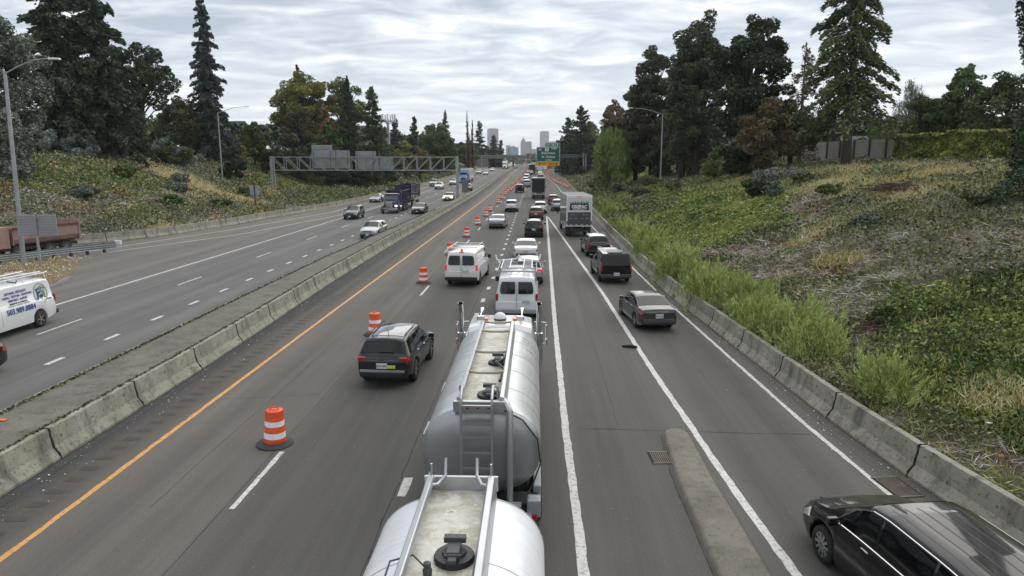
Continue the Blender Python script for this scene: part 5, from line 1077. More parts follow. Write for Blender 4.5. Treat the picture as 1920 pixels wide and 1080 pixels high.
def spill_mat():
    m, nt, b = new_mat('stained_walkway'); a = nz(nt, 2.4, 6, .7, dist=.8); e = nz(nt, 9, 5, .75, dist=.6)
    c = mixc(nt, ramp(nt, a, (.42, 0), (.60, 1)), (.56, .55, .50), (.40, .37, .29)); c = mixc(nt, ramp(nt, e, (.54, 0), (.60, .7)), c, (.66, .65, .60)); c = mixc(nt, ramp(nt, nz(nt, 4.5, 5, .7, off=(3, 1, 0)), (.66, 0), (.69, .8)), c, (.07, .065, .055))
    nt.links.new(c, b.inputs['Base Color']); b.inputs['Roughness'].default_value = .55; b.inputs['Metallic'].default_value = .2; return m
M_SPILL = spill_mat()
NAME_RING = 'weld_ring'
def tank_shell(t, y0, y1, w, h, zc, dome=.16, mat=None):
    N = 48; b = MB(); rings = [(y0 - dome, .05), (y0 - dome * .96, .4), (y0 - dome * .75, .75), (y0 - dome * .4, .93), (y0 - .02, .995), (y0, 1.0)]
    ys = np.linspace(y0, y1, 18)[1:-1]; rings2 = [(float(q), 1.0) for q in ys]; rings3 = [(y1, 1.0), (y1 + .02, .995), (y1 + dome * .4, .93), (y1 + dome * .75, .75), (y1 + dome * .96, .4), (y1 + dome, .05)]
    vs = []; allr = rings + rings2 + rings3
    for y, k in allr:
        for j in range(N):
            a = 2 * PI * j / N; ca, sa = math.cos(a), math.sin(a); q = 2.35; x = abs(ca) ** (2 / q) * math.copysign(1, ca); z = abs(sa) ** (2 / q) * math.copysign(1, sa); vs.append((x * w / 2 * k, y, zc + z * h / 2 * k))
    fs = [(i * N + j, i * N + (j + 1) % N, (i + 1) * N + (j + 1) % N, (i + 1) * N + j) for i in range(len(allr) - 1) for j in range(N)] + [tuple(range(N))[::-1], tuple(range((len(allr) - 1) * N, len(allr) * N))]
    mi = [0 if 5 <= f // N < len(allr) - 6 else 1 for f in range(len(fs) - 2)] + [1, 1]
    b.v = vs; b.f = fs; b.mi = mi; o = b.build('tank', [mat or M_TANK, M_TEND], t, smooth=50)
    sm = MB()
    for yy in ([y0] + [y0 + (y1 - y0) * k / 5 for k in (1, 2, 3, 4)] + [y1]):
        ring = []
        for j in range(N + 1):
            a = 2 * PI * j / N; ca, sa = math.cos(a), math.sin(a); x = abs(ca) ** (2 / 2.35) * math.copysign(1, ca); z = abs(sa) ** (2 / 2.35) * math.copysign(1, sa); ring.append((x * (w / 2 + .002), yy, zc + z * (h / 2 + .002)))
        sm = MB(); sm.tube(ring, .010 if yy in (y0, y1) else .006, 5, cap=False); sm.build('weld_ring', M_ALU, t, smooth=60)
    return o
def walkway(t, y0, y1, zt, w, ribs, rail_h=.22):
    f = MB(); f.box((0, (y0 + y1) / 2, zt - .01), (w - .06, y1 - y0, .03)); f.build('walkway', M_SPILL, t)
    for s in (1, -1):
        g = MB(); g.prism([(s * (w / 2 + .06), zt - .16), (s * (w / 2 + .02), zt + rail_h), (s * (w / 2 - .06), zt + rail_h + .02), (s * (w / 2 - .09), zt + rail_h - .03), (s * (w / 2 - .03), zt - .03)], y0, y1, 'Y'); g.build('side_rail', M_ALU, t, bevel=.012)
    for y in ribs:
        g = MB(); g.tube([(-w / 2 + .05, y, zt + rail_h), (-.15, y - .1, zt + rail_h + .0), (.15, y - .1, zt + rail_h + .0), (w / 2 - .05, y, zt + rail_h)], .03, 6); g.build('cross_brace', flat('brass_brace', (.38, .33, .24), .45, .5, .2), t)
def manhole(t, x, y, z, r=.26):
    m = MB(); m.lathe([(r, -.04), (r * 1.02, .02), (r * .96, .045), (r * .62, .05), (r * .55, .08), (.01, .09)], 28, c=(x, y, z)); o = m.build('manhole_lid', M_BLACK, t, smooth=40)
    c = MB(); c.box((x, y - .02, z + .12), (.15, .30, .08)); c.box((x, y + .12, z + .17), (.26, .10, .07)); c.box((x, y - .2, z + .1), (.1, .16, .05)); c.tube([(x - .1, y - .18, z + .13), (x + .1, y - .18, z + .13)], .02, 6); c.build('latch', M_DGREY, o, bevel=.01)
def valve(t, x, y, z):
    m = MB(); m.lathe([(.05, 0), (.055, .08), (.04, .1), (.045, .16), (.01, .18)], 12, c=(x, y, z)); m.tube([(x, y, z + .08), (x - .18, y + .12, z + .18), (x - .42, y + .02, z + .16), (x - .44, y - .3, z + .08)], .012, 6); m.build('vent_valve', M_DGREY, t, smooth=40)
t = empty('tank_truck', (-1.02, 15.9, 0), 0, 'polished silver tank truck in the middle lane, towing the tank trailer', 'truck')
TW, TH, TZ = 2.28, 1.72, 1.97
tank_shell(t, 12.82 - 15.9, 19.3 - 15.9, TW, TH, TZ)
walkway(t, 12.66 - 15.9, 19.0 - 15.9, 2.86, .86, [14.3 - 15.9, 15.9 - 15.9, 17.9 - 15.9, 18.9 - 15.9])
manhole(t, .12, 13.35 - 15.9, 2.88, .24); manhole(t, .17, 15.6 - 15.9, 2.88, .22)
g = MB(); g.tube([(.14, -.8, 3.02), (.3, -.6, 3.05), (.38, .1, 3.05)], .035, 6); g.tube([(.3, -2.0, 3.0), (.36, -1.2, 3.02), (.2, -.9, 3.05)], .03, 6); g.build('hose', M_BLACK, t, smooth=60)
g = MB(); g.box((-.02, 12.60 - 15.9, 2.92), (.98, .09, .22)); lb_ = g.build('light_bar', M_ALU, t, bevel=.01)
for x in (-.12, .08, .28):
    g = MB(); g.lathe([(.04, 0), (.036, -.03), (.01, -.04)], 12, c=(x - .12, 12.555 - 15.9, 2.93), axis='Y'); g.build('marker_light', M_RED, lb_, smooth=40)
ld = MB(); yb = 12.44 - 15.9
for s in (-.29, .29):
    ld.tube([(s - .06, yb, 1.0), (s - .06, yb, 2.9), (s - .06, yb + .0, 3.12), (s - .06 + (.0), yb + .28, 3.28), (s * 1.25 - .06, yb + .62, 3.16), (s * 1.25 - .06, yb + .66, 2.92)], .027, 8)
for k in range(7): z = 1.12 + k * .31; ld.box((-.06, yb, z), (.56, .045, .035))
ld.box((-.06, yb, 2.63), (.56, .05, .05)); ld.build('ladder', M_ALU, t, smooth=50)
g = MB(); g.tube([(.56, yb + .1, .95), (.56, yb + .1, 2.85), (.5, yb + .14, 2.98), (.4, yb + .4, 3.0)], .062, 10); g.build('vapour_pipe', M_ALU, t, smooth=60); g = MB(); g.tube([(.45, yb + .12, 2.86), (.8, yb + .16, 2.66), (1.08, yb + .24, 2.25), (1.14, yb + .25, 1.75), (.98, yb + .2, 1.3), (.8, yb, 1.1)], .016, 6); g.build('cable', M_BLACK, t, smooth=60)
ch = MB(); ch.box((.0, -.6, .78), (.9, 8.2, .26)); ch.box((0, yb + .35, .95), (2.2, .5, .1)); ch.build('chassis', M_BLACK, t, bevel=.02)
fd = MB()
for s in (1, -1): fd.box((s * 1.02, yb + .1, .95), (.26, .28, .36)); fd.box((s * .88, yb - .1, .78), (.2, .2, .2)); fd.box((s * 1.08, -.6, .98), (.16, 4.6, .34))
fd.build('side_boxes', M_GALV, t, bevel=.03)
g = MB(); g.box((.66, yb - .05, .86), (.24, .18, .4)); g.lathe([(.13, 0), (.13, -.12), (.06, -.13)], 14, c=(.42, yb - .1, .98), axis='Y'); g.lathe([(.12, 0), (.12, -.1), (.03, -.12)], 14, c=(.9, yb - .1, .62), axis='Y'); g.tube([(.3, yb - .1, .7), (.75, yb - .2, .55), (1.0, yb, .7)], .04, 6); g.build('rear_fittings', M_GALV, t, smooth=40)
for s in (1, -1):
    g = MB(); g.box((s * 1.0, yb - .05, .8), (.16, .06, .12)); g.build('tail_light', M_RED, t, bevel=.01)
axle(t, -2.0, 1.05, .5, .26, True, M_RIM); axle(t, -.65, 1.05, .5, .26, True, M_RIM); axle(t, 7.3, 1.02, .5, .28, False, M_RIM)
# cab: conventional, seen over the tank
cb = MB(); cb.add([(x * w, y, z) for y, z0, z1, w in ((3.9, .9, 2.62, 1.0), (4.05, .85, 2.74, 1.03), (5.3, .85, 2.76, 1.02), (5.75, .9, 2.55, .98), (6.1, .95, 1.75, .95)) for x, z in ((-1, z0), (-1.02, (z0 + z1) / 2), (-.9, z1 - .08), (-.55, z1), (.55, z1), (.9, z1 - .08), (1.02, (z0 + z1) / 2), (1, z0))],
  [(i * 8 + j, i * 8 + (j + 1) % 8, (i + 1) * 8 + (j + 1) % 8, (i + 1) * 8 + j) for i in range(4) for j in range(8)] + [tuple(range(8)), tuple(range(39, 31, -1))]); cb.build('cab', P_WHITE, t, smooth=35, bevel=.03)
hd = MB(); hd.prism([(-.72, .8), (-.74, 1.5), (-.5, 1.78), (.5, 1.78), (.74, 1.5), (.72, .8)], 6.1, 8.0, 'Y'); hd.box((.88, 7.3, 1.02), (.42, 1.3, .16)); hd.box((-.88, 7.3, 1.02), (.42, 1.3, .16)); hd.build('hood', P_WHITE, t, bevel=.05); g = MB(); g.box((0, 8.2, .62), (2.3, .25, .36)); g.build('front_bumper', M_CHROME, t, bevel=.03)
g = MB(); g.box((0, 5.95, 2.12), (1.7, .05, .55), rx=.5); g.build('windscreen', M_GLASS, t)
for s in (1, -1):
    g = MB(); x = s * 1.13; g.tube([(x, 4.1, .9), (x, 4.1, 3.1), (x, 4.06, 3.22), (x - s * .0 , 3.92, 3.42)], .075, 14); g.lathe([(.12, 1.4), (.12, 2.5)], 14, c=(x, 4.1, 0)); o = g.build('exhaust_stack', M_CHROME, t, smooth=50); q = MB(); q.lathe([(.06, 0), (.07, .03)], 12, c=(x, 3.9, 3.44)); q.build('stack_mouth', M_BLACK, o)
    g = MB(); g.box((s * 1.36, 5.0, 2.35), (.06, .22, .42)); g.box((s * 1.36, 5.0, 2.02), (.08, .2, .2)); g.build('door_mirror', M_CHROME, t, bevel=.03); g = MB(); g.tube([(s * 1.0, 5.1, 2.6), (s * 1.36, 5.02, 2.6), (s * 1.36, 5.02, 1.95), (s * 1.0, 5.1, 1.9)], .02, 6); g.build('mirror_bracket', M_CHROME, t)
    g = MB(); g.tube([(s * .62, 4.6, 2.84), (s * .62, 5.2, 2.86), (s * .62, 5.5, 2.88)], [.03, .035, .09], 10); g.build('air_horn', M_CHROME, t, smooth=50); g = MB(); g.box((s * .42, 4.35, 2.84), (.12, .16, .08)); g.build('cab_lamp', M_AMBER, t, bevel=.01)
    g = MB(); g.box((s * .58, 4.35, 2.88), (.22, .12, .14)); g.build('work_light', M_CHROME, t, bevel=.02)
g = MB(); g.lathe([(.17, 2.74), (.18, 2.86), (.15, 2.95), (.08, 3.0), (.01, 3.01)], 20, c=(-.02, 4.55, 0)); g.build('beacon', M_WHITE, t, smooth=50); g = MB(); g.lathe([(.183, 2.78), (.186, 2.84)], 20, c=(-.02, 4.55, 0), cap=False); g.build('beacon_band', M_DGREY, t)
# ---- tank trailer ----------------------------------------------------------
t_prev = t
t = empty('tank_trailer', (-1.02, 5.2, 0), 0, 'white tank trailer at the bottom of the picture, hooked behind the silver tank truck', 'trailer')
M_TANKW = flat('pale_tank_skin', (.80, .82, .85), .26, .12, .05, .8)
grime(M_TANKW, (.4, 4, .4), .16); tank_shell(t, 1.2 - 5.2, 9.1 - 5.2, 2.34, 1.78, 2.0, .2, M_TANKW)
walkway(t, 1.4 - 5.2, 9.18 - 5.2, 2.92, .9, [])
manhole(t, .10, 7.45 - 5.2, 2.95, .235); manhole(t, .06, 4.0 - 5.2, 2.95, .27); valve(t, -.16, 7.1 - 5.2, 2.93)
g = MB(); g.box((0, 9.2 - 5.2, 3.02), (1.04, .05, .22)); g.build('front_plate', M_ALU, t, bevel=.01); g = MB(); g.box((.0, 9.22 - 5.2, 3.03), (.26, .05, .14)); g.build('nameplate', M_WHITE, t)
for s in (1, -1):
    g = MB(); g.tube([(s * .44, 3.75, 3.1), (s * .3, 3.8, 3.1), (s * .22, 4.0, 3.14), (s * .22, 4.08, 3.36)], .025, 8); g.tube([(s * .42, 4.02, 3.0), (s * .42, 4.02, 3.3)], .018, 6); g.build('grab_handle', M_ALU, t, smooth=60)
ch = MB(); ch.box((0, 0, .82), (.9, 7.6, .26)); ch.prism([(-.5, .72), (.5, .72), (.5, .9), (-.5, .9)], 3.6, 4.4, 'Y'); ch.add([(-.45, 4.3, .75), (.45, 4.3, .75), (.07, 6.6, .72), (-.07, 6.6, .72), (-.45, 4.3, .9), (.45, 4.3, .9), (.07, 6.6, .85), (-.07, 6.6, .85)], [(0, 1, 2, 3), (4, 5, 6, 7), (0, 1, 5, 4), (1, 2, 6, 5), (2, 3, 7, 6), (3, 0, 4, 7)]); ch.build('drawbar_frame', M_BLACK, t, bevel=.01)
g = MB(); g.box((1.19, .55, 1.9), (.05, .12, .16)); g.build('marker_light', M_AMBER, t, bevel=.01)
axle(t, 3.0, 1.05, .5, .26, True, M_RIM); axle(t, -2.6, 1.05, .5, .26, True, M_RIM)

# ---- box trucks ------------------------------------------------------------
def box_truck(label, x, y, rz, W, H, L, body, face, cabm, zb=1.1, back=None, pos='rear', cabL=2.1, cabH=2.5, name='box_truck', over=.9, wheel_r=.46):
    t = empty(name, (x, y, zr(y) + .006), rz, label, 'truck')            # origin under the rear axle
    b = MB(); b.box((0, -over + L / 2, (zb + H) / 2), (W, L, H - zb)); b.build('cargo_box', body, t, bevel=.04)
    e = MB()
    for s in (1, -1): e.box((s * (W / 2 - .04), -over - .02, (zb + H) / 2), (.11, .06, H - zb)); 
    e.box((0, -over - .021, H - .12), (W - .12, .06, .26)); e.box((0, -over - .021, zb + .03), (W - .12, .06, .08)); e.build('rear_frame', M_WHITE if back != 'dark' else M_DGREY, t, bevel=.012)
    d = MB(); d.box((0, -over - .006, (zb + H) / 2 - .05), (W - .24, .03, H - zb - .28)); dr = d.build('rear_door', face, t)
    c = MB(); y0 = L - over + .08; c.prism([(y0, .55), (y0 + cabL, .55), (y0 + cabL, 1.2), (y0 + cabL - .25, 1.5), (y0 + cabL - .75, cabH), (y0, cabH)], -W / 2 + .15, W / 2 - .15, 'X'); c.build('cab', cabm, t, bevel=.08)
    w_ = MB(); w_.box((0, y0 + cabL - .46, 1.98), (W - .55, .03, .8), rx=.42); w_.build('windscreen', M_GLASS, t)
    for s in (1, -1):
        g = MB(); g.box((s * (W / 2 + .12), y0 + 1.2, 1.9), (.12, .12, .5)); g.box((s * (W / 2 - .05), y0 + 1.25, 1.9), (.3, .05, .04)); g.build('door_mirror', M_BLACK, t, bevel=.02)
        g = MB(); g.box((s * (W / 2 - .05), -over - .055, zb + .35), (.10, .03, .34)); g.build('tail_light', M_RED, t, bevel=.01)
        g = MB(); g.box((s * (W / 2 - .45), y0 + cabL, .85), (.35, .04, .2)); g.build('headlight', M_HEAD, t)
    g = MB(); g.box((0, L / 2 - over + .6, .75), (.9, L + 1.2, .22)); g.build('chassis', M_BLACK, t)
    g = MB(); g.box((0, -over - .1, .62), (W - .3, .16, .16)); g.box((W / 2 - .5, -over - .05, .8), (.1, .1, .4)); g.box((-W / 2 + .5, -over - .05, .8), (.1, .1, .4)); g.build('under_ride_bar', M_BLACK, t, bevel=.01)
    for s in (1, -1):
        g = MB(); g.box((s * (W / 2 - .3), -over + .25, .62), (.5, .03, .75)); g.build('mud_flap', M_BLACK, t)
    axle(t, 0, W / 2 - .18, wheel_r, .25, True); axle(t, y0 + 1.1, W / 2 - .22, wheel_r, .25); return t, dr
SAGE = paint('sage_green_panel', (.16, .22, .19), dirt=.3, rough=.5); OFFW = paint('off_white_panel', (.60, .62, .61), dirt=.2, rough=.5)
t, dr = box_truck('tall white and green box truck with the OREPAC lettering on its back', 4.15, 69.9, R(3), 2.46, 4.02, 7.3, [SAGE], OFFW, P_WHITE, 1.05, over=1.3)
g = MB(); g.box((0, 2.35, 4.03), (2.40, 7.2, .03)); g.build('white_roof', OFFW, t, bevel=.01)
yb = -1.3 - .03; g = MB(); g.box((0, yb, 1.78), (2.2, .02, 1.28)); o = g.build('brand_panel', flat('charcoal_graphic', (.06, .065, .075), .5, 0, .1), t)
gp = MB()
for x, z, w_ in ((-.62, 2.16, .34), (.6, 2.16, .5), (-.85, 1.82, .3), (-.35, 1.82, .3), (.3, 1.8, .24), (.8, 1.82, .34)):
    for k in range(5): gp.box((x - w_ / 2 + (k + .5) * w_ / 5, yb - .013, z + .01 * (k % 2)), (w_ / 7, .006, .05 + .025 * ((k * 7) % 3 == 0)))
gp.build('small_print', flat('pale_print', (.34, .36, .38), .5, 0, 0), o)
g = MB(); 
for k in range(4): g.box((-.78 + k * .52, yb - .012, 1.22), (.2, .015, .05))
g.build('reflector_strip', M_PLATE, t)
g = MB(); g.box((0, -1.3 - .055, 3.9), (.5, .03, .07)); g.build('top_marker_lights', M_BRAKE, t)
g = MB(); z0 = 2.62; pts = [(-.95, z0), (-.95, z0 + .28), (-.9, z0 + .5)]; xs_ = -.9
r5 = random.Random(4)
while xs_ < .82:
    w_ = r5.uniform(.13, .17); hh = r5.uniform(.22, .36); pts += [(xs_ + w_ * .05, z0 + .60), (xs_ + w_ * .5, z0 + .60 + hh), (xs_ + w_ * .95, z0 + .60)]; xs_ += w_
pts += [(.93, z0 + .3), (.95, z0)]; vs = [(u, yb - .006, v) for u, v in pts]
for i in range(len(pts) - 1): g.add([(pts[i][0], yb - .006, z0), (pts[i + 1][0], yb - .006, z0), (pts[i + 1][0], yb - .006, pts[i + 1][1]), (pts[i][0], yb - .006, pts[i][1])], [(0, 1, 2, 3)])
g.build('tree_emblem', M_INK, t, recalc=False)
text('OREPAC', .46, M_WHITE, t, Matrix.Translation((0, yb - .016, 2.93)), 'lettering', bold=.022, sx_=.86); text('BUILDING PRODUCTS', .12, M_WHITE, t, Matrix.Translation((0, yb - .016, 2.69)), 'small_lettering', bold=.004)
BOXB = flat('dark_tarpaulin', (.010, .011, .013), .55, 0, .3, 1.5)
t, dr = box_truck('black-backed box truck with a pale roof in the middle lane', .5, 134.5, R(-1), 2.5, 3.95, 8.0, P_SILVER, BOXB, P_WHITE, 1.25, back='dark', over=1.2)
for z in (2.2, 3.1): g = MB(); g.box((0, -1.23, z), (2.3, .05, .03)); g.build('tarp_rib', M_BLACK, t)
g = MB(); 
for k in range(6): g.box((-1.0 + k * .4, -1.25, 1.05), (.2, .02, .12), 0 if k % 2 else 1)
g.box((0, -1.24, .9), (2.3, .03, .08)); g.build('striped_bar', [M_WHITE, M_RED], t)
box_truck('distant dark box truck in the far queue', -1.43, 281, 0, 2.4, 3.6, 6.5, M_DGREY, M_BLACK, M_DGREY, 1.1, back='dark')
box_truck('distant white box truck with a dark gap in its back, right of the dark one', 1.57, 295, 0, 2.4, 3.5, 6.0, P_WHITE, M_WHITE, P_WHITE, 1.1)
box_truck('white box truck far off in the jam beyond the small white one', -1.2, 360, 0, 2.4, 3.6, 6.5, P_WHITE, M_WHITE, P_WHITE, 1.1)

# ---- semi trucks coming towards us ----------------------------------------
def semi(label, x, y, cabm, boxm, H=4.1, L=14.5, dark_grille=True, name='semi_truck'):
    t = empty(name, (x, y, zr(y) + .006), R(180), label, 'truck')         # origin under the front axle, forward +Y
    c = MB(); prof = [(-2.6, .7, 3.4, 1.22), (-1.9, .6, 3.85, 1.22), (-.9, .6, 3.8, 1.20), (-.35, .6, 3.1, 1.15), (.35, .6, 2.05, 1.12), (.5, .6, 1.95, 1.1), (1.15, .6, 1.75, 1.0), (1.35, .5, 1.3, .95)]
    vs = []; k = 8
    for yy, z0, z1, w in prof:
        for u, v in ((-1, z0), (-1.0, z0 + .5 * (z1 - z0)), (-.88, z1 - .12), (-.6, z1), (.6, z1), (.88, z1 - .12), (1.0, z0 + .5 * (z1 - z0)), (1, z0)): vs.append((u * w, yy, v))
    c.add(vs, [(i * k + j, i * k + (j + 1) % k, (i + 1) * k + (j + 1) % k, (i + 1) * k + j) for i in range(len(prof) - 1) for j in range(k)] + [tuple(range(k)), tuple(range(len(prof) * k - 1, (len(prof) - 1) * k - 1, -1))]); c.build('cab', cabm, t, smooth=35, bevel=.03)
    g = MB(); g.box((0, .05, 2.52), (1.9, .04, .95), rx=.98 - PI / 2 + .62); g.build('windscreen', M_GLASS, t); g = MB(); g.box((0, 1.33, 1.15), (1.0, .08, .8)); g.build('grille', M_BLACK if dark_grille else M_CHROME, t, bevel=.03)
    for s in (1, -1):
        g = MB(); g.box((s * .85, 1.2, 1.15), (.34, .2, .24)); g.build('headlight', M_HEAD, t, bevel=.03); g = MB(); g.box((s * 1.38, .1, 2.2), (.14, .12, .6)); g.build('door_mirror', M_BLACK, t, bevel=.02); g = MB(); g.box((s * 1.175, -.75, 2.2), (.03, .8, .7)); g.build('side_window', M_GLASS, t)
    g = MB(); g.box((0, 1.4, .55), (2.3, .2, .3)); g.build('front_bumper', M_GALV, t, bevel=.03)
    g = MB(); g.box((0, -3.1 - L / 2, (1.15 + H) / 2), (2.55, L, H - 1.15)); g.build('trailer_box', boxm, t, bevel=.03); g = MB(); g.box((0, -6, .9), (1, 14, .25)); g.build('chassis', M_BLACK, t)
    axle(t, 0, 1.0, .5, .28); axle(t, -4.6, 1.05, .5, .28, False); axle(t, -5.9, 1.05, .5, .28, False); axle(t, -14.5, 1.05, .5, .28); axle(t, -15.8, 1.05, .5, .28); return t
semi('light blue semi truck pulling a white trailer, oncoming behind the gantry post', -20.6, 203, P_SKY, OFFW)
semi('white semi truck oncoming far off, near the left end of the bridge', -16.4, 374, P_WHITE, P_WHITE)
semi('pale semi truck farthest off under the bridge, oncoming', -20.4, 470, P_YEL, OFFW)
# ---- blue dump truck with trailer -----------------------------------------
t = empty('dump_truck', (-20.4, 99.6, 0), R(180), 'dark blue dump truck with a chrome grille towing a long dump trailer, oncoming', 'truck')
NAVY = paint('navy_dump_body', (.02, .03, .065), dirt=.35, rough=.5)
c = MB(); c.prism([(-1.5, .8), (.25, .8), (.25, 1.7), (-.15, 2.65), (-1.5, 2.7)], -1.0, 1.0, 'X'); c.build('cab', P_BLUE, t, bevel=.07); c = MB(); c.add([(-.62, 1.75, .8), (.62, 1.75, .8), (.62, 1.75, 1.62), (-.62, 1.75, 1.62), (-.9, .2, .8), (.9, .2, .8), (.9, .2, 1.82), (-.9, .2, 1.82)], [(0, 1, 2, 3), (5, 4, 7, 6), (3, 2, 6, 7), (1, 5, 6, 2), (4, 0, 3, 7)]); c.build('hood', P_BLUE, t, bevel=.05)
g = MB(); g.box((0, .07, 2.2), (1.7, .03, .72), rx=.38); g.build('windscreen', M_GLASS2, t); g = MB(); g.box((0, .02, 2.68), (1.9, .5, .08)); g.build('visor', M_WHITE, t, bevel=.02); g = MB(); g.box((0, 1.79, 1.22), (1.0, .08, .82)); g.build('grille', M_CHROME, t, bevel=.02); g = MB(); g.box((0, 2.0, .62), (2.4, .25, .36)); g.build('front_bumper', M_CHROME, t, bevel=.03)
for s in (1, -1):
    g = MB(); g.box((s * .92, 1.25, 1.0), (.42, 1.15, .28)); g.build('fender', P_BLUE, t, bevel=.08); g = MB(); g.box((s * .98, 1.82, 1.08), (.3, .1, .2)); g.build('headlight', M_HEADLIT if s < 0 else M_HEAD, t, bevel=.03); g = MB(); g.box((s * 1.4, 0, 2.0), (.2, .12, .5)); g.box((s * 1.2, 0, 2.1), (.3, .04, .04)); g.build('door_mirror', P_BLUE, t, bevel=.03); g = MB(); g.box((s * 1.02, -.55, 2.15), (.02, .7, .6)); g.build('side_window', M_GLASS, t)
    g = MB(); g.tube([(s * 1.1, -1.7, .9), (s * 1.1, -1.7, 3.2)], .07, 10); g.build('exhaust_stack', M_CHROME, t, smooth=50); g = MB(); g.lathe([(.3, -.7), (.3, .7)], 14, c=(s * .95, -.7, .75), axis='Y'); g.build('fuel_tank', M_CHROME, t, smooth=40)
def dump_bed(t, y0, y1, z0, z1, mat, nm='dump_bed', ribs=7, w=2.45):
    b = MB(); hw = w / 2; th = .06
    b.prism([(-hw, z1), (-hw, z0 + .3), (-hw + .35, z0), (hw - .35, z0), (hw, z0 + .3), (hw, z1), (hw - th, z1), (hw - th, z0 + .35), (hw - .4, z0 + .08), (-hw + .4, z0 + .08), (-hw + th, z0 + .35), (-hw + th, z1)], y0, y1, 'Y'); b.box((0, y0 + .03, (z0 + z1) / 2 + .1), (w - .04, .06, z1 - z0 - .2)); b.box((0, y1 - .03, (z0 + z1) / 2 + .1), (w - .04, .06, z1 - z0 - .2))
    for s in (1, -1):
        b.box((s * hw, (y0 + y1) / 2, z1), (.12, y1 - y0, .1))
        for k in range(ribs + 1): b.box((s * (hw + .03), y0 + (y1 - y0) * k / ribs, (z0 + .3 + z1) / 2), (.07, .09, z1 - z0 - .3))
    return b.build(nm, mat, t, bevel=.01)
dump_bed(t, -7.6, -1.95, 1.15, 3.0, NAVY); g = MB(); g.box((0, -1.7, 3.05), (2.45, .9, .08)); g.build('cab_guard', NAVY, t); g = MB(); g.box((0, -3.5, .85), (.9, 8, .25)); g.build('chassis', M_BLACK, t)
dump_bed(t, -17.2, -8.9, 1.25, 3.55, NAVY, 'trailer_bed', 6); g = MB(); g.box((0, -12.5, .85), (.9, 9, .25)); g.tube([(0, -7.4, .7), (0, -9, .7)], .08, 6); g.build('trailer_frame', M_BLACK, t)
axle(t, 1.2, 1.02, .5, .28); axle(t, -4.6, 1.08, .5, .28, False, M_RIM); axle(t, -5.9, 1.08, .5, .28, False, M_RIM); axle(t, -3.3, 1.08, .5, .28, False, M_RIM); axle(t, -10.6, 1.08, .5, .28); axle(t, -14.8, 1.08, .5, .28); axle(t, -16.1, 1.08, .5, .28)
# ---- pink dump truck on the left ramp ----------------------------------
t = empty('dump_truck', (-39.35, 54.8, 0), R(161.5), 'dusty pink dump truck behind the guard rail on the left ramp', 'truck')
b = MB(); hw = 1.2; pr = [(-hw, 2.35), (-hw - .0, 1.5), (-hw + .2, 1.15), (-hw + .55, .95), (hw - .55, .95), (hw - .2, 1.15), (hw, 1.5), (hw, 2.35), (hw - .08, 2.35), (hw - .09, 1.55), (hw - .6, 1.05), (-hw + .6, 1.05), (-hw + .09, 1.55), (-hw + .08, 2.35)]
b.prism(pr, -2.2, 3.2, 'Y'); b.box((0, 3.15, 1.7), (2.36, .08, 1.3)); b.build('dump_bed', PINK, t, bevel=.02)
g = MB(); g.box((0, -2.26, 1.85), (2.5, .16, 1.6)); g.build('tailgate', PINK, t, bevel=.02); g = MB(); g.box((1.27, .5, 2.36), (.12, 5.4, .1)); g.box((-1.27, .5, 2.36), (.12, 5.4, .1)); g.build('bed_rail', flat('rust_red_steel', (.16, .05, .04), .7, 0, .3), t)
g = MB(); g.box((0, 4.3, 1.7), (2.45, 1.7, 1.6)); g.box((1.25, 4.1, 1.7), (.06, .12, 1.5)); g.box((1.25, 4.75, 1.7), (.06, .12, 1.5)); g.build('front_body', PINK, t, bevel=.06)
g = MB(); g.box((0, 1.2, .78), (2.1, 6.6, .22)); g.build('chassis', M_BLACK, t); g = MB(); g.prism([(5.6, .7), (7.4, .7), (7.4, 1.6), (6.9, 2.5), (5.6, 2.6)], -1.05, 1.05, 'X'); g.build('cab', PINK, t, bevel=.06)
g = MB(); 
for yy in (-1.4, -.2, 1.0, 2.2, 3.2): g.box((1.08, yy, .98), (.03, .06, .05))
g.build('side_marker_lights', M_HEAD, t)
axle(t, -1.0, 1.08, .5, .28); axle(t, .35, 1.08, .5, .28); axle(t, 2.9, 1.08, .5, .28)
# ================================================================= drums, signs, gantries, lamps, bridge, city
M_ORANGE = flat('orange_plastic', (.80, .085, .012), .45, 0, .35, 5); M_RWHITE = flat('white_sheeting', (.72, .73, .74), .4, 0, .12, 6); M_RUBBER = flat('rubber_base', (.05, .05, .052), .85, 0, .3, 5)
def drum():
    t = empty('traffic_drum', (0, 0, 0), 0, 'orange traffic drum with white bands in the row along the dashed lane line', 'traffic drum', 'drums along the lane line')
    prof = [(.285, .07), (.29, .20), (.275, .215), (.278, .375), (.262, .39), (.264, .53), (.25, .545), (.252, .69), (.24, .705), (.238, .90), (.22, .955), (.17, .97), (.01, .975)]; b = MB(); N = 26
    vs = []; 
    for r_, z in prof: vs += [(r_ * math.cos(2 * PI * k / N), r_ * math.sin(2 * PI * k / N), z) for k in range(N)]
    fs = []; mi = []
    for i in range(len(prof) - 1):
        for k in range(N): fs.append((i * N + k, i * N + (k + 1) % N, (i + 1) * N + (k + 1) % N, (i + 1) * N + k)); mi.append(1 if i in (2, 6) else 0)
    b.v = vs; b.f = fs; b.mi = mi; b.build('barrel', [M_ORANGE, M_RWHITE], t, smooth=50)
    g = MB(); g.lathe([(.48, .0), (.48, .03), (.43, .06), (.30, .075), (.28, .1)], 28); g.build('rubber_base', M_RUBBER, t, smooth=45)
    g = MB(); g.tube([(-.11, 0, .96), (-.10, 0, 1.03), (.10, 0, 1.03), (.11, 0, .96)], .02, 6); g.build('handle', M_ORANGE, t); return t
d0 = drum(); first = True
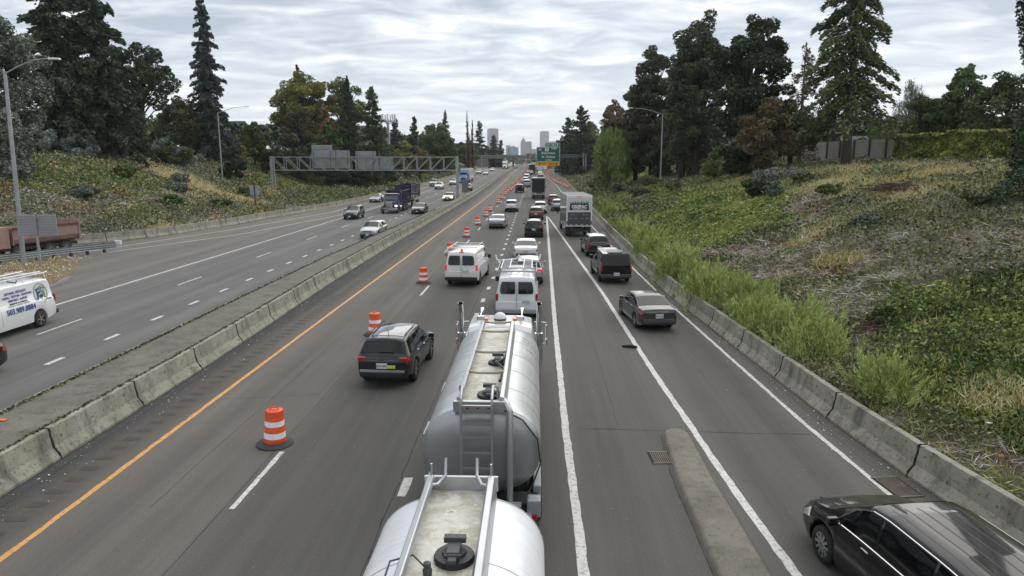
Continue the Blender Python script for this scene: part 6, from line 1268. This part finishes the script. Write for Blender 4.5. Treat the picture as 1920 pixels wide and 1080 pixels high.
DR = [(-6.93, 17.55), (-6.93, 29.45), (-6.86, 42.4), (-6.75, 55.3), (-6.72, 68.3), (-6.65, 81), (-6.56, 93.3), (-6.58, 103), (-6.47, 121.8), (-6.44, 134.5), (-6.3, 149.3), (-6.32, 159.8)]
y = 166.
while y < 330: DR.append((float(np.interp(y, [166, 196, 227, 258, 302, 330], [-5.9, -5.1, -4.3, -4.1, -4.0, -4.0])), y)); y += 6.1
for i, (x, y) in enumerate(DR):
    o = d0 if i == 0 else copy_tree(d0); o.location = (x, y, zr(y) + .006); o.rotation_euler = (R(2.2 * math.sin(i * 2.3)), R(2.2 * math.cos(i * 1.7)), i * 1.3)
    if i == 0: o['label'] = 'biggest and nearest orange and white traffic drum, left of the tank truck'; o.pop('group', None)
    if i == 1: o['label'] = 'second nearest traffic drum, just behind the charcoal suv'; o.pop('group', None)
    if i >= 2: o['label'] = 'orange traffic drum with white bands in the row along the dashed lane line'; o['group'] = 'drums along the lane line'
DR2 = [(8.0, 177), (7.7, 182), (7.3, 188.3), (6.7, 198), (6.2, 203.4), (5.75, 210.6), (5.4, 218), (5.05, 226), (4.75, 234), (4.5, 242), (4.3, 250), (4.1, 259), (4.0, 268), (3.9, 278), (4.0, 290), (4.0, 302), (4.1, 316)]
for i, (x, y) in enumerate(DR2):
    o = copy_tree(d0); o.location = (x, y, zr(y) + .006); o['label'] = 'orange traffic drum in the taper that closes the far right ramp'; o['group'] = 'drums closing the far ramp'
# ---- street lamps
def lamp(label, x, y, H, arm, side, r=.11):
    z0 = float(ground(x, y)) if not -38 < x < 8 else 0.; t = empty('street_lamp', (x, y, z0), 0, label, 'street lamp'); h = H - z0
    b = MB(); b.tube([(0, 0, 0), (0, 0, h * .5), (0, 0, h)], [r, r * .8, r * .6], 12); b.box((0, 0, .12), (.42, .42, .24)); b.build('pole', M_GALV, t, smooth=40)
    a = MB(); s = side; a.tube([(0, 0, h - .15), (s * arm * .25, 0, h + .28), (s * arm * .6, 0, h + .75), (s * arm * .85, 0, h + .88), (s * arm, 0, h + .9)], [.05, .045, .04, .035, .03], 8); a.build('arm', M_GALV, t, smooth=60)
    l = MB(); l.box((s * (arm + .3), 0, h + .9), (.75, .3, .12)); l.build('lamp_head', M_WHITE, t, bevel=.04)
    if r > .15: t.rotation_euler = (0, R(1.6), 0)
    if r > .1: q = MB(); q.box((-.02, -.12, .35), (.14, .03, .26)); q.build('hand_hole', M_BLACK, t)
lamp('tall galvanised street lamp nearest the camera, at the left edge', -36.17, 48.1, 13.3, 3.2, 1, .17)
lamp('tall street lamp in front of the tall narrow spruce on the left slope', -52.2, 117, 15.0, 4.6, 1, .13)
lamp('tall street lamp on the right slope, its arm reaching left over the ramp', 21.0, 121, 14.9, 5.0, -1, .14)
lamp('distant street lamp rising above the sign gantry on the right', 15.5, 262, 15.5, 4.5, -1, .1)
# ---- signs seen from behind
def ribbed(b, x0, x1, z0, z1, y, n, th=.04):
    b.box(((x0 + x1) / 2, y, (z0 + z1) / 2), (x1 - x0, th, z1 - z0))
    for k in range(n): b.box(((x0 + x1) / 2, y - th / 2 - .02, z0 + (k + .5) * (z1 - z0) / n), (x1 - x0, .09, .045))
M_SIGNB = flat('bare_sign_back', (.36, .375, .385), .45, .35, .18, 1); M_SIGNB2 = flat('dark_sign_metal', (.17, .18, .19), .6, .2, .2)  # second one: plain darker grey for sign brackets and the median panel
def haze():
    b = MB(); b.box((0, 4000, 83), (9400, 8400, 184)); m, nt, bb = new_mat('thin_air'); nt.nodes.remove(bb); v = nt.nodes.new('ShaderNodeVolumePrincipled'); v.inputs['Density'].default_value = .00011; v.inputs['Color'].default_value = (.86, .90, .95, 1); v.inputs['Anisotropy'].default_value = .3
    nt.links.new(v.outputs[0], nt.nodes['Material Output'].inputs['Volume']); o = b.build('haze', m); tag(o, kind='stuff')
haze()
t = empty('road_sign', (-34.0, 46.9, .02), R(8), 'back of a ribbed metal road sign on a single post beside the near lamp', 'road sign')
g = MB(); g.box((-.08, 0, 1.85), (.12, .14, 3.7)); g.build('post', M_GALV, t, bevel=.01); g = MB(); ribbed(g, -1.32, -.10, 2.3, 3.75, .12, 8); ribbed(g, .02, 1.22, 2.3, 3.75, .12, 8); g.build('sign_panel', M_SIGNB, t)
g = MB(); 
for k in range(8): g.box((-.03, .06, 2.4 + k * .18), (.06, .05, .05))
g.build('bracket', M_BLACK, t)
t = empty('road_sign', (-38.5, 96, float(ground(-38.5, 96))), R(10), 'small grey sign seen from behind at the foot of the left slope', 'road sign'); g = MB(); g.box((0, 0, 1.6), (.16, .16, 3.3)); g.build('post', M_DGREY, t); g = MB(); g.box((0, .12, 2.6), (1.3, .04, 1.3)); g.build('sign_panel', M_SIGNB, t)
t = empty('road_sign', (13.6, 262, float(ground(13.6, 262))), 0, 'small blue shield sign on the right verge below the gantry', 'road sign'); g = MB(); g.box((0, 0, 1), (.1, .1, 2.6)); g.build('post', M_GALV, t); g = MB(); g.add([(-.55, -.06, 2.6), (-.6, -.06, 2.0), (-.4, -.06, 1.5), (0, -.06, 1.2), (.4, -.06, 1.5), (.6, -.06, 2.0), (.55, -.06, 2.6), (0, -.06, 2.75)], [tuple(range(8))]); g.build('shield', flat('shield_blue', (.06, .10, .36), .5, 0, .05), t)
# ---- left sign gantry (truss)
GY_ = 131; xl_, xr_ = -48.9, -14.5; t = empty('sign_gantry', ((xl_ + xr_) / 2, GY_, 0), 0, 'long steel truss gantry across the oncoming lanes carrying sign backs', 'gantry'); ox = (xl_ + xr_) / 2
for x, nm in ((xl_, 'post'), (xr_, 'post')):
    g = MB(); zb_ = (float(ground(x, GY_)) if x < -30 else 0.); g.box((x - ox, -.6, (zb_ + 8.0) / 2), (.34, .34, 8.0 - zb_)); g.box((x - ox, .6, (zb_ + 8.0) / 2), (.34, .34, 8.0 - zb_)); g.box((x - ox, 0, 5.7), (.2, 1.2, .15)); g.build(nm, M_GALV, t)
tr = MB(); n = 14; x0, x1 = xl_ - ox, xr_ - ox; dx = (x1 - x0) / n
for yy in (-.6, .6):
    for z in (5.45, 7.85): tr.box(((x0 + x1) / 2, yy, z), (x1 - x0, .14, .16))
    for k in range(n + 1): tr.box((x0 + k * dx, yy, 6.65), (.10, .1, 2.3))
    for k in range(n):
        a, b_ = (7.8, 5.5) if k < n / 2 else (5.5, 7.8); tr.tube([(x0 + k * dx + .1, yy, a), (x0 + (k + 1) * dx - .1, yy, b_)], .055, 5)
for k in range(n + 1):
    for z in (5.45, 7.85): tr.box((x0 + k * dx, 0, z), (.08, 1.1, .08))
tr.build('truss', M_GALV, t)
for (a, b_, z0, z1) in ((-41.7, -37.8, 5.75, 9.15), (-37.75, -34.6, 5.75, 9.05), (-33.6, -29.7, 5.6, 8.0), (-29.65, -26.5, 5.6, 7.95), (-41.7, -37.8, 9.2, 10.05), (-33.5, -29.7, 8.05, 8.9)):
    g = MB(); ribbed(g, a - ox, b_ - ox, z0, z1, 1.0, max(3, int((z1 - z0) / .3)), .06); o = g.build('sign_back', M_SIGNB, t)
for x in (-41.4, -38.2, -37.2, -35, -33.2, -30.2, -29, -27): g = MB(); g.box((x - ox, .82, 7.2), (.10, .1, 3.6)); g.build('sign_bracket', M_SIGNB2, t)
t = empty('road_sign', (-13.3, 131.0, 0), 0, 'small plain grey panel on the median right of the gantry post', 'road sign'); g = MB(); g.box((.2, .2, 2.6), (1.1, .05, 2.4)); g.build('sign_panel', M_SIGNB2, t); g = MB(); g.box((.2, .3, 1.6), (.1, .1, 2.9)); g.build('post', M_GALV, t)
# ---- right cantilever gantry with the exit sign
SG = flat('sign_green', (.0, .105, .062), .45, 0, .06); SY = flat('sign_yellow', (.72, .40, .015), .45, 0, .05); SW = flat('sign_white', (.78, .80, .80), .5, 0, 0); SB = flat('sign_blue', (.03, .06, .32), .5, 0, 0); SR = flat('sign_red', (.45, .03, .03), .5, 0, 0)
GX = 230.; t = empty('sign_gantry', (15.5, GX, float(ground(15.5, GX)) * 0 + zr(GX)), 0, 'steel gantry on the right holding the big green exit sign over the lanes', 'gantry'); zb_ = zr(GX)
g = MB(); g.box((-.3, 0, 4.1), (.42, .5, 8.4)); g.box((.45, 0, 4.0), (.42, .5, 8.2)); g.build('post', M_GALV, t, bevel=.02)
g = MB(); 
for z in (7.1, 7.75): g.box((-9.3, .55, z), (18.4, .16, .16))
for k in range(12): g.box((-.6 - k * 1.55, .55, 7.42), (.1, .1, .6))
g.build('beam', M_GALV, t)
def sgn(name, x0, x1, z0, z1, y, mat, par):
    g = MB(); g.box(((x0 + x1) / 2, y, (z0 + z1) / 2), (x1 - x0, .08, z1 - z0)); return g.build(name, mat, par)
def rim(par, x0, x1, z0, z1, y, w, mat):
    g = MB(); g.box(((x0 + x1) / 2, y, z1 - w), (x1 - x0 - w, .02, w)); g.box(((x0 + x1) / 2, y, z0 + w), (x1 - x0 - w, .02, w)); g.box((x0 + w, y, (z0 + z1) / 2), (w, .02, z1 - z0 - w)); g.box((x1 - w, y, (z0 + z1) / 2), (w, .02, z1 - z0 - w)); g.build('sign_border', mat, par)
ts = empty('exit_sign', (3.9, GX - .2, 0), 0, 'big green overhead sign reading Beaverton and St. Helens with a yellow EXIT ONLY strip', 'road sign')
o = sgn('sign_panel', -3.75, 3.75, 6.6, 11.25, 0, SG, ts); rim(ts, -3.75, 3.75, 6.6, 11.25, -.05, .09, SW); o2 = sgn('exit_tab', -1.0, 3.75, 11.3, 12.5, 0, SG, ts); rim(ts, -1.0, 3.75, 11.3, 12.5, -.05, .07, SW); o3 = sgn('yellow_strip', -3.75, 3.75, 5.4, 6.58, 0, SY, ts)
def T_(s_, x, z, sz, par=ts, mat=SW, sx_=1.0, bold=.012): text(s_, sz, mat, par, Matrix.Translation((x, -.07, z)), 'lettering', extrude=.006, sx_=sx_, bold=bold)
T_('EXIT', .1, 11.88, .62); T_('302 B', 2.1, 11.9, .95); T_('WEST', 1.9, 10.72, .72); T_('Beaverton', .05, 9.35, 1.05); T_('St. Helens', .05, 8.15, 1.05); T_('1/4 MILE', .05, 7.12, .62); T_('EXIT   ONLY', .0, 5.98, .74, mat=M_INK)
for x in (-2.75, 2.65):
    g = MB(); g.add([(x - .13, -.07, 6.4), (x + .13, -.07, 6.4), (x + .13, -.07, 6.0), (x + .42, -.07, 6.15), (x, -.07, 5.52), (x - .42, -.07, 6.15), (x - .13, -.07, 6.0)], [tuple(range(7))]); g.build('arrow', M_INK, ts, recalc=False)
g = MB(); g.add([(-2.65 + u, -.07, 10.45 + v) for u, v in ((-.6, .42), (0, .5), (.6, .42), (.68, .0), (.45, -.4), (0, -.62), (-.45, -.4), (-.68, 0))], [tuple(range(8))]); g.build('interstate_shield', SB, ts, recalc=False); T_('405', -2.65, 10.4, .6, bold=.02)
g = MB(); g.add([(-2.65 + u, -.074, 10.45 + v) for u, v in ((-.6, .42), (0, .5), (.6, .42), (.63, .25), (-.63, .25))], [tuple(range(5))]); g.build('shield_crown', SR, ts, recalc=False)
g = MB(); g.box((-.45, -.06, 10.45), (1.15, .02, 1.05)); g.build('route_shield', SW, ts, bevel=.008); text('30', .75, M_INK, ts, Matrix.Translation((-.45, -.085, 10.45)), 'lettering', bold=.02)
# far gantry at the bridge with the masked sign
t = empty('sign_gantry', (-15, 403, zr(403)), 0, 'thin far gantry in front of the bridge with a green sign masked in orange', 'gantry'); zf = zr(403)
for x in (-15.6, 16.5): g = MB(); g.box((x, 0, 3.4), (.5, .5, 7.0)); g.build('post', M_GALV, t)
g = MB(); g.box((.4, 0, 6.1), (32, .3, .15)); g.box((.4, 0, 6.9), (32, .3, .15)); 
for k in range(20): g.box((-15.4 + k * 1.68, 0, 6.5), (.12, .12, .8))
g.build('beam', M_GALV, t)
ts2 = empty('road_sign', (-2.9, 402.6, zf), 0, 'green overhead sign crossed by an orange diagonal cover, left of the exit sign', 'road sign'); g = MB(); g.box((0, 0, 6.6), (5.4, .1, 3.3)); g.build('sign_panel', SG, ts2); rim(ts2, -2.7, 2.7, 4.95, 8.25, -.06, .1, SW)
g = MB(); g.add([(-1.2, -.08, 5.6), (-.6, -.08, 5.3), (1.4, -.08, 7.6), (1.1, -.08, 8.2), (.3, -.08, 8.0)], [(0, 1, 2, 3, 4)]); g.build('orange_cover', M_ORANGE, ts2, recalc=False)
# orange work sign among the far drums
t = empty('work_sign', (6.2, 322, zr(322)), 0, 'orange road works board behind the far taper of drums', 'road sign'); g = MB(); g.box((0, 0, 1.7), (2.2, .06, 1.5)); g.build('board', M_ORANGE, t); g = MB(); g.box((-.6, .1, .5), (.08, .08, 1.2)); g.box((.6, .1, .5), (.08, .08, 1.2)); g.build('stand', M_DGREY, t)
# ---- guard rail, dirt island
gp = [(-44.5, 35, 0), (-41, 43, 0), (-38.9, 47.6, 0), (-37.4, 50.2, 0), (-36.6, 52.2, 0), (-35.6, 54.3, 0), (-34.4, 56.3, 0)]
t = empty('guard_rail', (-38, 50, 0), 0, 'galvanised three-wave guard rail in front of the pink dump truck', 'guard rail'); b = MB(); pr = []
for k in range(13): pr.append((.05 + .045 * math.cos(k * PI / 2), .32 + k * .04))
pr = pr + [(u - .02, v) for u, v in pr[::-1]]; b.sweep(pr, [(x + 38, y - 50, z) for x, y, z in gp]); b.build('rail', M_GALV, t, smooth=50)
for i in range(12):
    y = 43 + i * 1.15; x = float(np.interp(y, [p[1] for p in gp], [p[0] for p in gp])); g = MB(); g.box((x + 38 - .2, y - 50, .4), (.16, .2, .84)); g.build('post', M_DGREY, t)
g = MB(); g.box((-34.3 + 38, 56.5 - 50, .75), (.5, .25, .35)); g.build('end_cap', M_WHITE, t, bevel=.03)
isl = [(-60, 25), (-29.1, 31.5), (-27.7, 34.7), (-28.2, 37.2), (-29.0, 39.6), (-28.9, 40.4), (-30.1, 43.6), (-31.6, 47.0), (-33.5, 50.2), (-35.6, 50.9), (-37.4, 49.2), (-39.5, 45.3), (-44.5, 35), (-60, 32)]
b = MB(); cx_, cy_ = -36, 41; vs = [(x, y, .008) for x, y in isl] + [(cx_ + (x - cx_) * .93, cy_ + (y - cy_) * .93, .12) for x, y in isl] + [(cx_, cy_, .24)]; n = len(isl)
b.add(vs, [(i, (i + 1) % n, n + (i + 1) % n, n + i) for i in range(n)] + [(n + i, n + (i + 1) % n, 2 * n) for i in range(n)]); 
m, nt, bb = new_mat('leaf_strewn_dirt'); c = ramp(nt, nz(nt, 1.2, 6, .7), (.35, (.10, .075, .05)), (.55, (.19, .14, .085)), (.72, (.30, .22, .12))); nt.links.new(c, bb.inputs['Base Color']); bb.inputs['Roughness'].default_value = 1; bump(nt, bb, nz(nt, 10, 5, .7), .7, .05)
tag(b.build('dirt_island', m, recalc=True), kind='structure')
b = MB(); b.sweep([(0, 0), (0, .14), (-.35, .15), (-.38, 0)], [(-29.9, 43.3, 0), (-29.05, 41.2, 0), (-28.75, 39.8, 0), (-28.85, 38.0, 0), (-28.0, 35.5, 0), (-27.7, 33, 0), (-29, 30.5, 0)]); tag(b.build('kerb', M_CONC3), 'curved pale kerb round the tip of the leafy dirt island', 'kerb')
n = 9000; x = nr.uniform(-45, -28, n); y = nr.uniform(30, 52, n); k = (x < np.interp(y, [30, 34.7, 39.6, 43.6, 47, 50], [-29.2, -28, -29.3, -30.4, -31.8, -33.4])) & (x > np.interp(y, [30, 43, 50], [-48, -41, -37.2])); x, y = x[k], y[k]
P = np.stack([x, y, .13 + .14 * nr.random(len(x))], 1); A = rdir(len(x), .4); B = unit(np.cross(A, rdir(len(x)))); s = (.035 + .04 * nr.random(len(x)))[:, None]
tag(np_quads('fallen_leaves', P, A * s, B * s * .7, foliage('fallen_leaf', (.09, .07, .02), (.26, .2, .05), (.42, .36, .14), (.5, .45, .3))), kind='stuff')
broad('small round green bush on the dirt island above the signwritten van', -33.6, 41.2, .85, 1.0, GRN, 300, 3000, 6, .045, .0, kind='bush', cat='bush', zb=.12)
# pallet and litter on the slopes
t = empty('pallet', (-59.8, 86.4, float(ground(-59.8, 86.4)) + .25), R(25), 'broken wooden pallet lying on the green slope, top left', 'pallet'); t.rotation_euler = (R(8), R(14), R(25))
for k in range(6): g = MB(); g.box((0, -1.0 + k * .4, 0), (2.6, .16, .05)); g.build('slat', flat('weathered_timber', (.30, .22, .15), .85, 0, .25), t)
g = MB(); g.box((-.8, 0, -.08), (.1, 2.3, .1)); g.build('bearer', flat('weathered_timber', (.30, .22, .15)), t); g = MB(); g.box((.8, 0, -.08), (.1, 2.3, .1)); g.build('bearer', flat('weathered_timber', (.30, .22, .15)), t)
def litter(x, y, s, label, mat, seed):
    r6 = random.Random(seed); b = MB(); vs = [(math.cos(a) * s * r6.uniform(.5, 1), math.sin(a) * s * r6.uniform(.3, .9), r6.uniform(.02, .5 * s)) for a in np.linspace(0, 2 * PI, 8)[:-1]] + [(0, 0, s * .45), (0, 0, 0)]
    b.add(vs, [(i, (i + 1) % 7, 7) for i in range(7)] + [((i + 1) % 7, i, 8) for i in range(7)]); o = b.build('litter', mat, loc=(x, y, float(ground(x, y)) + .08)); tag(o, label, 'litter')
LW_ = flat('litter_white', (.6, .6, .58), .7, 0, .2)
litter(15.8, 28.1, .32, 'white crumpled bag on the dead brush, middle of the right slope', LW_, 1); litter(16.6, 33.3, .2, 'small white scrap on the right slope above the crumpled bag', LW_, 2); litter(23.3, 39.5, .3, 'white and grey rubbish beside the brush pile near the ivy-clad tree', LW_, 3)
litter(10.4, 22.0, .16, 'white scrap just behind the right barrier, above the lone weed bush', LW_, 4); litter(11.1, 19.6, .14, 'crumpled white paper beside the lone green weed bush', LW_, 5); litter(11.3, 17.0, .12, 'small white scrap near the concrete pad', LW_, 6); litter(-57.5, 82.5, .3, 'white scrap lying below the wooden pallet', LW_, 7); litter(12.6, 27.0, .14, 'small pale scrap in the brush between the weed row and the bag', LW_, 8)
# brush piles of cut sticks
def brush(x, y, n, s, label, mat):
    z = float(ground(x, y)); b = MB(); r7 = random.Random(n)
    for _ in range(n):
        a = r7.uniform(0, 6.3); l = r7.uniform(.4, 1) * s; ox_, oy_ = r7.gauss(0, s * .5), r7.gauss(0, s * .35); h = r7.uniform(.02, .5) * s * .5
        b.tube([(ox_ - math.cos(a) * l / 2, oy_ - math.sin(a) * l / 2, h), (ox_, oy_, h + r7.uniform(0, .15)), (ox_ + math.cos(a) * l / 2, oy_ + math.sin(a) * l / 2, h + r7.uniform(-.1, .3))], [.025, .02, .008], 4)
    tag(b.build('brush_pile', mat, loc=(x, y, z), recalc=False), label, 'brush pile')
brush(25.2, 49.5, 150, 2.2, 'dark reddish brush pile on the tan crest of the right slope', flat('dead_wood', (.07, .045, .035), .9, 0, .3)); brush(23.6, 40, 60, 1.4, 'grey stick pile with rubbish beside the ivy-clad tree', flat('grey_wood', (.2, .17, .14), .9, 0, .3)); brush(12.6, 25.2, 70, .9, 'clump of dead reddish stalks on the lower right slope', flat('dead_stalk', (.10, .06, .045), .9, 0, .3))
# ---- mobile phone mast
t = empty('phone_mast', (-47.5, 230, 5), 0, 'tall grey mobile phone mast with a crown of white antennas', 'mast'); g = MB(); g.tube([(0, 0, 0), (0, 0, 15.0)], [.75, .38], 12); g.build('pole', M_GALV, t, smooth=50)
g = MB()
for a in (0, 2.09, 4.19): g.tube([(0, 0, 13.2), (math.cos(a) * 2, math.sin(a) * 2, 14.4)], .09, 5)
g.tube([(2.3 * math.cos(a), 2.3 * math.sin(a), 14.4) for a in np.linspace(0, 2 * PI, 13)], .09, 5); g.build('platform', M_DGREY, t)
for k in range(9): a = 2 * PI * k / 9; g = MB(); g.box((2.35 * math.cos(a), 2.35 * math.sin(a), 15.3), (.42, .3, 2.5)); g.build('antenna', M_RWHITE, t)
# ---- houses
ROOF = flat('grey_shingle', (.075, .072, .07), .9, 0, .3, 1.5); WALLM = flat('pale_house_wall', (.32, .31, .28), .8, 0, .15)
def house(x, y, w, d, zw, zt_, rz, label):
    t = empty('house', (x, y, 7), rz, label, 'house'); g = MB(); g.box((0, 0, (zw - 7) / 2 - .5), (w, d, zw - 6)); wl_ = g.build('wall', WALLM, t); g = MB(); g.prism([(-w / 2 - .5, zw - 7), (0, zt_ - 7), (w / 2 + .5, zw - 7)], -d / 2 - .5, d / 2 + .5, 'Y'); g.build('roof', ROOF, t)
    for k in (-1, 1): g = MB(); g.box((k * w * .25, -d / 2 - .02, 1.8), (1.2, .06, 1.2)); g.build('window', M_GLASS, t)
house(-86, 194, 12, 14, 12, 17.6, R(80), 'grey-roofed house among the trees left of the maple'); house(-62, 240, 13, 14, 14, 18.5, R(85), 'dark-roofed house behind the firs near the phone mast'); house(62, 132, 14, 12, 9.2, 11.6, R(70), 'low pale house glimpsed behind the block wall')
# ---- bridge over the freeway
BY = 412; zb_ = zr(BY); t = empty('bridge', (-8, BY, zb_), 0, 'low concrete road bridge crossing the whole freeway in the distance', 'bridge')
g = MB(); g.box((0, 6, 6.0), (64, 12, 1.5)); g.build('deck', M_CONC2, t); g = MB(); g.box((0, 0, 7.0), (64, .3, .6)); g.build('parapet', M_CONC3, t)
g = MB(); g.box((0, .1, 8.4), (64, .06, .06)); 
for k in range(33): g.box((-32 + k * 2, .1, 7.8), (.06, .06, 1.3))
g.build('railing', M_GALV, t)
for x in (-23, 23.5): g = MB(); g.box((x, 5, 2.6), (7, 10, 5.6)); g.build('abutment', M_CONC3, t)
for x in (-5.3, ): 
    for k in range(3): g = MB(); g.box((x, 2 + k * 4, 2.6), (.9, .9, 5.4)); g.build('column', M_CONC3, t)
# ---- downtown, three and a half kilometres off; facade colours lightened to stand for haze
def tower(x, zt_, w, d, col, label, win=None, y=3500, peak=0, name='office_tower', rz=0, fw=3.6, fh=3.8):
    t = empty(name, (x, y, -6), rz, label, 'building'); m, nt, b = new_mat('facade_' + name); br = nt.nodes.new('ShaderNodeTexBrick'); g_ = nt.nodes.new('ShaderNodeTexCoord'); sp = nt.nodes.new('ShaderNodeSeparateXYZ'); nt.links.new(g_.outputs['Object'], sp.inputs[0])
    cb_ = nt.nodes.new('ShaderNodeCombineXYZ'); nt.links.new(mmath(nt, 'ADD', sp.outputs[0], sp.outputs[1]), cb_.inputs[0]); nt.links.new(sp.outputs[2], cb_.inputs[1]); nt.links.new(cb_.outputs[0], br.inputs[0]); br.offset = 0
    w_ = win or [c * .45 for c in col]; br.inputs['Color1'].default_value = (*w_, 1); br.inputs['Color2'].default_value = (*[c * 1.2 for c in w_], 1); br.inputs['Mortar'].default_value = (*col, 1); br.inputs['Scale'].default_value = 1; br.inputs['Brick Width'].default_value = fw; br.inputs['Row Height'].default_value = fh; br.inputs['Mortar Size'].default_value = fw * .18
    nt.links.new(br.outputs[0], b.inputs['Base Color']); b.inputs['Roughness'].default_value = .5
    H = zt_ + 6; g = MB(); g.box((0, 0, H / 2), (w, d, H)); g.build('shaft', m, t); g = MB(); g.box((0, 0, H + 1.5), (w * .8, d * .8, 3)); g.build('roof_plant', flat('roof_plant', (.3, .3, .3)), t)
    if peak: g = MB(); g.prism([(-w / 2, H), (0, H + peak), (w / 2, H)], -d / 2, d / 2, 'Y'); g.build('gabled_roof', flat('slate_roof', (.2, .22, .25)), t)
    return t
tower(-211, 150, 48, 50, (.36, .27, .27), 'wide pinkish glass office tower behind the sequoia', (.2, .16, .18), rz=R(12)); tower(40, 137, 36, 32, (.38, .40, .42), 'tall slim pale grey office tower left of the exit sign', (.16, .19, .22), rz=R(20), fw=5)
tower(-62, 88, 26, 40, (.30, .31, .33), 'pointed grey tower in the middle of the skyline', None, peak=22); tower(-35, 88, 28, 40, (.27, .28, .30), 'flat grey block joined to the right of the pointed tower'); tower(-112, 62, 52, 30, (.10, .19, .32), 'blue glazed hall low on the skyline', (.06, .13, .26), peak=8, name='glazed_hall')
tower(-136, 70, 22, 30, (.42, .42, .42), 'small pale block left of the blue hall', name='apartment_block'); tower(-3, 52, 50, 30, (.45, .45, .44), 'low pale block between the two grey towers', name='apartment_block'); tower(88, 88, 58, 30, (.42, .43, .43), 'low broad pale block behind the exit sign', name='apartment_block'); tower(-172, 48, 26, 20, (.4, .4, .4), 'lowest pale block under the pink tower', name='apartment_block', y=3300)
